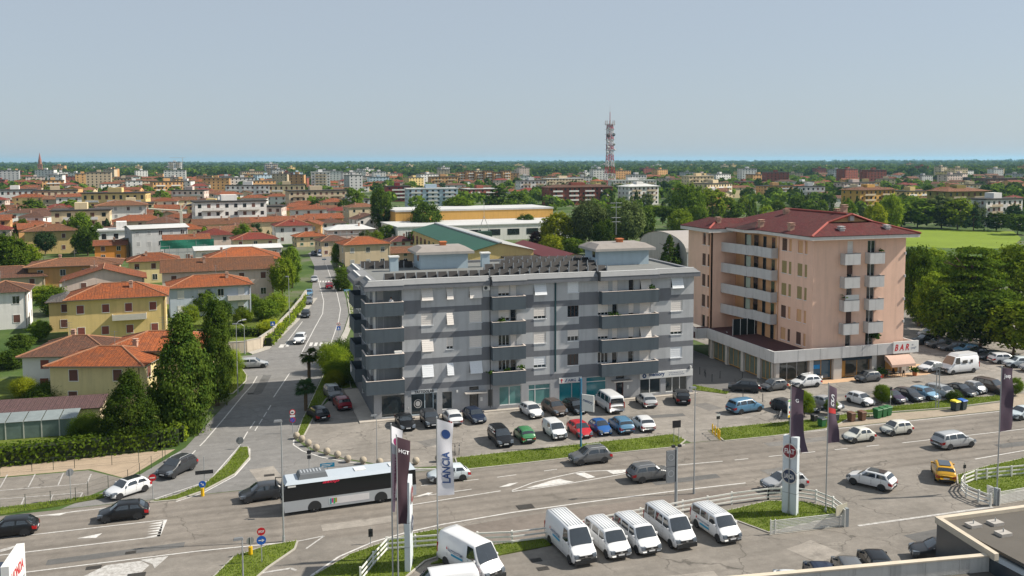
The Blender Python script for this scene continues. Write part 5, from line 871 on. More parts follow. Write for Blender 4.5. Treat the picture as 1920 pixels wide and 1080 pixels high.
for k in range(10): a = 2*math.pi*k/10; MB().box(5.6*math.cos(a)-.3, 5.6*math.cos(a)+.3, 5.6*math.sin(a)-.3, 5.6*math.sin(a)+.3, 72.5, 78).build('panel_antenna', RW[1], t); MB().tube((0, 0, 74), (5.6*math.cos(a), 5.6*math.sin(a), 74), .12, n=4).build('arm', RW[0], t)
for x, z, r_, c in ((-3.6, 60.5, 2.3, mat('dish_brown', (.08, .04, .035), .7, .1)), (3.2, 61.5, 2.0, mat('dish_dark', (.06, .07, .08), .6, .1)), (-3.6, 53, 1.5, RW[1]), (-3.8, 47, 1.7, RW[1]), (3.9, 50, 1.3, mat('dish_olive', (.12, .13, .1), .7, .1)), (4.6, 44, 1.3, RW[1]), (-4.6, 41, 1.4, RW[1]), (-3.4, 69, 1.4, RW[1])):
    m = MB(); m.lathe([(.01, .5), (r_*.6, .25), (r_, 0), (r_, -.5), (.01, -.6)], n=14); rot_mb(m, lambda a, b, cc: (x+a, -4.2-cc, z+b)).build('dish', c, t)
def crane(px, py, h, jib, label, mm, lean=0., rz=0.):
    t = thing('tower_crane', label, 'crane', g(px, py), rz); MB().box(-.5, .5, -.5, .5, 0, h).build('mast', mm, t); MB().box(-jib*.25, jib, -.35, .35, h, h+.7).build('jib', mm, t) if not lean else None
    if lean: MB().tube((0, 0, h), (-jib, 0, h+1), .3, n=5).build('jib', mm, t); MB().tube((0, 0, h), (lean, 0, h+lean*1.3), .25, n=5).build('strut', mm, t)
    MB().box(-.9, .9, -.9, .9, -.2, .5).build('base', CONC, t); MB().tube((0, 0, h), (0, 0, h+2.5), .2, n=5).build('apex', mm, t)
crane(341, 449, 11.5, 12, 'small pale tower crane with folded jib above the scaffolded house', mat('crane_pale', (.55, .55, .45), .6, .1), 2.6); crane(343, 330, 40, -26, 'red and white tower crane beside the white tower block', RW[1])
# ------------------------------------------------------------ trees, hedges, grass
BARK = mat('bark', (.12, .085, .055), .95, .25, 4, .6, 12)
LM = dict(dark=leafmat('dark_foliage', (.022, .052, .009), (.105, .155, .022), .3), mid=leafmat('mid_foliage', (.045, .095, .01), (.165, .235, .026), .4), light=leafmat('light_foliage', (.09, .155, .012), (.28, .35, .032), .45), grey=leafmat('grey_green_foliage', (.06, .088, .03), (.16, .2, .065)), yellow=leafmat('yellow_green_foliage', (.12, .165, .01), (.4, .43, .03), .4), blue=leafmat('blue_green_foliage', (.018, .046, .018), (.07, .115, .04), .25), plum=leafmat('plum_foliage', (.03, .014, .014), (.075, .03, .03)))
def leafquad(mb, p, n, s, r_):
    u = n.orthogonal().normalized(); a = r_.uniform(0, 6.28); v = n.cross(u); uu = u*math.cos(a)+v*math.sin(a); vv = n.cross(uu); s2 = s*r_.uniform(.5, .8)
    mb.face([p-uu*s, p-vv*s2, p+uu*s, p+vv*s2])
def crown_mesh(kind, seed, nclump=130, per=46, leaf=.34):
    """unit crown: height 1 (z 0..1), radius about .5; clumps of leaf-sized faces with gaps between"""
    r_ = random.Random(seed); mb = MB(); cl = []
    def rp():
        while True:
            v = Vector((r_.uniform(-1, 1), r_.uniform(-1, 1), r_.uniform(-1, 1)))
            if .05 < v.length < 1: return v
    for i in range(nclump):
        if kind == 'round':
            v = rp(); v = v.normalized()*(v.length**.4); lob = 1+.28*noise.noise(v*1.7+Vector((seed, 0, 0))); c = Vector((v.x*.42*lob, v.y*.42*lob, .5+v.z*.44*lob)); rad = .088
        elif kind == 'cone':
            z = r_.random()**1.3; rr = (.46*(1-z)**.8+.03)*r_.uniform(.55, 1.05); a = r_.uniform(0, 6.28); c = Vector((rr*math.cos(a), rr*math.sin(a), .06+.92*z)); rad = .075*(1.2-z)
        elif kind == 'egg':
            z = r_.random()**1.15; rr = .47*(1-z)**.6*min(1, .6+z*2)*r_.uniform(.6, 1.04)*(1+.12*math.sin(9*z+seed)); a = r_.uniform(0, 6.28); c = Vector((rr*math.cos(a), rr*math.sin(a), .03+.93*z)); rad = .085*(1.15-.5*z)
        elif kind == 'column':
            z = r_.random(); rr = .36*math.sin(math.pi*min(1, .12+z*.86))**.6*r_.uniform(.5, 1); a = r_.uniform(0, 6.28); c = Vector((rr*math.cos(a), rr*math.sin(a), .04+.94*z)); rad = .08
        elif kind == 'cedar':
            tier = i % 8; z = .14+.8*tier/7.5; rr = (.52*(1-.72*(tier/7.5)**1.4))*r_.uniform(.25, 1); a = r_.uniform(0, 6.28); c = Vector((rr*math.cos(a), rr*math.sin(a), z-rr*.12)); rad = .07
        elif kind == 'pine':
            v = rp(); c = Vector((v.x*.5, v.y*.5, .8+v.z*.15+.06*noise.noise(v*3))); rad = .08
        elif kind == 'willow':
            v = rp(); v = v.normalized()*(v.length**.4); c = Vector((v.x*.44, v.y*.44, .55+v.z*.4)); rad = .09
        else:
            v = rp(); c = Vector((v.x*.5, v.y*.5, .5+v.z*.5)); rad = .12
        cl.append((c, rad))
    cen = Vector((0, 0, .45))
    for c, rad in cl:
        sh = r_.uniform(.7, 1.25)
        for k in range(per):
            o = Vector((r_.gauss(0, 1), r_.gauss(0, 1), r_.gauss(0, .75)))*rad*.62*sh
            if kind == 'cedar': o.z *= .35
            if kind == 'willow': o.z *= 1.7
            if kind == 'pine': o.z *= .7
            p = c+o; n = ((p-c).normalized()*.7+(p-cen).normalized()*.5+Vector((r_.uniform(-.7, .7), r_.uniform(-.7, .7), r_.uniform(-.2, .9)))).normalized(); leafquad(mb, p, n, leaf*.05*r_.uniform(.7, 1.3), r_)
    return mb
def trunk_mesh(kind, seed):
    r_ = random.Random(seed); m = MB(); top = .82 if kind in ('cone', 'cedar', 'column', 'egg') else .5
    if kind == 'pine': top = .72
    m.tube((0, 0, 0), (.01, .01, top), .026, .012, 7)
    for k in range(7):
        z = top*r_.uniform(.45, 1); a = r_.uniform(0, 6.28); l = .3 if kind not in ('column', 'egg') else .11; m.tube((0, 0, z*.9), (l*math.cos(a), l*math.sin(a), z*.9+r_.uniform(.05, .22)), .011, .004, 5)
    return m
CRN = {}; TRK = {}
def proto(kind, lm, var, lod):
    k = (kind, lm, var, lod)
    if k not in CRN:
        n, per, leaf = {0: (250, 88, .30), 1: (150, 44, .56), 2: (80, 24, 1.0)}[lod]; CRN[k] = crown_mesh(kind, var*13+len(kind), n, per, leaf).mesh('crown', LM[lm])
        if (kind, var) not in TRK: TRK[kind, var] = trunk_mesh(kind, var).mesh('trunk', BARK)
    return CRN[k], TRK[kind, var]
TN = dict(egg='tapering dense', round='round broadleaf', cone='pointed conifer', column='slim columnar', cedar='layered cedar', pine='flat topped umbrella pine', willow='drooping feathery', bush='bushy')
LN = dict(dark='dark green', mid='green', light='bright green', grey='grey green', yellow='yellow green', blue='blue green', plum='purple leaved')
def tree(x, y, h, wd, kind='round', lm='mid', label=None, group=None, lod=None, z=0., name=None, cb=.12):
    d = (Vector((x, y, 0))-Vector((CAM.x, CAM.y, 0))).length; lod = (0 if d < 150 else 1 if d < 420 else 2) if lod is None else lod
    var = rnd.randrange(3 if lod else 4); c, t_ = proto(kind, lm, var, lod); cat = 'shrub' if kind == 'bush' else 'tree'
    t = thing(name or {'bush': 'shrub', 'cone': 'conifer_tree', 'cedar': 'cedar_tree', 'pine': 'umbrella_pine'}.get(kind, 'broadleaf_tree'), label or '%s %s tree' % (LN[lm], TN[kind]), cat, (x, y, z), rnd.uniform(0, 6.28), group)
    o = link('crown', c, t, (0, 0, h*cb if kind not in ('pine', 'bush') else 0)); o.scale = (wd, wd, h*(1-cb) if kind not in ('pine', 'bush') else h)
    o = link('trunk', t_, t); o.scale = (h*.9, h*.9, h)
    return t
def ptree(px, py, top, wpx, kind, lm, label, **kw):
    b = g(px, py); s = (py-302)/31.; return tree(b.x, b.y, (py-top)/s, wpx/s*1.12, kind, lm, label, **kw)
for a in [(345, 808, 582, 128, 'egg', 'dark', 'tall pointed dark green tree in front of the cream house at the street corner', dict(cb=.01, lod=0, name='broadleaf_tree')), (246, 836, 690, 112, 'egg', 'dark', 'broad dark green tree in front of the pale yellow house', dict(cb=.02)), (408, 760, 560, 74, 'column', 'dark', 'dark slender tree behind the tall dense one along the lane', dict(cb=.05)), (165, 830, 772, 62, 'bush', 'mid', 'round green garden shrub behind the hedge', {}), (95, 760, 712, 72, 'bush', 'dark', 'dark shrub at the brown roofed house', {}), (45, 745, 705, 40, 'bush', 'yellow', 'yellow green shrub by the garden gate', {}),
  (433, 705, 655, 40, 'bush', 'light', 'bright green shrub at the grass corner of the side lane', {}), (385, 592, 540, 42, 'round', 'mid', 'green tree in the garden of the pale blue grey house', {}), (355, 610, 570, 30, 'bush', 'light', 'light green shrub between the yellow and blue grey houses', {}), (415, 612, 560, 40, 'round', 'dark', 'dark leafy tree in the corner garden', {}), (455, 606, 575, 34, 'bush', 'light', 'light green shrub by the lawn', {}), (500, 600, 560, 46, 'bush', 'mid', 'clipped green shrub mass along the garden wall', {}), (520, 585, 548, 36, 'bush', 'light', 'light climber-covered shrub on the garden wall', {}), (505, 628, 598, 40, 'bush', 'yellow', 'yellow green shrub overhanging the pale street wall', {}),
  (530, 562, 480, 44, 'willow', 'light', 'feathery light green birch beside the pinkish house', {}), (548, 540, 462, 40, 'column', 'mid', 'tall green tree at the bend of the side street', {}), (538, 510, 468, 34, 'round', 'dark', 'dark tree behind the birch', {}), (470, 582, 550, 32, 'bush', 'mid', 'shrub in the garden behind the pale wall', {}), (110, 590, 540, 60, 'bush', 'mid', 'green shrub mass beside the yellow side wing', {}), (85, 560, 535, 60, 'bush', 'light', 'light shrub behind the yellow house', {}), (40, 665, 625, 46, 'round', 'dark', 'dark garden tree left of the brown roof', {}), (75, 640, 600, 40, 'round', 'mid', 'green garden tree above the brown roof', {}), (20, 690, 655, 60, 'bush', 'dark', 'dark clipped hedge mass at the garden path', {}), (300, 560, 540, 26, 'bush', 'light', 'small shrub at the yellow house with tan roof', {}),
  (20, 520, 435, 62, 'round', 'mid', 'large green tree at the ochre yellow house', {}), (45, 510, 452, 56, 'round', 'light', 'light green tree in front of the ochre yellow house', {}), (8, 500, 440, 50, 'round', 'dark', 'dark tree at the left gardens', {}), (150, 470, 395, 46, 'round', 'mid', 'green tree beside the ochre yellow house', {}), (165, 480, 420, 40, 'round', 'dark', 'dark tree between ochre and white houses', {}), (60, 415, 372, 42, 'round', 'mid', 'green tree by the bright yellow house', {}), (85, 425, 398, 50, 'round', 'light', 'light tree by the red painted house', {}), (185, 472, 415, 26, 'column', 'dark', 'dark cypress beside the white four storey house', {}),
  (595, 405, 372, 26, 'round', 'dark', 'dark round tree below the brown balconied block', dict()), (510, 392, 374, 28, 'round', 'mid', 'round tree at the left end of the balconied block', {}), (537, 396, 378, 24, 'round', 'dark', 'dark tree at the balconied block', {}), (588, 440, 415, 12, 'column', 'mid', 'palm-like slim tree by the red roofed house', {}), (632, 500, 455, 22, 'round', 'mid', 'small palm-shaped tree at the street bend', {}), (645, 520, 500, 30, 'bush', 'mid', 'hedge shrub along the street bend', {}), (640, 545, 515, 30, 'bush', 'dark', 'dark shrub in front of the beige corner house', {}), (685, 465, 430, 24, 'round', 'grey', 'grey green tree by the scaffolding', {}), (705, 462, 432, 26, 'round', 'light', 'light tree at the avenue mouth', {}), (725, 455, 420, 30, 'round', 'mid', 'tree at the avenue mouth', {}),
  (665, 412, 352, 34, 'round', 'mid', 'tall green tree near the brown balconied block', {}), (715, 440, 350, 40, 'round', 'dark', 'tall dark tree at the left side of the avenue', {}), (712, 430, 375, 22, 'cone', 'dark', 'dark pointed conifer at the avenue', {}), (738, 425, 385, 40, 'round', 'blue', 'blue green tree at the avenue', {}), (800, 445, 378, 56, 'round', 'dark', 'big dark round tree at the right side of the avenue', {}), (770, 432, 395, 34, 'round', 'mid', 'green tree over the avenue', {}), (778, 470, 430, 24, 'round', 'mid', 'green tree at the warehouse corner', {}), (860, 430, 368, 50, 'pine', 'mid', 'flat topped pine behind the brown fascia hall', {}), (935, 410, 343, 54, 'cedar', 'dark', 'dark cedar behind the brown fascia hall', {}), (970, 400, 360, 46, 'round', 'mid', 'green tree beside the dark cedar', {}), (1045, 470, 396, 62, 'round', 'yellow', 'bright yellow green tree behind the dark red shed roof', {}), (985, 440, 400, 36, 'round', 'dark', 'dark tree left of the bright yellow green one', {}), (1085, 462, 405, 44, 'round', 'mid', 'green tree right of the bright yellow green one', {}), (1150, 460, 400, 50, 'round', 'mid', 'green tree between the two grey poplars', {}), (1205, 455, 392, 46, 'round', 'dark', 'dark tree left of the umbrella pines', {}), (1275, 450, 392, 46, 'round', 'light', 'light tree right of the umbrella pines', {}), (1310, 445, 385, 40, 'round', 'mid', 'green tree beside the pink wing roof', {}), (1012, 468, 432, 40, 'round', 'plum', 'dark purple leaved tree behind the shed', {}), (1035, 475, 440, 40, 'bush', 'yellow', 'low yellow green shrub by the shed', {}), (1075, 480, 445, 46, 'round', 'mid', 'green tree at the end of the shed', {}), (1105, 470, 372, 62, 'willow', 'grey', 'tall grey green poplar behind the antenna', {}), (1176, 470, 376, 62, 'willow', 'grey', 'tall grey green poplar right of the antenna', {}), (1130, 478, 410, 40, 'round', 'dark', 'dark tree between the poplars', {}), (1225, 440, 384, 44, 'pine', 'mid', 'umbrella pine beside the vaulted hall', {}), (1252, 442, 386, 46, 'pine', 'dark', 'second umbrella pine above the vaulted hall', {}), (1290, 430, 340, 60, 'round', 'mid', 'tall green tree behind the umbrella pines', {}), (1255, 512, 440, 40, 'cone', 'dark', 'dark conifer between the grey block and the vaulted hall', {}), (1272, 510, 455, 28, 'cone', 'dark', 'smaller dark conifer beside the vaulted hall', {}), (1330, 425, 352, 60, 'round', 'light', 'light green tree above the pink tower roof', {}), (1365, 420, 368, 50, 'round', 'mid', 'green tree above the pink tower roof', {}), (1335, 432, 385, 22, 'cone', 'dark', 'pointed conifer behind the pink tower', {}),
  (1820, 640, 448, 150, 'cedar', 'mid', 'huge spreading cedar in the park beyond the parking row', dict(lod=0)), (1890, 600, 455, 110, 'round', 'light', 'tall bright green tree behind the huge cedar', {}), (1778, 648, 538, 96, 'round', 'mid', 'broad tree with yellowing top beside the parking row', {}), (1838, 655, 546, 108, 'round', 'dark', 'dark round crown over the parked row', {}), (1900, 665, 560, 110, 'round', 'light', 'green tree with pale flowers at the end of the parking row', {}), (1735, 565, 478, 70, 'round', 'mid', 'green tree at the corner of the pink tower', {}), (1775, 575, 480, 70, 'round', 'mid', 'green tree behind the broad yellowing tree', {}), (1725, 600, 530, 46, 'bush', 'yellow', 'yellow flowering shrub by the park lamp', {}), (1740, 610, 565, 50, 'bush', 'grey', 'grey green shrub at the park corner', {}), (1750, 530, 462, 60, 'round', 'light', 'bright tree at the edge of the meadow', {}), (1712, 530, 460, 40, 'round', 'dark', 'dark tree behind the pink tower edge', {}), (1722, 612, 462, 54, 'round', 'mid', 'green tree hugging the corner of the pink tower', {}), (1748, 622, 505, 64, 'round', 'light', 'light green tree between the pink tower and the huge cedar', {}), (1795, 560, 470, 70, 'round', 'mid', 'green tree above the parked row at the park edge', {}), (1930, 560, 470, 80, 'round', 'yellow', 'yellow green tree at the right park edge', {}),
  (1640, 450, 380, 40, 'round', 'yellow', 'bright yellow green tree behind the red roof', {}), (1670, 440, 365, 40, 'round', 'light', 'light green tree behind the red roof', {}), (1720, 427, 370, 80, 'round', 'mid', 'great round tree beyond the meadow', {}), (1690, 428, 378, 60, 'round', 'mid', 'round tree left of the great one', {}), (1765, 428, 368, 64, 'round', 'grey', 'grey green tree beyond the meadow', {}), (1795, 430, 372, 56, 'round', 'light', 'light green tree beyond the meadow', {}), (1825, 433, 390, 34, 'cone', 'blue', 'blue green conifer at the end of the meadow', {}), (1868, 433, 398, 46, 'round', 'dark', 'dark tree at the modern flats', {}), (1908, 440, 400, 50, 'round', 'dark', 'dark tree right of the modern flats', {}), (1750, 400, 360, 40, 'round', 'dark', 'dark tree in front of the olive house', {}), (1588, 440, 372, 0.1+30, 'round', 'mid', 'tree at the left of the ochre apartment house', {})]: ptree(*a[:7], **a[7])
b = g(1340, 640)
for i, (x, y) in enumerate(((50, -14.4), (53.6, -14.7), (62.8, -12.6), (72.2, -14.7), (82.4, -14.4))): tree(x, y, (3.2, 2.0, 2.6, 1.6, 2.4)[i], (2.6, 1.8, 2.4, 1.8, 2.2)[i], 'round' if i != 3 else 'bush', ('light', 'mid', 'mid', 'dark', 'mid')[i], ('small round roadside tree beside the sponsor board', 'low shrub next to the small roadside tree', 'leafy shrub at the white car bay', 'dark shrub at the foot of the lattice mast', 'shrub at the right end of the verge')[i], lod=0)
for x, y, h, w_, lm, lb in ((-1.6, 20, 3.0, 5, 'mid', 'clipped hedge shrub at the back corner of the grey block'), (-2.4, 26, 4.5, 4.5, 'light', 'light shrub with red tips at the street entry'), (-3.0, 17.2, 2.4, 2.6, 'yellow', 'orange-tipped clipped shrub beside the wall unit'), (-.4, 31, 4, 5, 'dark', 'dark shrub behind the grey block')): tree(x, y, h, w_, 'bush', lm, lb, lod=0)
# palms
def palm(x, y, h, label):
    t = thing('palm_tree', label, 'palm', (x, y, .1)); m = MB()
    for k in range(8): m.tube((0, 0, h*k/8), (0, 0, h*(k+1)/8), .2+.03*(k % 2), .24, 9)
    m.build('trunk', mat('palm_fibre', (.13, .09, .05), .95, .3, 6, .8, 15), t); fr = MB(); r_ = random.Random(int(x*9))
    for k in range(70):                   # fan leaves: a stalk and a folded spray of blades
        a = r_.uniform(0, 6.28); e = r_.uniform(-.9, 1.1); d = Vector((math.cos(a)*math.cos(e), math.sin(a)*math.cos(e), math.sin(e))); p = Vector((0, 0, h))+d*r_.uniform(.5, .95); sd_ = d.cross(Vector((0, 0, 1))).normalized(); up = sd_.cross(d)
        for j in range(9):
            q = (j-4)/4*1.15; dd = d*math.cos(q)+sd_*math.sin(q); tip = p+dd*r_.uniform(.6, .85)-Vector((0, 0, .18*abs(q)+.1)); s = dd.cross(up).normalized()*.05; fr.face([p, p+dd*.4+s, tip, p+dd*.4-s])
        fr.tube(Vector((0, 0, h-.05)), p, .02, n=4, cap=False)
    fr.build('fronds', LM['blue'] if x < -6.5 else LM['dark'], t); return t
palm(-6.2, 19.0, 4.2, 'tall fan palm on the grass strip by the street junction'); palm(-7.6, 6.2, 2.9, 'shorter fan palm with yellowed lower fronds by the round road signs')
# hedges: one clipped box of leaves each
def hedge(pts, h, wd, lm, label, dens=42, leaf=.16):
    t = thing('hedge', label, 'hedge', (*pts[0], 0)); mb = MB(); r_ = random.Random(len(pts)+int(pts[0][0])); co = MB(); o = Vector((*pts[0], 0))
    for a, b in zip(pts[:-1], pts[1:]):
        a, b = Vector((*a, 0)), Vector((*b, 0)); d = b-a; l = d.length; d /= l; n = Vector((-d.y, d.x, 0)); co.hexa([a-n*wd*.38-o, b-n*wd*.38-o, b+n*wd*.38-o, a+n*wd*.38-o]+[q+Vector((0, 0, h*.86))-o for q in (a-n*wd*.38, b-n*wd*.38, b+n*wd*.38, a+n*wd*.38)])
        for k in range(int(l*dens*(h*2+wd)/3)):
            u = r_.random()*l; f = r_.random()*(2*h+wd)
            if f < h: p, nn = a+d*u-n*wd/2+Vector((0, 0, f)), -n
            elif f < 2*h: p, nn = a+d*u+n*wd/2+Vector((0, 0, f-h)), n
            else: p, nn = a+d*u+n*(f-2*h-wd/2)+Vector((0, 0, h)), Vector((0, 0, 1))
            p += Vector((r_.gauss(0, .12), r_.gauss(0, .12), r_.gauss(0, .13))); nn = (nn+Vector((r_.uniform(-.8, .8), r_.uniform(-.8, .8), r_.uniform(-.3, .8)))).normalized(); leafquad(mb, p-o, nn, leaf*r_.uniform(.7, 1.5), r_)
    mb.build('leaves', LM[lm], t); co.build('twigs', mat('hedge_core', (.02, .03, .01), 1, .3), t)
hedge([(-62, -3.2), (-40, -4.6), (-34, -4.4), (-24, -3.6), (-22.2, -2.6)], 2.0, 1.8, 'mid', 'long clipped green hedge along the gravel strip', 60); hedge([(-22.0, -2.2), (-21.7, 3.2)], 1.8, 1.3, 'light', 'short green hedge turning along the lane', 60)
hedge([(-10.6, 48), (-5.2, 74), (-1, 96)], 1.6, 1.2, 'light', 'green hedge topping the pale street wall', 30, .22); hedge([(-24, 61), (-12, 58)], 1.6, 1.6, 'mid', 'clipped hedge across the corner garden', 40)
hedge([(13, 152), (18, 205)], 1.6, 1.2, 'dark', 'dark hedge along the far side of the side street', 16, .3); hedge([(-34, 33), (-20, 30)], 1.5, 1.4, 'dark', 'dark hedge on the garden side of the lane', 40)
# far woods and scattered trees
GR = 'scattered trees %s'
def scatter(n, xr, yr, zone, hs=(7, 14), kinds=('round', 'round', 'round', 'willow', 'cone', 'column')):
    k = tries = 0
    while k < n and tries < n*40:
        tries += 1; px = rnd.uniform(*xr); py = rnd.uniform(yr[0]**.5, yr[1]**.5)**2; p = g(px, py)
        if on_street(p.x, p.y) or (30 < p.x < 125 and 60 < p.y < 240) or (1650 < px < 1920 and 426 < py): continue
        if not spot_ok(p.x, p.y, 2.5): continue
        taken.append((p.x, p.y, 2.5)); kd = rnd.choice(kinds); lm = rnd.choice(('mid', 'dark', 'mid', 'light', 'grey', 'blue')); h = rnd.uniform(*hs); k += 1
        tree(p.x, p.y, h, h*rnd.uniform(.6, .95) if kd in ('round', 'willow') else h*.45, kd, lm, '%s %s tree %s' % (LN[lm], TN[kd], zone), '%s %s trees %s' % (LN[lm], TN[kd], zone))
scatter(62, (-10, 640), (352, 480), 'between the town houses', (5, 10)); scatter(78, (640, 1300), (348, 425), 'along the avenue and beyond', (6, 11)); scatter(88, (1290, 1930), (350, 428), 'between the houses beyond the park', (6, 12))
import numpy as np
def woods(name, n, dr, seed, lm, nl, leaf, hr, ang=(-34, 34), keep=None, label='far off woodland fading to the horizon'):
    """a wood too far to count: crowns of leaf clumps joined into one object"""
    rs = np.random.RandomState(seed); d = np.sqrt(rs.uniform(dr[0]**2, dr[1]**2, n)) if dr[1] < 2500 else np.exp(rs.uniform(math.log(dr[0]), math.log(dr[1]), n)); a = np.radians(rs.uniform(ang[0], ang[1], n)+17.1)
    x, y = CAM.x+d*np.sin(a), CAM.y+d*np.cos(a); 
    if keep is not None: q = keep(x, y, d, np.degrees(a)-17.1, rs); x, y, d = x[q], y[q], d[q]; n = len(x)
    h = rs.uniform(*hr, n); w_ = h*rs.uniform(.5, .8, n)*(1+d/6000)
    v = rs.normal(size=(n, nl, 3)); v /= np.linalg.norm(v, axis=2, keepdims=True); v[:, :, 2] = np.abs(v[:, :, 2])*1.1-.25; rad = rs.uniform(.75, 1.08, (n, nl, 1)); P_ = v*rad
    P_[:, :, :2] *= w_[:, None, None]*.62; P_[:, :, 2] = h[:, None]*(.42+.5*P_[:, :, 2]); P_[:, :, 0] += x[:, None]; P_[:, :, 1] += y[:, None]
    nn = v+rs.normal(scale=.45, size=v.shape); nn /= np.linalg.norm(nn, axis=2, keepdims=True); t1 = np.cross(nn, rs.normal(size=nn.shape)); t1 /= np.linalg.norm(t1, axis=2, keepdims=True); t2 = np.cross(nn, t1); s = (leaf*w_)[:, None, None]*rs.uniform(.6, 1.3, (n, nl, 1))
    V = np.stack([P_-t1*s, P_-t2*s*.8, P_+t1*s, P_+t2*s*.8], axis=2).reshape(-1, 3); nf = len(V)//4
    me = bpy.data.meshes.new(name); me.vertices.add(len(V)); me.vertices.foreach_set('co', V.ravel().astype('f')); me.loops.add(len(V)); me.loops.foreach_set('vertex_index', np.arange(len(V), dtype='i')); me.polygons.add(nf); me.polygons.foreach_set('loop_start', np.arange(0, len(V), 4, dtype='i')); me.polygons.foreach_set('loop_total', np.full(nf, 4, 'i')); me.materials.append(LM[lm]); me.update(); me.validate()
    return tag(link(name, me, kind='stuff'), label, 'trees')
def kp_town(x, y, d, an, rs): return rs.uniform(size=len(x)) < np.where((an < -4) & (d < 1900), .2, np.where(an > 8, .5, .3))
woods('woodland', 3200, (480, 1500), 3, 'mid', 70, .2, (6, 12), keep=kp_town, label='green treetops filling the gaps of the far town and suburbs'); woods('woodland', 2000, (620, 1700), 4, 'dark', 60, .22, (6, 13), keep=kp_town, label='darker treetops among the far suburbs')
woods('woodland', 5200, (1650, 4200), 5, 'mid', 34, .34, (9, 18), label='wide belt of woodland beyond the town'); woods('woodland', 5200, (1600, 4500), 8, 'dark', 30, .36, (9, 20), label='dark woods of the plain beyond the town'); woods('woodland', 6000, (3800, 15000), 6, 'dark', 16, .6, (8, 22), label='last line of woods along the horizon')
# white sheds and far villages flecking the woods
for k in range(46):
    px = rnd.uniform(0, 1920); py = rnd.uniform(311, 327); p = g(px, py); L_ = rnd.uniform(30, 80); m = MB(); m.box(-L_/2, L_/2, -10, 10, 0, rnd.uniform(8, 13)); o = m.build('far_shed', wallm(rnd.choice(('white', 'white', 'beige', 'pinkish'))), loc=p, rz=rnd.uniform(-.3, .4)); tag(o, 'pale shed roof showing among the woods of the plain', 'shed', 'pale sheds far out in the woods')
# grass blades on the verges and lawns
def grass(polys, dens, hr, lm, name='grass', label='grass growing on the verges and lawns'):
    mb = MB(); r_ = random.Random(5)
    for p, h in polys:
        xs, ys = [q[0] for q in p], [q[1] for q in p]; A = abs(sum(p[k][0]*p[(k+1) % len(p)][1]-p[(k+1) % len(p)][0]*p[k][1] for k in range(len(p))))/2
        if A > 600: continue
        for _ in range(int(A*dens)):
            for _t in range(12):
                x, y = r_.uniform(min(xs), max(xs)), r_.uniform(min(ys), max(ys)); ins = False; j = len(p)-1
                for i in range(len(p)):
                    if (p[i][1] > y) != (p[j][1] > y) and x < (p[j][0]-p[i][0])*(y-p[i][1])/(p[j][1]-p[i][1])+p[i][0]: ins = not ins
                    j = i
                if ins: break
            else: continue
            hh = r_.uniform(*hr)*(1+.9*max(0, noise.noise(Vector((x*.6, y*.6, 0))))); a = r_.uniform(0, 6.28); dx, dy = math.cos(a)*.035, math.sin(a)*.035; lx, ly = r_.uniform(-.5, .5)*hh, r_.uniform(-.5, .5)*hh
            mb.face([(x-dx, y-dy, h-.01), (x+dx, y+dy, h-.01), (x+lx, y+ly, h+hh)])
    o = mb.build(name, LM[lm], kind='stuff'); return tag(o, label, 'grass')
LM['grassblade'] = leafmat('grass_blades', (.085, .15, .012), (.24, .31, .035), .35)
grass(VERGES, 55, (.07, .2), 'grassblade')
# ------------------------------------------------------------ vehicles
TYRE = mat('tyre_rubber', (.018, .018, .019), .85, .1, 6); RIM = mat('alloy_rim', (.38, .39, .4), .35, .05, 4, metal=.7); DRIM = mat('dark_alloy_rim', (.09, .09, .095), .4, .05, 4, metal=.6); TRIM = mat('black_plastic_trim', (.022, .023, .025), .6, .1, 4)
CGL = mat('car_glass', (.022, .028, .034), .04, .3, 1.5, spec=1., coat=.6); LAMP = mat('headlamp', (.11, .13, .155), .12, .05, 3, spec=.8); TAIL = mat('tail_lamp', (.32, .008, .01), .25, .05, 3); PLATE = mat('number_plate', (.66, .67, .68), .5, .04, 3)
CARCOL = dict(white=(.64, .65, .66), cream=(.62, .62, .56), black=(.011, .012, .014), grey=(.105, .11, .115), silver=(.36, .37, .38), dark=(.035, .038, .043), navy=(.016, .025, .05), red=(.42, .012, .018), darkred=(.2, .008, .02), blue=(.012, .09, .3), lightblue=(.16, .3, .42), steel=(.085, .2, .32), green=(.045, .2, .075), yellow=(.62, .33, .01), brown=(.085, .065, .055), icewhite=(.56, .62, .65), plum=(.04, .025, .05))
def paintm(c): return mat('car_paint_'+c, CARCOL[c], .3, .02, .7, coat=.3 if sum(CARCOL[c]) < .3 else .6, spec=.25 if sum(CARCOL[c]) < .3 else .45)
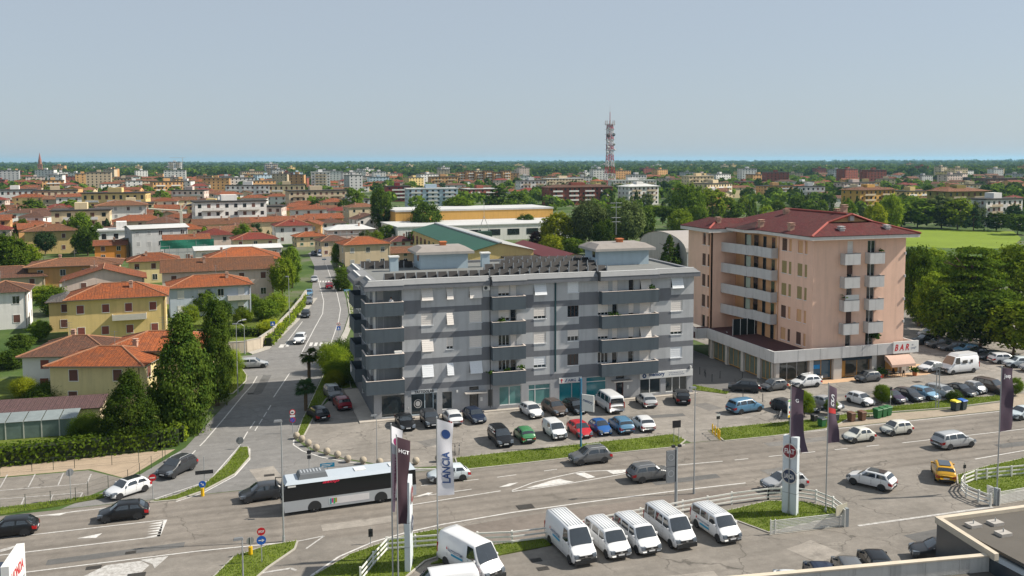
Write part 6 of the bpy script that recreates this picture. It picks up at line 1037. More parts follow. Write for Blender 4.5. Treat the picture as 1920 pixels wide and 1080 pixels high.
# L length, W width, H height, hood end height, cowl x, roof front x, roof rear x, rear glass foot x, tail height (x from nose, forward = +)
CT = dict(
 hatch=dict(L=4.1, W=1.76, H=1.47, hf=.72, hr=.98, xc=.98, xrf=1.62, xrr=3.35, xrg=3.88, tz=.98, wb=2.55, gc=.2),
 city=dict(L=3.6, W=1.64, H=1.5, hf=.74, hr=1.0, xc=.78, xrf=1.38, xrr=3.05, xrg=3.45, tz=.98, wb=2.3, gc=.2),
 round=dict(L=3.57, W=1.63, H=1.49, hf=.72, hr=.98, xc=.86, xrf=1.5, xrr=2.75, xrg=3.38, tz=.95, wb=2.3, gc=.2),
 smart=dict(L=2.7, W=1.6, H=1.54, hf=.8, hr=1.04, xc=.45, xrf=1.0, xrr=2.3, xrg=2.58, tz=1.0, wb=1.85, gc=.2),
 suv=dict(L=4.3, W=1.84, H=1.62, hf=.86, hr=1.1, xc=1.05, xrf=1.75, xrr=3.7, xrg=4.12, tz=1.08, wb=2.64, gc=.26),
 sedan=dict(L=4.6, W=1.82, H=1.44, hf=.7, hr=.97, xc=1.2, xrf=1.95, xrr=3.2, xrg=4.0, tz=1.02, wb=2.75, gc=.18),
 wagon=dict(L=4.6, W=1.8, H=1.48, hf=.7, hr=.97, xc=1.15, xrf=1.85, xrr=4.1, xrg=4.45, tz=1.0, wb=2.75, gc=.18),
 mpv=dict(L=4.7, W=1.88, H=1.72, hf=.8, hr=1.1, xc=.95, xrf=1.75, xrr=4.25, xrg=4.58, tz=1.08, wb=2.9, gc=.22),
 mini_van=dict(L=3.95, W=1.72, H=1.72, hf=.8, hr=1.08, xc=.75, xrf=1.4, xrr=3.8, xrg=3.9, tz=1.08, wb=2.5, gc=.22),
 van=dict(L=5.0, W=1.95, H=1.95, hf=.85, hr=1.2, xc=.7, xrf=1.42, xrr=4.85, xrg=4.95, tz=1.2, wb=3.2, gc=.24),
 minibus=dict(L=5.4, W=2.02, H=2.28, hf=.95, hr=1.32, xc=.72, xrf=1.45, xrr=5.25, xrg=5.35, tz=1.3, wb=3.3, gc=.26),
 tall_van=dict(L=5.95, W=2.05, H=2.6, hf=1.0, hr=1.4, xc=.75, xrf=1.5, xrr=5.82, xrg=5.9, tz=1.35, wb=3.9, gc=.28))
def car_meshes(kind, windows='car'):
    p = CT[kind]; L, W, H, gc = p['L'], p['W'], p['H'], p['gc']; hw = W/2
    boxy = kind in ('van', 'minibus', 'tall_van', 'mini_van')
    top = [(0, p['hf']-.26), (.05, p['hf']-.05), (.16, p['hf']), (p['xc'], p['hr']), (p['xrf'], H-.035), ((p['xrf']+p['xrr'])/2-.2, H), (p['xrr'], H-(.03 if boxy else .07)), (p['xrg'], p['tz']), (L-.04, p['tz']-.1), (L, p['tz']-.32)]
    def lin(t, x):
        for (a, b), (c, d) in zip(t[:-1], t[1:]):
            if x <= c: return b+(d-b)*max(0, (x-a))/(c-a)
        return t[-1][1]
    def ztop(x): return .25*lin(top, max(0, x-.05))+.5*lin(top, x)+.25*lin(top, min(L, x+.05))
    belt0, belt1 = p['hr']-.02, p['tz']+.02
    def halfw(x):
        u = min(x, L-x); e = .5 if not boxy else .3; k = max(0, 1-u/e)
        return hw*(1-(.16 if x < L/2 else (.09 if not boxy else .03))*k*k)
    tum = .34 if not boxy else (.12 if kind != 'van' else .16)
    def ring(x):
        w = halfw(x); zt = ztop(x); belt = min(belt0+(belt1-belt0)*x/L, zt-.05); zb = gc+.12*max(0, 1-min(x, L-x)/.35)
        cab = max(0, zt-belt-.05); wr = w*.95-cab*tum; 
        return [(w*.88, zb), (w*.985, zb+.1), (w, zb+(belt-zb)*.5), (w*.985, belt-.1), (w*.955, belt), (wr+.03 if cab > .05 else w*.88, max(belt+.012, zt-.07)), (wr-.10 if cab > .05 else w*.72, zt-.008), (wr*.45, zt+.018), (0, zt+.025)]
    xs = sorted({0, .05, .16, .3, .5*(p['xc']+.2), p['xc']-.08, p['xc'], p['xrf'], p['xrf']+.12, (p['xrf']+p['xrr'])/2, p['xrr']-.12, p['xrr'], p['xrg'], min(L-.05, p['xrg']+.06), L-.04, L, .7, L-.7, L*.5})
    body = MB(); RG = [ring(x) for x in xs]; nr = len(RG[0])
    full = [[(L/2-x, y, z) for y, z in r]+[(L/2-x, -y, z) for y, z in r[-2::-1]] for x, r in zip(xs, RG)]
    for f in full: body.v += f
    m = len(full[0])
    for i in range(len(full)-1):
        for j in range(m-1): a = i*m+j; body.f.append((a, a+1, a+m+1, a+m)); body.mi.append(0)
        body.f.append((i*m, i*m+m, i*m+2*m-1, i*m+m-1)); body.mi.append(0)
    body.f.append(tuple(range(m))); body.f.append(tuple(range((len(full)-1)*m+m-1, (len(full)-1)*m-1, -1))); body.mi += [0, 0]
    def surf(x, t, s):                    # point on the skin: x from nose, t ring position, s side
        r = ring(x); i = min(int(t), nr-2); f = t-i; return Vector((L/2-x, s*(r[i][0]+(r[i+1][0]-r[i][0])*f), r[i][1]+(r[i+1][1]-r[i][1])*f))
    def patch(mb, c, nu, nv, s, off=.012):  # c: 4 corners (x,t); bilinear patch lifted off the skin
        def fn(u, v):
            x = (c[0][0]*(1-u)+c[1][0]*u)*(1-v)+(c[3][0]*(1-u)+c[2][0]*u)*v; t = (c[0][1]*(1-u)+c[1][1]*u)*(1-v)+(c[3][1]*(1-u)+c[2][1]*u)*v
            q = surf(x, t, s); e = .02; n = (surf(x+e, t, s)-surf(x-e, t, s)).cross(surf(x, min(t+e, nr-1.01), s)-surf(x, t-e, s)); n.normalize()
            if n.dot(q-Vector((q.x, 0, H*.45))) < 0: n = -n
            return q+n*off
        mb.grid(fn, nu, nv); return mb
    out = [('body', body, None, True)]
    def across(x0, x1, t0, t1):           # glass running over the middle
        mb = MB()
        for s in (-1, 1): patch(mb, [(x0, t0), (x1, t1), (x1, nr-1.001), (x0, nr-1.001)], 5, 4, s)
        return mb
    out.append(('windshield', across(p['xc']+.04, p['xrf']-.02, 5.35, 6.0), CGL, True))
    if windows != 'panel_rear': out.append(('rear_window', across(p['xrr']+(.06 if not boxy else .02), p['xrg']-(.12 if not boxy else .01), 6.0, 5.5), CGL, True))
    b0, b1 = p['xrf']-.12, p['xrr']-.05; A0 = p['xc']+.34
    if windows == 'panel': segs = [(A0, p['xrf']+.02, p['xrf']+.78)]
    elif windows == 'bus': 
        segs = [(A0, p['xrf']+.02, p['xrf']+.72)]; x = p['xrf']+.86
        while x < L-.5: e = min(x+1.15, L-.22); segs.append((x, x, e)); x = e+.1
    else:
        mid = (p['xrf']+p['xrr'])/2+.08; segs = [(A0, p['xrf']+.1, mid-.05), (mid+.04, mid+.04, min(p['xrr']+.02, L-.3))]
        if L > 4.4 and kind in ('wagon', 'mpv'): segs = [(A0, p['xrf']+.1, mid-.4), (mid-.32, mid-.32, mid+.6), (mid+.68, mid+.68, p['xrr']-.02)]
    for s in (-1, 1):
        for xb, xt, xe in segs:
            last = windows == 'car' and xe > p['xrr']-.3 and not boxy
            out.append(('side_window', patch(MB(), [(xb, 4.12), (xe+(.12 if last else 0), 4.12), (xe-(.12 if last else .03), 4.93), (xt+.05, 4.93)], 3, 2, s), CGL, True))
        hf, tz = p['hf'], p['tz']; Q = lambda x, k, z: (x, s*hw*k, z)
        h = MB(); h.hexa([Q(L/2+.02, .5, hf-.25), Q(L/2+.012, .88, hf-.25), Q(L/2-.44, 1.004, hf-.2), Q(L/2-.3, .8, hf-.2), Q(L/2-.03, .5, hf-.03), Q(L/2-.05, .87, hf-.03), Q(L/2-.5, 1.002, hf+.06), Q(L/2-.32, .74, hf+.06)]); out.append(('headlight', h, LAMP, False))
        t = MB()
        if boxy: t.hexa([Q(-L/2-.014, .86, gc+.55), Q(-L/2-.014, .975, gc+.55), Q(-L/2+.12, 1.003, gc+.55), Q(-L/2+.12, .9, gc+.55), Q(-L/2+.0, .86, tz+.22), Q(-L/2+.0, .97, tz+.22), Q(-L/2+.12, .99, tz+.22), Q(-L/2+.12, .9, tz+.22)])
        else: t.hexa([Q(-L/2-.012, .56, tz-.44), Q(-L/2-.006, .93, tz-.46), Q(-L/2+.3, 1.004, tz-.4), Q(-L/2+.2, .8, tz-.4), Q(-L/2+.0, .6, tz-.25), Q(-L/2+.02, .92, tz-.2), Q(-L/2+.34, .995, tz-.13), Q(-L/2+.2, .8, tz-.2)])
        out.append(('taillight', t, TAIL, False))
        mm = MB(); q = surf(p['xc']+.42, 4.3, s); mm.hexa([(q.x-.1, q.y+s*.02, q.z-.02), (q.x+.06, q.y+s*.02, q.z-.02), (q.x+.04, q.y+s*.2, q.z), (q.x-.08, q.y+s*.2, q.z), (q.x-.1, q.y+s*.02, q.z+.13), (q.x+.05, q.y+s*.02, q.z+.13), (q.x+.03, q.y+s*.2, q.z+.12), (q.x-.08, q.y+s*.2, q.z+.12)]); out.append(('mirror', mm, 'paint' , False))
        sk = MB(); patch(sk, [(.5, .05), (L-.5, .05), (L-.5, .85), (.5, .85)], 6, 1, s, .008); out.append(('sill_trim', sk, TRIM, False))
        if windows in ('car', 'bus'):
            for xx in (p['xrf']+.75, (p['xrf']+p['xrr'])/2+1.0):
                if xx < L-.7: hd = MB(); patch(hd, [(xx, 3.55), (xx+.18, 3.55), (xx+.18, 3.75), (xx, 3.75)], 1, 1, s, .02); out.append(('door_handle', hd, TRIM, False))
        mx = (p['xrf']+p['xrr'])/2
        for xx in (p['xc']+.25, min(mx, p['xc']+1.35), min(mx+.95, L-1.0)): out.append(('door_seam', patch(MB(), [(xx, .9), (xx+.022, .9), (xx+.022, 4.05), (xx, 4.05)], 1, 4, s, .004), TRIM, False))
    g_ = MB(); zz = p['hf']-.28
    if boxy: k_ = MB(); k_.box(L/2-.06, L/2+.02, -hw*.55, hw*.55, zz+.06, zz+.2); out.append(('grille', k_, TRIM, False)); k_ = MB(); k_.box(L/2+.021, L/2+.035, -.1, .1, zz+.07, zz+.19); out.append(('badge', k_, RIM, False)); k_ = MB(); k_.box(L/2-.05, L/2+.014, -hw*.8, hw*.8, gc+.04, gc+.16); out.append(('front_bumper', k_, TRIM, False))
    g_.box(L/2-.03, L/2+.012, -.42, .42, gc+.12, zz-.02); out.append(('grille', g_, TRIM, False))
    g_ = MB(); g_.box(-L/2-.012, -L/2+.03, -hw*.72, hw*.72, gc+.06, gc+.24); out.append(('rear_bumper', g_, TRIM, False))
    g_ = MB(); g_.box(L/2+.013, L/2+.03, -.26, .26, gc+.22, gc+.33); out.append(('number_plate', g_, PLATE, False)); g_ = MB(); g_.box(-L/2-.04, -L/2-.014, -.26, .26, gc+.3 if not boxy else gc+.3, gc+.41); out.append(('number_plate', g_, PLATE, False))
    fo = p['L']*.5-(p['L']-p['wb'])*.44; wr = .33 if H > 1.55 else .31
    if boxy and kind != 'mini_van': wr = .35
    wheels = [(fo, s*(hw-.1), s) for s in (-1, 1)]+[(fo-p['wb'], s*(hw-.1), s) for s in (-1, 1)]
    for x, y, s in wheels:
        arch = MB(); r_ = wr+.07; pts = [(x+r_*math.cos(R(a)), s*(hw+.004), wr+r_*math.sin(R(a))) for a in range(-20, 201, 20)]; arch.face(pts if s < 0 else pts[::-1]); out.append(('wheel_arch', arch, TRIM, False))
    return out, wheels, wr
def wheel_meshes(r, rim):
    t = MB(); n = 18; 
    prof = [(r*.62, -.09), (r*.93, -.1), (r, -.06), (r, .06), (r*.93, .1), (r*.62, .09)]; t.lathe(prof, n=n)
    k = MB(); k.lathe([(r*.63, .075), (r*.55, .06), (.001, .05)], n=n)
    for i in range(5): a = 2*math.pi*i/5; c, s = math.cos(a), math.sin(a); k.hexa([(c*.05-s*.04, s*.05+c*.04, .06), (c*.05+s*.04, s*.05-c*.04, .06), (c*r*.6+s*.03, s*r*.6-c*.03, .06), (c*r*.6-s*.03, s*r*.6+c*.03, .06), (c*.05-s*.04, s*.05+c*.04, .095), (c*.05+s*.04, s*.05-c*.04, .095), (c*r*.6+s*.03, s*r*.6-c*.03, .085), (c*r*.6-s*.03, s*r*.6+c*.03, .085)], 1)
    return t.mesh('tyre', TYRE, True), k.mesh('rim', [TRIM, rim])
PROTO = {}; WPROTO = {}
def vehicle(kind, colour, x, y, ang, label, cat='car', windows=None, name=None, group=None, rim=None, roof=None, z=.02):
    windows = windows or ('panel' if kind == 'tall_van' else 'car'); key = (kind, windows)
    if key not in PROTO:
        parts, wheels, wr = car_meshes(kind, windows); PROTO[key] = ([(n, mb.mesh(n, m if m not in (None, 'paint') else paintm('white'), sm), m) for n, mb, m, sm in parts], wheels, wr)
    parts, wheels, wr = PROTO[key]; t = thing(name or 'parked_car', label, cat, (x, y, z), ang, group); pm = paintm(colour)
    for n, me, m in parts:
        o = link(n, me, t)
        if m in (None, 'paint'): o.material_slots[0].link = 'OBJECT'; o.material_slots[0].material = pm
    wk = (wr, rim or 'a')
    if wk not in WPROTO: WPROTO[wk] = wheel_meshes(wr, DRIM if rim == 'dark' else RIM)
    tm, km = WPROTO[wk]
    for wx, wy, s in wheels:
        wl = link('wheel', tm, t, (wx, wy, wr)); wl.rotation_euler = (-s*math.pi/2, 0, 0); link('rim', km, wl)
    if roof:
        p = CT[kind]; L = p['L']; xr0, xr1 = L/2-p['xrf']-.1, L/2-p['xrr']+.1; m = MB()
        if roof == 'rails':
            for s in (-1, 1): m = MB(); m.path([(xr0, s*(p['W']/2-.32), p['H']-.03), (xr0-.15, s*(p['W']/2-.32), p['H']+.06), (xr1+.15, s*(p['W']/2-.32), p['H']+.06), (xr1, s*(p['W']/2-.32), p['H']-.05)], .02, 5); m.build('roof_rail', ALU, t)
        else: m.box(xr1+.1, xr0-.05, -p['W']/2+.42, p['W']/2-.42, p['H']+.01, p['H']+.036); m.build('sunroof', CGL, t)
    return t
UPc, DN = math.pi/2, -math.pi/2
def px_heading(fr, re): a, b = g(*fr), g(*re); return math.atan2(a.y-b.y, a.x-b.x), (a+b)/2
def road_car(kind, colour, front, rear, label, **kw):
    a, c = px_heading(front, rear); return vehicle(kind, colour, c.x, c.y, a, label, name=kw.pop('name', 'car'), **kw)
W_ = math.pi                             # heading left along the road
vehicle('hatch', 'black', -33.9, -24.2, W_+.02, 'black hatchback driving along the road past the left car park', name='car')
vehicle('hatch', 'black', -25.3, -23.3, W_+.03, 'black three-door hatchback beside the slip lane island', name='car')
road_car('hatch', 'white', (208, 937), (272, 916), 'white hatchback coming out of the slip lane by the no entry sign', rim='dark', roof='sunroof')
road_car('suv', 'dark', (312, 897), (352, 878), 'dark grey estate-like SUV in the slip lane behind the white hatchback', roof='rails')
vehicle('hatch', 'dark', -13.6, -22.2, W_+.12, 'dark hatchback half hidden behind the front of the bus', name='car')
vehicle('hatch', 'icewhite', 3.9, -22.6, W_+.03, 'white compact car with dark wheels following the bus', name='car', rim='dark')
vehicle('suv', 'grey', 19.0, -22.0, W_+.02, 'grey compact SUV driving along beside the grass verge', name='car', roof='rails')
vehicle('suv', 'grey', 22.6, -28.4, 0.02, 'dark silver SUV heading away past the painted island', name='car', roof='rails')
vehicle('suv', 'silver', 33.6, -34.6, W_, 'silver SUV behind the round-badged pylon sign', name='car')
road_car('suv', 'white', (1606, 905), (1662, 918), 'white sporty SUV with panoramic roof in the dealership entrance', rim='dark', roof='sunroof')
vehicle('suv', 'yellow', 50.2, -36.6, .95, 'yellow SUV with black roof leaving the dealership yard', name='car', rim='dark', roof='sunroof')
vehicle('round', 'cream', 50.0, -24.4, W_+.04, 'small rounded cream white car on the far carriageway', name='car')
vehicle('city', 'cream', 55.8, -23.5, W_+.03, 'white city car ahead of the silver people carrier', name='car')
vehicle('mpv', 'silver', 58.4, -29.2, .03, 'silver grey people carrier heading away from the entrance', name='car')
vehicle('hatch', 'icewhite', 74.6, -23.0, W_+.03, 'pale white hatchback passing behind the tall dark banner', name='car')
# side street
road_car('wagon', 'silver', (493, 688), (455, 690), 'silver estate car nosing out of the side lane'); road_car('suv', 'white', (559, 648), (566, 637), 'white SUV crossing the zebra on the side street')
road_car('city', 'black', (571, 598), (575, 591), 'black mini car with white roof waiting along the side street'); road_car('suv', 'grey', (577, 573), (579, 567), 'dark SUV in the side street queue'); road_car('hatch', 'steel', (578, 557), (580, 552), 'bluish car behind the dark SUV in the queue')
road_car('hatch', 'silver', (589, 530), (590, 526), 'pale silver car crossing the far painted speed table'); road_car('hatch', 'darkred', (616, 538), (618, 543), 'dark red car driving up the side street'); road_car('hatch', 'white', (600, 482), (599, 479), 'white car at the far bend of the side street'); road_car('hatch', 'navy', (588, 480), (588, 477), 'dark blue car parked at the far bend of the side street'); road_car('hatch', 'white', (752, 444), (754, 442), 'white car coming down the avenue between the trees'); road_car('hatch', 'navy', (728, 470), (736, 469), 'dark car parked beside the small brown-roofed house')
# beside the building
vehicle('suv', 'grey', -3.7, 11.8, DN+.12, 'grey SUV parked by the side wall of the grey block', roof='rails'); vehicle('hatch', 'darkred', -3.1, 6.6, UPc+.1, 'dark red hatchback parked along the side wall'); vehicle('hatch', 'black', -6.4, 2.8, UPc+.25, 'black hatchback by the grass strip with the palms')
for x, kind, c, d, lb, kw in ((3.0, 'sedan', 'black', DN, 'black saloon parked in front of the corner shop window', {}), (6.0, 'suv', 'dark', DN, 'dark SUV parked in front of the tattoo shop', {}), (8.7, 'hatch', 'white', UPc, 'white hatchback parked nose-in beside the dark blue one', {}), (11.4, 'hatch', 'navy', DN+.12, 'dark blue hatchback parked by the first entrance door', {}),
  (18.6, 'hatch', 'white', DN+.1, 'white hatchback parked in front of the pale green shop glass', {}), (21.6, 'suv', 'brown', DN+.1, 'dark brown SUV parked beside the white hatchback', {'roof': 'rails'}), (24.3, 'hatch', 'black', DN+.1, 'black hatchback parked under the arrow sign', {}), (34.0, 'hatch', 'silver', UPc-.12, 'old silver hatchback parked nose-in by the computer shop', {}), (39.0, 'suv', 'black', UPc-.35, 'black coupe SUV parked nose-in at the end of the grey block', {})):
    vehicle(kind, c, x, -3.9, d, lb, **kw)
vehicle('minibus', 'white', 28.7, -4.3, UPc-.02, 'white minibus parked nose-in by the teal shop window', 'van', 'bus', 'parked_van')
for x, kind, c, d, lb, kw in ((12.0, 'mpv', 'black', DN, 'black people carrier at the end of the row behind the verge', {}), (14.8, 'city', 'green', UPc, 'small metallic green car behind the verge', {}), (21.4, 'hatch', 'red', DN+.02, 'bright red hatchback behind the grass verge', {}), (23.9, 'round', 'blue', DN+.02, 'small blue car beside the bright red hatchback', {}), (26.5, 'suv', 'steel', UPc-.05, 'grey blue SUV behind the grass verge', {'roof': 'rails'}), (29.3, 'hatch', 'white', UPc-.1, 'white hatchback at the end of the verge row', {})):
    vehicle(kind, c, x, -12.9, d, lb, **kw)
vehicle('mini_van', 'white', 18.5, -12.6, DN+.02, 'small white delivery van beside the bright red hatchback', 'van', 'panel', 'parked_van')
# bar side
vehicle('mpv', 'steel', 44.3, -10.4, .15, 'blue people carrier crossing the forecourt', name='car'); vehicle('suv', 'dark', 49.6, -1.7, 2.55, 'dark hatchback-like SUV parked at the podium corner'); vehicle('city', 'grey', 53.8, -2.3, W_+.1, 'grey city SUV parked at the podium corner post'); vehicle('suv', 'white', 58.8, -2.2, W_+.06, 'white SUV with dark sills parked along the podium shops', roof='rails'); vehicle('city', 'grey', 69.0, -2.2, W_+.04, 'boxy grey city car parked beside the bar awning', rim='dark')
for x, kind, c, lb in ((49.2, 'hatch', 'dark', 'dark car behind the sponsor board'), (52.0, 'sedan', 'black', 'black saloon under the small roadside tree'), (55.0, 'sedan', 'silver', 'silver saloon by the second small roadside tree'), (60.1, 'city', 'white', 'white city car alone between two painted bays'), (64.8, 'hatch', 'plum', 'dark purple hatchback behind the green bins'), (67.5, 'hatch', 'dark', 'dark green-black hatchback next to the dark purple one'), (70.0, 'hatch', 'lightblue', 'light blue hatchback in the row behind the lattice mast'), (72.9, 'wagon', 'silver', 'silver estate car behind the lattice mast'), (75.7, 'sedan', 'black', 'black saloon between the silver estate and the tiny two-seater'), (78.3, 'smart', 'silver', 'tiny two-seat silver car in the verge row'), (80.9, 'mpv', 'brown', 'brown grey people carrier at the end of the verge row')):
    vehicle(kind, c, x, -11.8, DN+.16, lb, roof='rails' if kind == 'wagon' else None)
vehicle('sedan', 'white', 82.2, .2, W_+.12, 'white saloon parked beside the camper van')
t = vehicle('tall_van', 'white', 85.0, -1.9, W_+.06, 'white camper van with raised roof and small side windows', 'van', 'panel', 'camper_van')
for s in (-1, 1): MB().box(-.6, .35, s*1.035 if s < 0 else 1.02, s*1.02 if s < 0 else 1.035, 1.55, 2.05).build('side_window', CGL, t); MB().box(-1.6, -1.1, s*1.04 if s < 0 else 1.03, s*1.03 if s < 0 else 1.04, 1.55, 2.05).build('side_window', CGL, t)
m = MB(); m.hexa([(-2.7, -.85, 2.6), (1.2, -.85, 2.6), (1.2, .85, 2.6), (-2.7, .85, 2.6), (-2.6, -.75, 2.9), (.7, -.75, 2.9), (.7, .75, 2.9), (-2.6, .75, 2.9)]); m.build('raised_roof', paintm('white'), t)
for x, y, kind, c, d, lb in ((100.3, 20.6, 'suv', 'silver', 2.9, 'silver white SUV at the far end of the tree row'), (95.4, 16.2, 'suv', 'black', 2.9, 'black SUV at the head of the row under the park trees'), (95.6, 13.4, 'suv', 'grey', 2.9, 'grey SUV beside the black one under the park trees'), (96, 10.9, 'wagon', 'grey', 2.9, 'long grey estate car under the park trees'), (96.4, 8.4, 'hatch', 'steel', 2.9, 'bluish hatchback in the row under the park trees'), (96.3, 5.9, 'sedan', 'black', 2.9, 'black saloon in the row under the park trees'), (96.4, 3.4, 'hatch', 'dark', 2.9, 'dark hatchback beside the white SUV under the trees'), (96.2, .9, 'suv', 'white', -.24, 'white SUV backed towards the park trees'), (96.2, -1.8, 'suv', 'icewhite', 2.9, 'pale two-tone SUV in the row under the park trees'), (96.6, -4.6, 'mpv', 'silver', 2.9, 'silver people carrier at the near end of the tree row')):
    vehicle(kind, c, x, y, d, lb)
# dealership vans and cars
AUT = [('AUTOSYSTEM', NAVY)]
def van_text(t, kind, y_sign=-1, x=-.6, z=1.45, s_=.34):
    p = CT[kind]; yy = y_sign*(p['W']/2+.03)
    text_on('AUTOSYSTEM', t, NAVY, (x, yy, z), (1, 0, 0), (0, 0, 1), s_*.7, off=.005, bold=.02, width=1.7); MB().box(x-.5, x+.9, yy-.004, yy, z-.36, z-.2).build('logo_bar', mat('cyan_lettering', (.02, .3, .5), .5, .03), t)
    k = MB(); k.face([(x-1.1, yy-.004, z), (x-.92, yy-.004, z), (x-1.0, yy-.004, z+.28)]); k.build('logo_mark', RED, t)
for k, (kind, x, w_, lb) in enumerate((('tall_van', 9.55, 'panel', 'white panel van with high roof and blue lettering, first of the dealership row'), ('van', 12.6, 'bus', 'white passenger van between the high roof van and the chrome-nosed van'), ('van', 15.2, 'bus', 'white passenger van with slim chrome grille in the middle of the van row'), ('minibus', 18.3, 'bus', 'white high-windowed minibus with black bumper in the dealership row'), ('van', 22.4, 'bus', 'white passenger van standing apart at the end of the van row'))):
    t = vehicle(kind, 'white', x-.1, -41.3 if kind != 'van' else -41.6, DN+.06, lb, 'van', w_, 'parked_van')
    if k == 0: van_text(t, kind)
    if k == 4: van_text(t, kind, z=.95, s_=.2, x=-.4)
    p = CT[kind]; m = MB(); [m.box(-p['L']/2+.5, p['L']/2-p['xrf']-.4, y-.03, y+.03, p['H']+.0, p['H']+.035) for y in (-.6, -.36, -.12, .12, .36, .6)]; m.build('roof_rib', paintm('white'), t)
    if kind != 'van': MB().box(p['L']/2-.12, p['L']/2+.05, -p['W']/2+.1, p['W']/2-.1, .3, .62).build('front_bumper', TRIM, t)
t = vehicle('tall_van', 'white', 1.1, -42.1, DN+.42, 'large white panel van with blue and red lettering beside the banner poles', 'van', 'panel', 'parked_van'); van_text(t, 'tall_van'); MB().box(2.85, 3.02, -.95, .95, .3, .62).build('front_bumper', TRIM, t)
vehicle('van', 'white', -1.7, -45.4, W_-.04, 'low white delivery van in front of the large lettered panel van', 'van', 'panel', 'parked_van')
for x, y, kind, c, lb in ((22.2, -52.2, 'hatch', 'white', 'white hatchback behind the pale boundary wall'), (25.0, -52.0, 'suv', 'navy', 'dark blue SUV behind the pale boundary wall'), (27.7, -51.6, 'hatch', 'grey', 'grey hatchback behind the pale boundary wall'), (30.4, -51.2, 'hatch', 'black', 'glossy black hatchback behind the pale boundary wall')):
    vehicle(kind, c, x, y, 1.2, lb)
vehicle('suv', 'dark', 36.3, -51.3, W_-.5, 'dark SUV half hidden behind the showroom parapet')
vehicle('hatch', 'navy', -33.2, -33.9, W_, 'dark blue car behind the tilted white sign board', name='car')
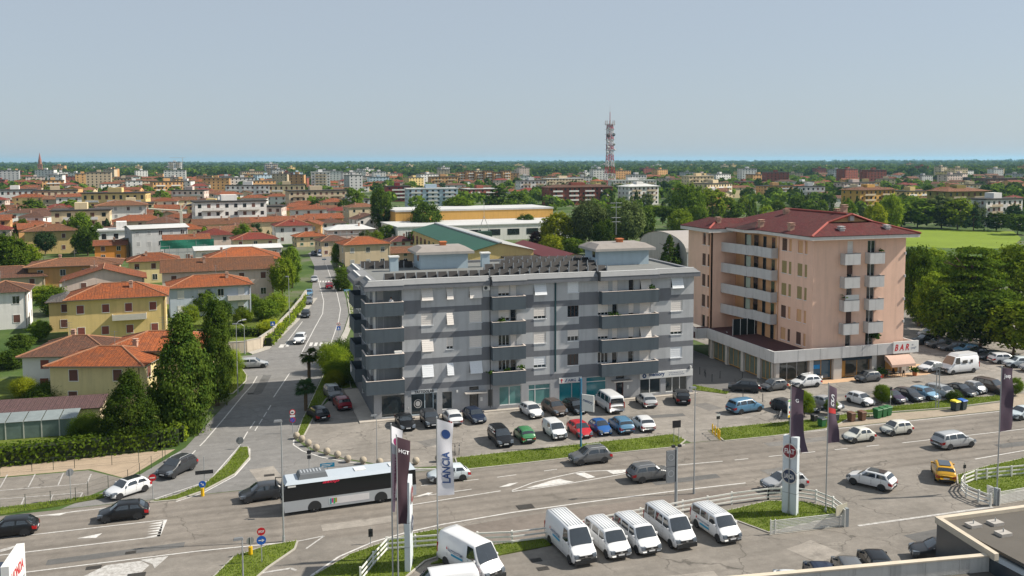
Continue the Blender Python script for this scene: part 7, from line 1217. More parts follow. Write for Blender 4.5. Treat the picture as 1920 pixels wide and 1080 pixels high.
# city bus
def bus():
    pa, pb = g(536, 969), g(777, 935); ba = math.atan2(pa.y-pb.y, pa.x-pb.x); bc = (pa+pb)/2+Vector((0, 0, .02))+Matrix.Rotation(ba, 3, 'Z') @ Vector((0, -1.27, 0))
    t = thing('city_bus', 'silver single-deck city bus with dark window band and red lettering', 'bus', bc, ba)
    SIL = mat('bus_silver', (.36, .38, .4), .4, .04, 1, coat=.3); BK = mat('bus_black', (.012, .013, .015), .15, .05, 1); L, W, H = 11.95, 2.55, 2.95; x0, x1, y = -L/2, L/2, W/2
    m = MB(); m.hexa([(x0, -y, .32), (x1-.1, -y, .32), (x1-.1, y, .32), (x0, y, .32), (x0, -y, 1.3), (x1, -y, 1.3), (x1, y, 1.3), (x0, y, 1.3)]); m.build('lower_body', SIL, t)
    m = MB(); m.hexa([(x0, -y+.004, 1.302), (x1-.004, -y+.004, 1.302), (x1-.004, y-.004, 1.302), (x0, y-.004, 1.302), (x0+.06, -y+.06, 2.72), (x1-.2, -y+.06, 2.72), (x1-.2, y-.06, 2.72), (x0+.06, y-.06, 2.72)]); m.build('window_band', BK, t)
    m = MB(); m.hexa([(x0+.04, -y+.03, 2.722), (x1-.16, -y+.03, 2.722), (x1-.16, y-.03, 2.722), (x0+.04, y-.03, 2.722), (x0+.2, -y+.3, H+.02), (x1-.4, -y+.3, H+.02), (x1-.4, y-.3, H+.02), (x0+.2, y-.3, H+.02)]); m.build('roof', mat('bus_roof', (.42, .47, .52), .45, .05, 1), t)
    m = MB(); m.hexa([(2.0, -.9, H+.02), (4.6, -.9, H+.02), (4.6, .9, H+.02), (2.0, .9, H+.02), (2.15, -.75, H+.42), (4.4, -.75, H+.42), (4.4, .75, H+.42), (2.15, .75, H+.42)]); o = m.build('roof_unit', mat('bus_roof_unit', (.13, .14, .15), .6, .08, 2), t); [MB().box(2.5+k*.28, 2.62+k*.28, -.5, .3, H+.422, H+.45).build('vent', SIL, o) for k in range(7)]
    for x in (-1.0, -4.2): MB().box(x-.5, x+.5, -.45, .45, H+.021, H+.1).build('roof_hatch', WHT, t)
    for s in (-1, 1):
        for k in range(6):
            xa = x0+.35+k*1.72; n_ = s*(y-.035)
            mm = MB(); mm.hexa([(xa, n_-.006, 1.42), (xa+1.6, n_-.006, 1.42), (xa+1.6, n_+.006, 1.42), (xa, n_+.006, 1.42), (xa, n_-s*.04-.006, 2.5), (xa+1.6, n_-s*.04-.006, 2.5), (xa+1.6, n_-s*.04+.006, 2.5), (xa, n_-s*.04+.006, 2.5)]); mm.build('side_window', mat('bus_glass', (.075, .08, .085), .06, .6, 1.4, spec=.9), t)
        for wx in (x1-2.7, x0+3.3):
            tm, km = wheel_meshes(.48, RIM) if s < 0 and wx > 0 else WPROTO['bus']; WPROTO['bus'] = (tm, km); wl = link('wheel', tm, t, (wx, s*(y-.12), .48)); wl.rotation_euler = (-s*math.pi/2, 0, 0); link('rim', km, wl)
            a = MB(); pts = [(wx+.6*math.cos(R(q)), s*(y+.004), .48+.6*math.sin(R(q))) for q in range(-15, 196, 15)]; a.face(pts if s < 0 else pts[::-1]); a.build('wheel_arch', TRIM, t)
        MB().box(x1-.03, x1+.012, s*.75-.18, s*.75+.18, .62, .86).build('headlight', LAMP, t); MB().box(x0-.02, x0+.02, s*1.05-.12, s*1.05+.12, .8, 1.6).build('taillight', TAIL, t)
        a = MB(); a.path([(x1-.2, s*(y-.2), 2.75), (x1+.35, s*(y+.1), 2.7), (x1+.35, s*(y+.1), 2.3)], .04, 6); a.box(x1+.28, x1+.4, s*(y+.1)-.12, s*(y+.1)+.12, 1.95, 2.4); a.build('mirror', TRIM, t)
        tx = 1.8; yy = s*(y-.03)
        text_on('atop', t, mat('bus_red', (.65, .02, .06), .4, .02), (tx*(1), s*(y-.045), 2.6), (-s, 0, 0) if s > 0 else (1, 0, 0), (0, 0, 1), .3, off=.03, bold=.03, shear=.3, width=1.5)
        ad = MB().box(-1.6, 2.0, s*(y+.012) if s < 0 else y+.004, s*(y+.004) if s < 0 else y+.012, .55, 1.15); o = ad.build('advert_panel', mat('bus_advert', (.62, .6, .6), .5, .12, 1.5), t)
        for k, c in enumerate(((.02, .3, .3), (.5, .02, .2), (.05, .35, .1), (.35, .25, .02))): MB().box(1.95-.16*(k+1), 1.95-.16*k-.01, s*(y+.016) if s < 0 else y+.013, s*(y+.013) if s < 0 else y+.016, .58+.1*(k % 2), 1.1).build('advert_colour', mat('advert%d' % k, c, .5, .3, 6), o)
    MB().hexa([(x1-.003, -1.15, .95), (x1+.02, -1.15, .95), (x1+.02, 1.15, .95), (x1-.003, 1.15, .95), (x1-.2, -1.1, 2.5), (x1-.16, -1.1, 2.5), (x1-.16, 1.1, 2.5), (x1-.2, 1.1, 2.5)]).build('windshield', CGL, t)
    MB().box(x1-.16, x1-.1, -.8, .8, 2.52, 2.7).build('destination_sign', mat('bus_display', (.3, .28, .2), .4, .2, 8), t); MB().box(x1-1.1, x1-.4, y-.03, y+.0, 2.52, 2.66).build('route_number', WHT, t)
    MB().box(x0-.02, x0+.05, -1, 1, 1.5, 2.5).build('rear_window', CGL, t)
bus()
# ------------------------------------------------------------ street furniture, signs, banners, fences
GALV = mat('galvanised_steel', (.36, .38, .39), .5, .08, 2, metal=.4); BLUE = mat('sign_blue', (.01, .1, .42), .45, .04); SRED = mat('sign_red', (.5, .012, .02), .45, .04); SBACK = mat('sign_back_grey', (.2, .21, .22), .6, .06, metal=.3); YEL = mat('sign_yellow', (.65, .4, .01), .5, .05); FWH = mat('white_fence_paint', (.68, .68, .64), .7, .1, 2, dirt=.15)
def lamp(px, py, h, arm, label, head='flat', r0=.075, rz=0.):
    p = g(px, py); t = thing('street_lamp', label, 'lamp post', p, rz); MB().tube((0, 0, 0), (0, 0, h), r0, r0*.55, 10).build('pole', GALV, t); MB().tube((0, 0, 0), (0, 0, .5), r0*1.5, n=10).build('base', GALV, t)
    if arm: m = MB(); m.path([(0, 0, h-.02), (arm*.3, 0, h+.35), (arm, 0, h+.45)], .035, 6); m.build('arm', GALV, t)
    m = MB(); a = arm or -.25; z = h+.45 if arm else h; m.hexa([(a-.35, -.14, z-.06), (a+.35, -.14, z-.06), (a+.35, .14, z-.06), (a-.35, .14, z-.06), (a-.28, -.1, z+.08), (a+.28, -.1, z+.08), (a+.28, .1, z+.08), (a-.28, .1, z+.08)]); o = m.build('lamp_head', SBACK, t); MB().box(a-.28, a+.28, -.1, .1, z-.085, z-.062).build('lens', mat('lamp_lens', (.6, .6, .56), .3, .03), o)
    return t
lamp(532, 1016, 10.1, 0, 'tall grey street lamp on the grass island tip in front of the bus'); lamp(1301, 926, 10.1, 0, 'tall grey street lamp at the road edge behind the white vans'); lamp(457, 1128, 4.6, 0, 'short flat-headed lamp beside the stop sign island')
lamp(446, 738, 9.4, 1.2, 'curved grey lamp at the bright shrub by the side lane', rz=.6); lamp(459, 664, 4.6, -1.5, 'lamp post with long arm above the pale street wall'); lamp(543, 612, 9.5, 0, 'lamp post rising from the garden wall along the side street'); lamp(759, 436, 7, -2, 'curved avenue lamp left of the big dark tree', rz=.2); lamp(737, 442, 7, 1.8, 'curved avenue lamp beside the dark conifer'); lamp(1718, 604, 8, 0, 'park lamp behind the pink tower'); lamp(180, 466, 6.5, 1.2, 'small curved lamp by the white four storey house')
lamp(707, 872, 5.2, 0, 'thin green pole beside the stone balls', r0=.05)
t = thing('lattice_mast', 'short twin lattice mast with lamp bracket in the verge row', 'mast', g(1757, 766)); [MB().tube((x, 0, 0), (x, 0, 5.6), .06, n=6).build('upright', GALV, t) for x in (-.22, .22)]; [MB().tube((-.22, 0, .5+.55*k), (.22, 0, .8+.55*k), .025, n=5).build('brace', GALV, t) for k in range(9)]; MB().box(-.7, .5, -.15, .15, 5.3, 5.7).build('bracket', GALV, t)
def sign(px, py, h, parts, label, name='road_sign', rz=0., pole=.035, group=None):
    """pole with plates; each plate: (kind, height, size)"""
    p = g(px, py); t = thing(name, label, 'sign', p, rz, group); MB().tube((0, 0, 0), (0, 0, h), pole, n=8).build('pole', GALV, t)
    for kind, z, s in parts:
        y = -.06; m = MB()
        def disc(r, yy, mm, nm, n=20, par=t): k = MB(); k.lathe([(.001, 0), (r, 0), (r, .012), (.001, .012)], n=n); return rot_mb(k, lambda a, b, c: (a, yy-c, z+b)).build(nm, mm, par)
        if kind == 'stop': o = disc(s, y, SRED, 'plate', 8); text_on('STOP', o, WHT, (0, y-.012, z), (1, 0, 0), (0, 0, 1), s*.6, bold=.03, width=s*1.35)
        elif kind == 'noentry': o = disc(s, y, SRED, 'plate'); MB().box(-s*.7, s*.7, y-.02, y-.014, z-s*.17, z+s*.17).build('bar', WHT, o)
        elif kind in ('arrow', 'arrowdn'):
            o = disc(s, y, BLUE, 'plate'); k = MB(); k.box(-s*.6, s*.2, y-.02, y-.014, -s*.1, s*.1); k.face([(s*.1, y-.02, -s*.35), (s*.68, y-.02, 0), (s*.1, y-.02, s*.35)]); q = 0 if kind == 'arrow' else R(-42); k.v = [(a*math.cos(q)-c*math.sin(q), b, z+a*math.sin(q)+c*math.cos(q)) for a, b, c in k.v]; k.build('arrow', WHT, o)
        elif kind == 'ban': o = disc(s, y, SRED, 'plate'); disc(s*.74, y-.014, WHT, 'field', par=o); MB().box(-s*.4, s*.35, y-.032, y-.027, z-s*.2, z+s*.2).build('pictogram', BLACK, o)
        elif kind == 'nopark': o = disc(s, y, SRED, 'plate'); disc(s*.78, y-.014, BLUE, 'field', par=o); k = MB(); k.box(-s*.8, s*.8, y-.034, y-.028, -s*.09, s*.09); k.v = [(a*.7-c*.7, b, z+a*.7+c*.7) for a, b, c in k.v]; k.build('bar', SRED, o)
        elif kind == 'back': disc(s, y+.1, SBACK, 'plate')
        elif kind == 'plate': MB().box(-s, s, y-.012, y, z-.12, z+.12).build('plate', WHT, t)
        elif kind == 'blueboard': o = MB().box(-s, s, y-.02, y, z-s*.3, z+s*.3).build('board', mat('board_blue', (.005, .2, .36), .5, .06), t); MB().box(-s*.8, s*.7, y-.026, y-.022, z+s*.06, z+s*.14).build('line', WHT, o); MB().box(-s*.8, s*.4, y-.026, y-.022, z-s*.14, z-s*.06).build('line', WHT, o)
        elif kind == 'cross': o = MB().box(-s, s, y-.02, y, z-s, z+s).build('board', BLUE, t); k = MB(); k.face([(-s*.6, y-.026, z-s*.6), (s*.6, y-.026, z-s*.6), (0, y-.026, z+s*.7)]); k.build('field', WHT, o)
        elif kind == 'darkboard': MB().box(-s, s, y, y+.03, z-.18, z+.18).build('board', TRIM, t)
        elif kind == 'tri': k = MB(); k.face([(-s, y, z-s*.6), (s, y, z-s*.6), (0, y, z+s)]); k.build('plate', SBACK, t)
        elif kind == 'base': MB().tube((0, 0, 0), (0, 0, .75), .16, n=12).build('marker', YEL, t)
    return t
sign(491, 1056, 2.75, [('stop', 2.55, .33), ('arrow', 1.85, .36)], 'red octagonal stop sign above a round blue arrow sign'); sign(287, 935, 2.3, [('noentry', 2.0, .33)], 'round red no entry sign at the slip lane exit'); sign(380, 930, 1.45, [('arrowdn', 1.15, .32), ('base', 0, 0)], 'round blue keep right sign on a yellow marker on the grass island'); sign(470, 1042, 1.5, [('back', 1.2, .3), ('base', 0, 0)], 'grey back of a round sign on a yellow marker by the short lamp', rz=.3)
sign(450, 842, 1.3, [('tri', .9, .35), ('back', .95, .4)], 'dark-backed round sign at the far tip of the grass island'); sign(384, 922, 3.4, [('darkboard', 1.9, .8)], 'dark direction board on a thin pole on the grass island'); sign(133, 940, 3.0, [('back', 2.7, .34)], 'dark round sign seen from behind at the car park edge', rz=.4); sign(549, 812, 2.8, [('ban', 2.45, .34), ('plate', 2.0, .28), ('nopark', 1.55, .34)], 'red rimmed truck ban above a no parking sign by the palms'); sign(580, 890, 2.8, [('darkboard', 2.3, .2), ('darkboard', 1.8, .18)], 'narrow dark double plate on a pole behind the bus')
sign(614, 893, 1.5, [('blueboard', 1.15, .7)], 'low blue direction board behind the roof of the bus'); sign(695, 1020, 1.4, [('darkboard', 1.1, .18), ('darkboard', .8, .18)], 'small dark delineator sign on the dealer lawn'); sign(1346, 805, 2.0, [('plate', 1.7, .25), ('darkboard', 1.4, .22)], 'small banded sign between the yellow hoops'); sign(1669, 772, 3.2, [('darkboard', 2.9, .18), ('plate', 1.9, .12)], 'thin pole with dark plate beside the green bins'); sign(635, 632, 2.6, [('ban', 2.3, .3), ('cross', 1.6, .34)], 'blue zebra crossing sign under a round red rimmed sign'); sign(512, 640, 3.4, [('cross', 3.1, .38)], 'blue zebra crossing sign on the pale street wall'); sign(651, 566, 2.9, [('blueboard', 2.6, .7)], 'blue topped board at the grass corner of the side street'); sign(608, 498, 2.2, [('blueboard', 1.9, .6)], 'far blue direction board by the side street wall'); sign(1807, 905, 2.0, [('darkboard', 1.6, .16)], 'narrow sign at the round corner of the white fence'); sign(600, 482, 2.4, [('cross', 2.1, .4)], 'far blue crossing sign at the street bend')
t = thing('notice_board', 'small black direction board on two legs at the verge end', 'sign', g(1268, 830)); [MB().tube((x, 0, 0), (x, 0, 2.1), .035, n=6).build('leg', GALV, t) for x in (-.3, .3)]; MB().box(-.5, .5, -.06, -.02, 1.7, 2.5).build('board', BLACK, t)
t = thing('notice_board', 'grey notice board seen from behind at the entrance gate post', 'sign', g(1577, 988), .3); [MB().tube((x, 0, 0), (x, 0, 1.5), .03, n=6).build('leg', GALV, t) for x in (-.25, .25)]; MB().box(-.75, .75, -.02, .03, 1.1, 1.95).build('board', mat('beige_board', (.4, .38, .3), .7, .1), t)
t = thing('advertising_board', 'sponsor board with coloured logos in a blue frame on posts', 'billboard', g(1489, 797), .35); [MB().tube((x, 0, 0), (x, 0, 2.6), .06, n=6).build('post', mat('dark_green_post', (.015, .06, .045), .6, .1), t) for x in (-1.0, 1.0)]; o = MB().box(-1.3, 1.3, -.06, .04, 1.1, 3.2).build('board', WHT, t); MB().box(1.31, 1.5, -.08, .06, .95, 3.3).build('frame', mat('frame_blue', (.01, .16, .4), .5, .05), o); MB().box(-1.3, 1.3, -.075, -.062, 3.0, 3.18).build('stripe', mat('stripe_green', (.2, .5, .05), .5, .05), o); MB().box(-1.3, 1.3, -.075, -.062, 1.12, 1.4).build('stripe', YEL, o)
for k, c in enumerate(('red', 'blue', 'dark', 'green', 'steel', 'red', 'blue', 'brown')): MB().box(-1.15+.6*(k % 4), -.75+.6*(k % 4), -.075, -.062, 1.6+.6*(k//4), 1.85+.6*(k//4)).build('logo', mat('logo_'+c, CARCOL[c], .5, .05), o)
t = thing('shop_totem', 'blue pole with turned white name board on the verge', 'sign', g(1089, 839)); MB().tube((0, 0, 0), (0, 0, 7.6), .11, n=10).build('pole', mat('pole_blue', (.03, .17, .3), .5, .06), t); o = MB().box(.12, 1.5, -.06, .06, 4.1, 5.9).build('board', WHT, t); o.rotation_euler = (0, 0, -.75); text_on('memory', o, NAVY, (.8, -.06, 5.1), (1, 0, -.25), (.25, 0, 1), .34, bold=.02, width=1.15)
# dealership pylons
def badge(par, c, r, ring, field, word, face):
    n = Vector(face); u = Vector((0, 0, 1)); x = u.cross(n).normalized(); M_ = lambda a, b, d: Vector(c)+x*a+u*b+n*d
    def cyl(rr, d0, d1, mm, nm, p): k = MB(); k.lathe([(.001, 0), (rr, 0)], n=28); k.v = [tuple(M_(a, b, d1)) for a, b, _ in k.v]; j = MB(); j.lathe([(rr, 0), (rr, 1)], n=28); j.v = [tuple(M_(a, b, d0+(d1-d0)*cc)) for a, b, cc in j.v]; k.add(j); return k.build(nm, mm, p)
    o = cyl(r, 0, .08, ring, 'badge', par); cyl(r*.84, .08, .095, field, 'badge_field', o); text_on(word, o, mat('chrome_letters', (.6, .6, .62), .3, .03, metal=.3), M_(0, 0, .1), x, u, r*.62, bold=.02, width=r*1.3)
PYL = mat('pylon_white', (.6, .65, .68), .45, .05, 1.5, dirt=.06)
def pylon(px, py, h, wd, dp, rz, label):
    t = thing('dealer_pylon', label, 'sign', g(px, py), rz); MB().box(-wd/2, wd/2, -dp/2, dp/2, 0, h).build('slab', PYL, t)
    for z in (h*.28, h*.55): MB().box(-wd/2-.006, wd/2+.006, -dp/2-.006, dp/2+.006, z, z+.03).build('joint', SBACK, t)
    for f in (-1, 1):
        badge(t, (0, f*dp/2, h*.82), .7, mat('chrome_ring', (.5, .5, .5), .3, .05, metal=.5), mat('badge_red', (.2, .008, .018), .4, .05), 'FIAT', (0, f, 0)); badge(t, (0, f*dp/2, h*.5), .7, MATS['chrome_ring'], mat('badge_navy', (.012, .03, .08), .35, .05), 'LANCIA', (0, f, 0))
    return t
pylon(1481, 964, 7.0, 1.3, .5, -1.0, 'white slab pylon with a red and a dark blue round badge'); pylon(767, 1064, 7.0, 1.9, .42, 1.27, 'grey edge-on slab pylon behind the dark banner')
t = thing('logo_sign', 'steel post carrying two stacked grey logo panels above the van row', 'sign', g(1267, 962), .0); MB().tube((0, 0, 0), (0, 0, 5.9), .14, .12, 10).build('post', GALV, t); o = MB().box(-.12, .05, -.1, .1, 2.9, 5.7).build('carrier', TRIM, t)
for z in (2.85, 4.3): k = MB().box(-.95, -.15, -.09, .09, z, z+1.38).build('panel', mat('logo_panel_grey', (.22, .23, .24), .5, .08), t); q = MB(); q.lathe([(.22, 0), (.3, 0)], n=20); rot_mb(q, lambda a, b, c: (-.55+a, -.1, z+.8+b)).build('logo_ring', ALU, k)
for x in (-.3, .3): MB().box(x-.14, x+.14, -.12, .12, 5.95, 6.15).build('spotlight', TRIM, t)
# banners on poles: the cloth is a rippled sheet; print follows the ripple
def banner(px, py, h, wd, drop, cloth, label, prints, rz, swing=.25, foot=0., seed=0, cut=.5):
    t = thing('banner_flag', label, 'flag', g(px, py), rz); MB().tube((0, 0, 0), (0, 0, h), .06, .04, 10).build('pole', GALV, t); MB().tube((0, 0, 0), (0, 0, .4), .11, n=10).build('base', GALV, t); MB().lathe([(.001, .1), (.06, .05), (.06, 0)], (0, 0, h), 8).build('finial', GALV, t)
    def S(u, v):                          # u across from the pole, v down
        rip = .10*math.sin(5.5*v+3*u+seed)+.06*math.sin(11*v-2*u+seed*2); return Vector((.05+u*wd*(1-.12*v)+foot*v*v*u+.06*math.sin(4*v+seed)*u, rip*u+swing*u*math.sin(2.3*v+seed), h-.12-v*drop-u*cut*(1-v)))
    m = MB(); m.grid(lambda a, b: S(a, b), 10, 36); c = m.build('cloth', cloth, t, smooth=True)
    for kind, txt, uc, vc, size, mm in prints:
        if kind == 'band': k = MB(); [k.grid(lambda a, b: S(a, vc+(b-.5)*size)+Vector((0, f*.014, 0)), 10, 2) for f in (-1, 1)]; k.build('band', mm, c); continue
        if kind == 'disc':
            for f in (-1, 1):
                k = MB(); k.lathe([(.001, 0), (size*.55, 0), (size, 0)], n=24); k.v = [tuple(S(uc+a/wd, vc+b/drop)+Vector((0, f*.02, 0))) for a, b, _ in k.v]; o = k.build('emblem', mm, c)
            continue
        src = text_mesh(txt, 1., 0, .02, 0)
        for f in (-1, 1):
            me = src.copy(); xs = [v.co.x for v in me.vertices]; ys = [v.co.y for v in me.vertices]; k = size/(max(xs)-min(xs)); cx, cy = (max(xs)+min(xs))/2, (max(ys)+min(ys))/2
            for v in me.vertices:
                a, b = (v.co.x-cx)*k, (v.co.y-cy)*k*(1.25 if kind == 'up' else 1)
                if kind == 'up': q = (uc+b*-1/wd*-1*(-1), vc-a/drop)     # reads upwards along the pole
                elif kind == 'down': q = (uc+b/wd, vc+a/drop)
                else: q = (uc+a/wd, vc-b/drop)
                v.co = S(q[0], q[1])+Vector((0, f*.022, 0))
            me.materials.clear(); me.materials.append(mm); link('lettering', me, c)
    return t
PUR = mat('purple_banner_cloth', (.085, .055, .08), .8, .12, 3); PURD = mat('dark_maroon_cloth', (.05, .025, .035), .8, .12, 3); WCL = mat('white_banner_cloth', (.6, .6, .64), .8, .06, 3); PCL = mat('pale_pink_cloth', (.5, .36, .42), .8, .08, 3); WP = mat('banner_white_print', (.75, .75, .78), .7, .03); MAG = mat('banner_magenta_print', (.22, .02, .1), .7, .05); BLP = mat('banner_blue_print', (.02, .06, .2), .7, .05)
banner(737, 1112, 12.4, .9, 6.3, PCL, 'pale pink and white banner with magenta letters on the leftmost dealer pole', [('band', '', 0, .16, .32, WCL), ('disc', '', .5, .17, .3, MAG), ('down', 'PROFESSIONAL', .5, .62, 3.3, MAG)], .35, .2, -.6, 1, .55)
banner(747, 1112, 11.6, 1.0, 6.4, PURD, 'dark maroon banner with a short white logo between the other banner poles', [('across', 'HGT', .5, .15, .8, WP)], .2, .2, -.3, 2, .5)
banner(821, 1046, 11.2, 1.3, 6.1, WCL, 'white banner with blue round emblem and tall blue upright letters', [('disc', '', .55, .17, .38, BLP), ('up', 'LANCIA', .55, .62, 2.6, BLP)], .12, .22, .1, 3, .5)
banner(1478, 966, 11.6, 1.15, 5.9, PUR, 'purple grey banner swinging out in front of the white slab pylon', [('across', 'G', .5, .2, .3, WP)], -.25, .5, .7, .6, .4); banner(1548, 962, 11.6, 1.05, 5.2, PUR, 'purple grey banner with white swirl and red band', [('band', '', 0, .43, .09, mat('banner_red_print', (.45, .03, .03), .7, .05)), ('across', 'S', .45, .2, .4, WP), ('across', 'G', .45, .3, .45, WP)], .2, .25, .2, 2.4, .5); banner(1869, 926, 12.0, 1.35, 6.0, PUR, 'tall purple grey banner with short white word at the sliding gate', [('across', 'Jeep', .5, .13, .95, WP)], .1, .22, .4, 4.4, .12)
# tilted white box sign at the lower left
pa, pb = g(46, 1018, 7.2), g(8, 1075, 7.2); d = (pb-pa); t = thing('box_sign', 'tall white box sign with red letters beside the main road', 'sign', (pa.x, pa.y, 0), math.atan2(d.y, d.x)); Lb = 3.4; o = MB().box(0, Lb, -.45, 0, 4.6, 7.2).build('box', WHT, t); MB().box(Lb*.3, Lb*.3+.25, -.35, -.1, 0, 4.597).build('post', GALV, t); MB().box(Lb*.7, Lb*.7+.25, -.35, -.1, 0, 4.597).build('post', GALV, t); text_on('HONDA', o, SRED, (Lb*.5, 0, 6.2), (-1, 0, 0), (0, 0, 1), .7, bold=.03, width=2.5); MB().box(.3, 3.1, .004, .012, 4.8, 5.4).build('picture', mat('grey_print', (.3, .32, .34), .6, .2, 4), o)
# white fences: posts and rails
def fence(pts, label, h=1.15, rails=3, gap=2.6, px=True, name='fence'):
    p = [g(*q) if px else Vector((*q, 0)) for q in pts]; o = p[0]; t = thing(name, label, 'fence', o)
    for a, b in zip(p[:-1], p[1:]):
        d = b-a; l = d.length; d /= l; n = Vector((-d.y, d.x, 0))*.03; k = max(1, round(l/gap))
        for j in range(k+1):
            if j == 0 and a is not p[0]: continue
            c = a+d*(l*j/k)-o; MB().box(c.x-.07, c.x+.07, c.y-.07, c.y+.07, 0, h+.04).build('post', FWH, t)
        for r_ in range(rails):
            z = h*(r_+1)/rails-.09; m = MB(); a2, b2 = a-o-n*2.6, b-o-n*2.6; m.hexa([a2-n+Vector((0, 0, z-.06)), b2-n+Vector((0, 0, z-.06)), b2+n+Vector((0, 0, z-.06)), a2+n+Vector((0, 0, z-.06)), a2-n+Vector((0, 0, z+.07)), b2-n+Vector((0, 0, z+.07)), b2+n+Vector((0, 0, z+.07)), a2+n+Vector((0, 0, z+.07))]); m.build('rail', FWH, t)
    return t
fence([(676, 1092), (700, 1062), (725, 1034)], 'white rail fence climbing the corner of the dealer lawn'); fence([(727, 1034), (830, 1026), (960, 1021), (1030, 1012), (1160, 985), (1280, 962), (1372, 946), (1440, 937)], 'long white rail fence behind the row of vans'); fence([(1440, 937), (1490, 936), (1530, 942), (1562, 955), (1582, 970)], 'curved white rail fence round the pylon lawn', gap=1.6); fence([(1922, 893), (1870, 898), (1830, 903), (1808, 912), (1803, 921), (1812, 932), (1835, 942), (1857, 950)], 'rounded white rail fence on the right of the entrance', gap=1.6)
def gate(a, b, h, label, n=9):
    p, q = g(*a), g(*b); d = q-p; l = d.length; t = thing('sliding_gate', label, 'gate', p, math.atan2(d.y, d.x))
    for k in range(n): z = .16+(h-.24)*k/(n-1); MB().box(.05, l-.05, -.02, .02, z-.035, z+.035).build('slat', FWH, t)
    for x in (0, l*.06, l-.08): MB().box(x, x+.08, -.04, .04, .08, h+.04).build('stile', FWH, t)
    MB().box(l+.02, l+.3, -.18, .14, 0, h+.35).build('motor_post', mat('gate_motor_grey', (.25, .28, .3), .6, .1), t); MB().box(l-.12, l-.02, -.2, .2, 0, h+.3).build('guide_post', FWH, t); MB().box(-.1, l+.3, -.1, .1, -.01, .07).build('track', KERB, t)
gate((1444, 1003), (1583, 987), 1.25, 'white slatted sliding gate drawn back along the pylon lawn'); gate((1990, 926), (1870, 947), 1.25, 'white slatted sliding gate on the right side of the entrance')
t = thing('card_reader', 'small slatted totem behind the right gate post', 'totem', g(1856, 938)); MB().hexa([(-.22, -.12, 0), (.22, -.12, 0), (.22, .12, 0), (-.22, .12, 0), (-.28, -.14, 1.45), (.26, -.14, 1.25), (.26, .14, 1.25), (-.28, .14, 1.45)]).build('body', FWH, t); [MB().box(-.2, .2, -.15, -.125, .3+.2*k, .36+.2*k).build('stripe', SBACK, t) for k in range(5)]
def wire_fence(pts, label, h=1.3, gap=2.4):
    p = [g(*q) for q in pts]; o = p[0]; t = thing('wire_fence', label, 'fence', o); m = mat('thin_green_wire', (.05, .07, .05), .7, .1)
    for a, b in zip(p[:-1], p[1:]):
        l = (b-a).length; k = max(1, round(l/gap))
        for j in range(k+1): c = a+(b-a)*(j/k)-o; MB().tube(c, c+Vector((0, 0, h)), .03, n=5).build('post', m, t)
        for z in (.25, .75, h-.05): MB().tube(a-o+Vector((0, 0, z)), b-o+Vector((0, 0, z)), .008, n=3).build('wire', m, t)
wire_fence([(0, 958), (95, 947), (142, 940), (165, 928), (240, 905), (262, 892), (305, 865)], 'thin wire fence round the small car park'); wire_fence([(0, 892), (60, 884), (140, 878), (210, 872), (310, 862)], 'wire fence with slim posts in front of the hedge')
# walls
t = thing('retaining_wall', 'weathered pale concrete wall curving along the side street', 'wall', (-14, 44, 0)); wm = mat('stained_concrete', (.46, .40, .32), .95, .2, .8, .3, 10, dirt=.4); pts = [(-17.5, 44.0), (-14.3, 44.6), (-12.1, 46.8), (-9.6, 55), (-5.6, 73.2), (-2.4, 90), (-.6, 101)]
for a, b in zip(pts[:-1], pts[1:]):
    d = (Vector(b)-Vector(a)).normalized(); n = Vector((-d.y, d.x))*.16; o_ = Vector((14, -44)); a2, b2 = Vector(a)+o_, Vector(b)+o_; MB().hexa([(*(a2-n), 0), (*(b2-n), 0), (*(b2+n), 0), (*(a2+n), 0), (*(a2-n), 1.9), (*(b2-n), 1.8), (*(b2+n), 1.8), (*(a2+n), 1.9)]).build('wall_panel', wm, t); n *= 1.3; MB().hexa([(*(a2-n), 1.905), (*(b2-n), 1.805), (*(b2+n), 1.805), (*(a2+n), 1.905), (*(a2-n), 1.99), (*(b2-n), 1.89), (*(b2+n), 1.89), (*(a2+n), 1.99)]).build('coping', KERB, t)
t = thing('boundary_wall', 'low wall with stone coping along the far side street bend', 'wall', (12.4, 150, 0)); [MB().hexa([(dx-.15, y0, 0), (dx+.15, y0, 0), (dx1+.15, y1, 0), (dx1-.15, y1, 0), (dx-.15, y0, 1.2), (dx+.15, y0, 1.2), (dx1+.15, y1, 1.2), (dx1-.15, y1, 1.2)]).build('wall_panel', KERB, t) for dx, y0, dx1, y1 in ((0, 0, 1.6, 26), (1.62, 26.02, 5, 60))]
t = thing('garden_shed', 'glass sided lean-to greenhouse behind the hedge', 'greenhouse', g(62, 822), -.05); fr = mat('greenhouse_frame', (.55, .55, .5), .6, .1); GH = mat('greenhouse_film', (.14, .19, .18), .25, .3, 1.2)
for k in range(6): MB().box(-4.6+k*1.84-.05, -4.6+k*1.84+.05, -.05, .05, 0, 2.0).build('post', fr, t)
for k in range(5): MB().box(-4.54+k*1.84, -2.82+k*1.84, -.02, .02, .1, 1.95).build('side_pane', GH, t); MB().hexa([(-4.55+k*1.84, -.1, 2.0), (-2.8+k*1.84, -.1, 2.0), (-2.8+k*1.84, 2.4, 2.5), (-4.55+k*1.84, 2.4, 2.5), (-4.55+k*1.84, -.1, 2.03), (-2.8+k*1.84, -.1, 2.03), (-2.8+k*1.84, 2.4, 2.53), (-4.55+k*1.84, 2.4, 2.53)]).build('roof_pane', mat('clear_corrugated', (.2, .23, .23), .3, .2, 1.5), t)
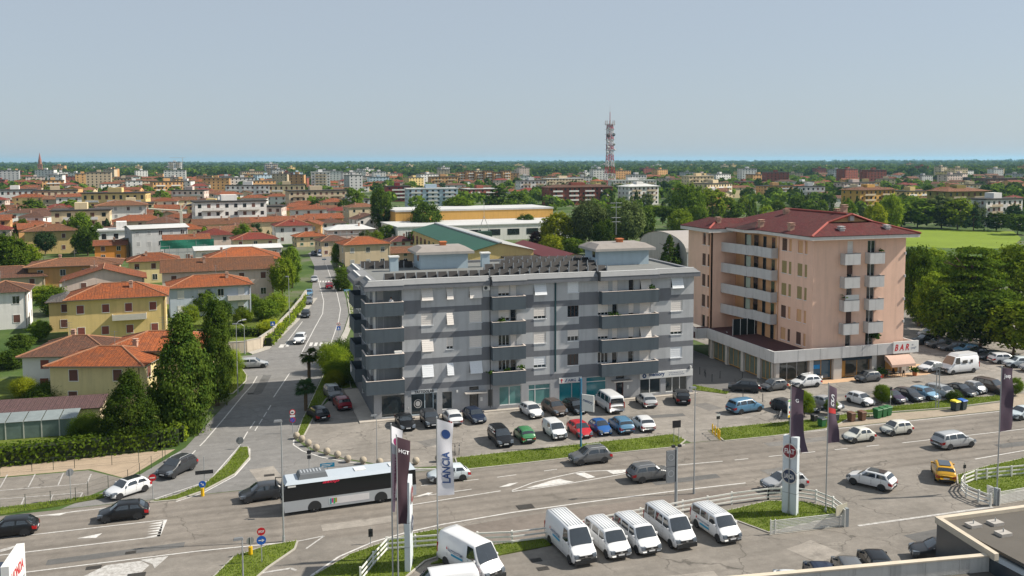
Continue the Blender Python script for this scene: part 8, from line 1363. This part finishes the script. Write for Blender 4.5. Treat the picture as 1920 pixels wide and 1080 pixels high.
t = thing('garden_shed', 'low shed with long purple brown corrugated roof beside the pale yellow house', 'shed', g(85, 800), -.06); MB().box(-9, 6, 0, 3.6, 0, 1.9).build('wall', wallm('beige'), t); slope(t, [(-9.3, -.3, 1.95), (6.3, -.3, 1.95), (6.3, 3.8, 2.6), (-9.3, 3.8, 2.6)], tiles('purple_brown_tiles', (.13, .075, .075), (.1, .06, .06), .3))
t = thing('garden_wall', 'white gate pillars and iron railing of the garden path', 'wall', g(50, 735), -.1)
for x in (0, 1.4, 5.2): MB().box(x-.25, x+.25, -.2, .2, 0, 2.2).build('pillar', wallm('white'), t)
[MB().tube((1.7+.22*k, 0, .1), (1.7+.22*k, 0, 1.6), .02, n=4).build('railing_bar', DKM, t) for k in range(15)]
# stone balls
bm_ = MB(); bm_.lathe([(.0, .78), (.17, .75), (.31, .64), (.375, .46), (.36, .3), (.27, .16), (.2, .12), (.2, 0)], n=16); BM = bm_.mesh('stone_ball', mat('ball_stone', (.36, .31, .24), .95, .2, 6, .5, 25), True)
for k, q in enumerate(((556, 823), (566, 829), (578, 837), (593, 846), (613, 853), (633, 859), (652, 867), (681, 870), (712, 873), (780, 871), (822, 866))): tag(link('stone_bollard', BM, None, g(*q), rz=k), 'round stone ball bollard along the curved forecourt kerb', 'bollard', 'stone balls along the forecourt kerb')
hp = MB(); hp.path([(-.3, 0, 0), (-.3, 0, .95), (-.15, 0, 1.08), (.15, 0, 1.08), (.3, 0, .95), (.3, 0, 0)], .045, 8); HM = hp.mesh('hoop_barrier', YEL)
for q in ((1336, 813), (1341, 817), (1346, 821), (1349, 824)): tag(link('hoop_barrier', HM, None, g(*q), rz=1.2), 'yellow hoop barrier at the corner of the grass verge', 'barrier', 'yellow hoops at the verge corner')
pb_ = MB(); pb_.tube((0, 0, 0), (0, 0, 1.05), .05, .045, 8); pb_.lathe([(.06, 0), (.05, .06), (.0, .09)], (0, 0, 1.05), 8); PBM = pb_.mesh('metal_bollard', DKM)
for q in ((1393, 745), (1430, 754), (1446, 765), (1453, 770), (1312, 702), (1350, 710), (1335, 716), (1392, 712), (1378, 726)): tag(link('metal_bollard', PBM, None, g(*q)), 'thin dark metal bollard on the paving beside the podium', 'bollard', 'dark metal bollards by the podium')
# bins
def bin_(px, py, body, lid, label, s=1., group=None):
    t = thing('wheelie_bin', label, 'bin', g(px, py), .2, group); m = MB(); m.hexa([(-.3*s, -.3*s, .06), (.3*s, -.3*s, .06), (.3*s, .3*s, .06), (-.3*s, .3*s, .06), (-.38*s, -.38*s, 1.0*s), (.38*s, -.38*s, 1.0*s), (.38*s, .38*s, 1.0*s), (-.38*s, .38*s, 1.0*s)]); m.build('body', body, t); m = MB(); m.hexa([(-.41*s, -.42*s, 1.002*s), (.41*s, -.42*s, 1.002*s), (.41*s, .41*s, 1.002*s), (-.41*s, .41*s, 1.002*s), (-.36*s, -.34*s, 1.1*s), (.36*s, -.34*s, 1.1*s), (.36*s, .38*s, 1.16*s), (-.36*s, .38*s, 1.16*s)]); m.build('lid', lid, t)
    for x in (-.25, .25): k = MB(); k.lathe([(.1, -.03), (.1, .03)], n=10); rot_mb(k, lambda a, b, c: (x*s+c, .32*s+b, .1+a)).build('wheel', TYRE, t)
BRB, GRB, DKB = mat('bin_brown', (.12, .06, .035), .7, .1, 4), mat('bin_green', (.02, .12, .035), .6, .1, 4), mat('bin_dark', (.03, .045, .05), .6, .1, 4)
for q in ((1596, 790), (1616, 788)): bin_(*q, BRB, BRB, 'brown organic waste bin at the roadside verge', group='brown bins at the verge')
for q in ((1645, 784), (1655, 781.5), (1664, 779)): bin_(*q, GRB, GRB, 'green glass bin in a row at the roadside', 1.05, 'green bins at the verge')
bin_(1791, 770, DKB, mat('lid_yellow', (.6, .5, .02), .5, .05), 'dark bin with bright yellow lid', 1.15); bin_(1804, 768, DKB, mat('lid_blue', (.01, .1, .4), .5, .05), 'dark bin with blue lid', 1.15); bin_(1541, 801, GRB, DKB, 'green bin in the grass behind the swirl banner'); bin_(1566, 790, DKB, DKB, 'small grey bin near the brown ones', .9); bin_(1526, 791, TRIM, TRIM, 'black post bin under the small roadside tree', .8)
# bicycles and a scooter
def bicycle(x, y, rz, label, mm):
    t = thing('bicycle', label, 'bicycle', (x, y, .02), rz)
    for wx in (-.52, .52):
        k = MB(); n = 20; [k.tube((.33*math.cos(2*math.pi*i/n), 0, .33*math.sin(2*math.pi*i/n)), (.33*math.cos(2*math.pi*(i+1)/n), 0, .33*math.sin(2*math.pi*(i+1)/n)), .022, n=5, cap=False) for i in range(n)]; o = k.build('wheel', TYRE, t); o.location = (wx, 0, .35); s = MB(); [s.tube((0, 0, 0), (.31*math.cos(q*.785), 0, .31*math.sin(q*.785)), .006, n=3) for q in range(8)]; s.build('spokes', ALU, o)
    f = MB(); f.path([(-.52, 0, .35), (-.1, 0, .32), (.4, 0, .75), (-.18, 0, .8), (-.1, 0, .32)], .02, 6); f.path([(-.52, 0, .35), (-.18, 0, .8)], .015, 5); f.path([(.52, 0, .35), (.38, 0, .95)], .02, 6); f.build('frame', mm, t); MB().path([(.42, -.28, .98), (.38, 0, .96), (.42, .28, .98)], .015, 5).build('handlebar', DKM, t); MB().hexa([(-.32, -.07, .88), (-.08, -.04, .88), (-.08, .04, .88), (-.32, .07, .88), (-.32, -.08, .93), (-.05, -.02, .93), (-.05, .02, .93), (-.32, .08, .93)]).build('saddle', TRIM, t)
p = g(853, 851); bicycle(p.x, p.y, 1.35, 'dark bicycle at the end of the grass verge by the stone balls', DKM); bicycle(p.x+.5, p.y+.1, 1.3, 'second bicycle leaning beside the dark one at the verge', mat('bike_grey', (.25, .25, .26), .5, .05)); p = g(1458, 786); bicycle(p.x, p.y, .6, 'bicycle parked behind the sponsor board', DKM); bicycle(p.x+.6, p.y+.3, .7, 'second bicycle by the sponsor board', mat('bike_white', (.6, .6, .6), .5, .05)); p = g(1322, 706); bicycle(p.x, p.y, 1.2, 'bicycle on the grass beside the podium paving', DKM)
p = g(1533, 712); t = thing('motor_scooter', 'white and dark motor scooter in front of the podium shop', 'scooter', p, 1.9)
for wx in (-.55, .55): k = MB(); k.lathe([(.12, -.06), (.24, -.05), (.24, .05), (.12, .06)], n=14); o = rot_mb(k, lambda a, b, c: (wx+a, c, .24+b)).build('wheel', TYRE, t)
MB().hexa([(-.75, -.17, .35), (-.05, -.17, .3), (-.05, .17, .3), (-.75, .17, .35), (-.7, -.14, .72), (-.1, -.14, .7), (-.1, .14, .7), (-.7, .14, .72)]).build('rear_body', paintm('white'), t); MB().hexa([(-.1, -.17, .25), (.35, -.17, .25), (.35, .17, .25), (-.1, .17, .25), (-.1, -.17, .32), (.35, -.17, .32), (.35, .17, .32), (-.1, .17, .32)]).build('footboard', TRIM, t); MB().hexa([(.32, -.2, .25), (.5, -.2, .3), (.5, .2, .3), (.32, .2, .25), (.25, -.18, .95), (.38, -.14, 1.0), (.38, .14, 1.0), (.25, .18, .95)]).build('leg_shield', paintm('white'), t); MB().hexa([(-.72, -.13, .722), (-.1, -.12, .702), (-.1, .12, .702), (-.72, .13, .722), (-.7, -.1, .82), (-.12, -.1, .8), (-.12, .1, .8), (-.7, .1, .82)]).build('seat', TRIM, t); MB().path([(.2, -.3, 1.05), (.3, 0, 1.02), (.2, .3, 1.05)], .02, 6).build('handlebar', DKM, t)
# a resident leaning on the top corner balcony
def person(x, y, z, rz, label):
    t = thing('person', label, 'person', (x, y, z), rz); J = [((0, 0, .95), .15), ((0, 0, 1.12), .14), ((0, .02, 1.32), .17), ((0, .02, 1.47), .09), ((0, .03, 1.54), .055), ((0, .05, 1.64), .1), ((0, .05, 1.74), .085)]; E_ = [(i, i+1) for i in range(6)]
    def limb(root, pts): 
        i = root
        for p, r_ in pts: J.append((p, r_)); E_.append((i, len(J)-1)); i = len(J)-1
    for s in (-1, 1): limb(2, [((s*.19, .02, 1.4), .07), ((s*.25, .08, 1.14), .05), ((s*.2, .3, 1.08), .04), ((s*.19, .38, 1.08), .035)]); limb(0, [((s*.1, 0, .86), .1), ((s*.11, .02, .5), .07), ((s*.11, 0, .1), .05), ((s*.11, .14, .04), .045)])
    me = bpy.data.meshes.new('body'); me.from_pydata([j[0] for j in J], E_, []); o = link('body', me, t)
    md = o.modifiers.new('Skin', 'SKIN'); sk = me.skin_vertices[0].data
    for i, j in enumerate(J): sk[i].radius = (j[1], j[1])
    sk[0].use_root = True; o.modifiers.new('Sub', 'SUBSURF').levels = 2; o.modifiers[-1].render_levels = 2; me.materials.append(mat('person_white_shirt', (.62, .6, .6), .9, .05)); 
    h = MB(); h.lathe([(.0, .13), (.07, .11), (.105, .03), (.1, -.04), (.085, -.05)], (0, .045, 1.70), 12); h.build('hair', mat('dark_hair', (.03, .02, .015), .9, .1), t); f = MB(); f.lathe([(.0, .13), (.06, .1), (.088, 0), (.07, -.09), (.0, -.12)], (0, .06, 1.64), 12); f.build('head', mat('skin', (.45, .27, .2), .7, .05), t)
person(2.1, -.55, Z[0]-2.6, math.pi, 'person in a white shirt leaning on the top corner balcony of the grey block')
# showroom at the lower right
t = thing('showroom', 'low dark glazed showroom with flat brown roof and pale parapet', 'building'); RB = mat('brown_roof_felt', (.1, .09, .078), .95, .15, .7, .3, 12); DGL = mat('dark_cladding', (.035, .045, .055), .2, .25, .5, spec=.8); PCP = mat('cream_coping', (.55, .48, .38), .85, .12, 1.5, dirt=.1)
zt = 5.6; c0 = g(1757, 972, zt); c1 = g(1866, 1042, zt); MB().prism([(c0.x, c0.y), (c0.x+40, c0.y-1), (c0.x+40, c0.y-30), (c1.x, c0.y-30), (c1.x, c1.y)], .02, zt-.35).build('wall', DGL, t)
MB().prism([(c0.x+.3, c0.y-.3), (c0.x+39, c0.y-1.2), (c0.x+39, c0.y-29), (c1.x+.3, c0.y-29)], zt-.345, zt-.12).build('roof', RB, t)
m = MB(); m.prism([(c0.x-.1, c0.y+.1), (c0.x+40, c0.y-.9), (c0.x+40, c0.y-1.3), (c0.x+.25, c0.y-.3)], zt-.34, zt+.12); m.build('parapet', PCP, t); m = MB(); m.prism([(c0.x-.1, c0.y+.09), (c0.x+.24, c0.y-.31), (c1.x+.3, c1.y), (c1.x-.05, c1.y)], zt-.34, zt+.115); m.build('parapet', PCP, t)
for q in ((1825, 984), (1866, 980), (1881, 1000)): p = g(*q, zt); o = MB().box(p.x-.45, p.x+.45, p.y-.35, p.y+.35, zt-.118, zt+.1).build('roof_vent', CONC, t); MB().tube((p.x, p.y, zt+.102), (p.x, p.y, zt+.35), .04, n=6).build('vent_pipe', GALV, o)
t = thing('workshop', 'low workshop roof with stained pale parapet wall in the foreground', 'building'); zw = 5.3; w0, w1 = g(1385, 1086, zw), g(1862, 1043, zw); d = (w1-w0).normalized(); n = Vector((d.y, -d.x, 0)); w0 = w0-d*14; STC = mat('stained_pale_panel', (.5, .49, .46), .9, .16, .7, .3, 8, dirt=.35)
l = (w1-w0).length; k_ = int(l/2.4)
for k in range(k_): a, b = w0+d*(l*k/k_), w0+d*(l*(k+1)/k_-.02); MB().hexa([a+Vector((0, 0, -1.0)), b+Vector((0, 0, -1.0)), b-n*.25+Vector((0, 0, -1.0)), a-n*.25+Vector((0, 0, -1.0)), a, b, b-n*.25, a-n*.25]).build('parapet_panel', STC, t)
a, b = w0+n*.06, w1+n*.06; MB().hexa([a+Vector((0, 0, .003)), b+Vector((0, 0, .003)), b-n*.4+Vector((0, 0, .003)), a-n*.4+Vector((0, 0, .003)), a+Vector((0, 0, .1)), b+Vector((0, 0, .1)), b-n*.4+Vector((0, 0, .1)), a-n*.4+Vector((0, 0, .1))]).build('coping', PCP, t)
a, b = w0-n*.2, w1-n*.2; q0, q1 = a+n*14, b+n*14; MB().prism([(a.x, a.y), (b.x, b.y), (q1.x, q1.y), (q0.x, q0.y)], .02, zw-1.01).build('wall', RB, t)
MB().tube((w1.x, w1.y, zw-1), (w1.x, w1.y, zw+.2), .12, n=8).build('corner_post', GALV, t)
# ------------------------------------------------------------ haze: even pale air round the whole place
hz = MB(); hz.box(-24000, 24000, -380, 24000, -1.2, 112); hz = hz.build('haze', [], kind='stuff')
hm = bpy.data.materials.new('pale_air'); hm.use_nodes = True; nt = hm.node_tree
for n_ in list(nt.nodes): nt.nodes.remove(n_)
ho = NODE(nt, 'ShaderNodeOutputMaterial'); hv = NODE(nt, 'ShaderNodeVolumePrincipled'); hv.inputs['Density'].default_value = HAZE; hv.inputs['Color'].default_value = (.42, .72, 1, 1); hv.inputs['Anisotropy'].default_value = .2
nt.links.new(hv.outputs[0], ho.inputs['Volume']); hz.data.materials.append(hm); tag(hz, 'pale summer haze in the air over the plain', 'haze')
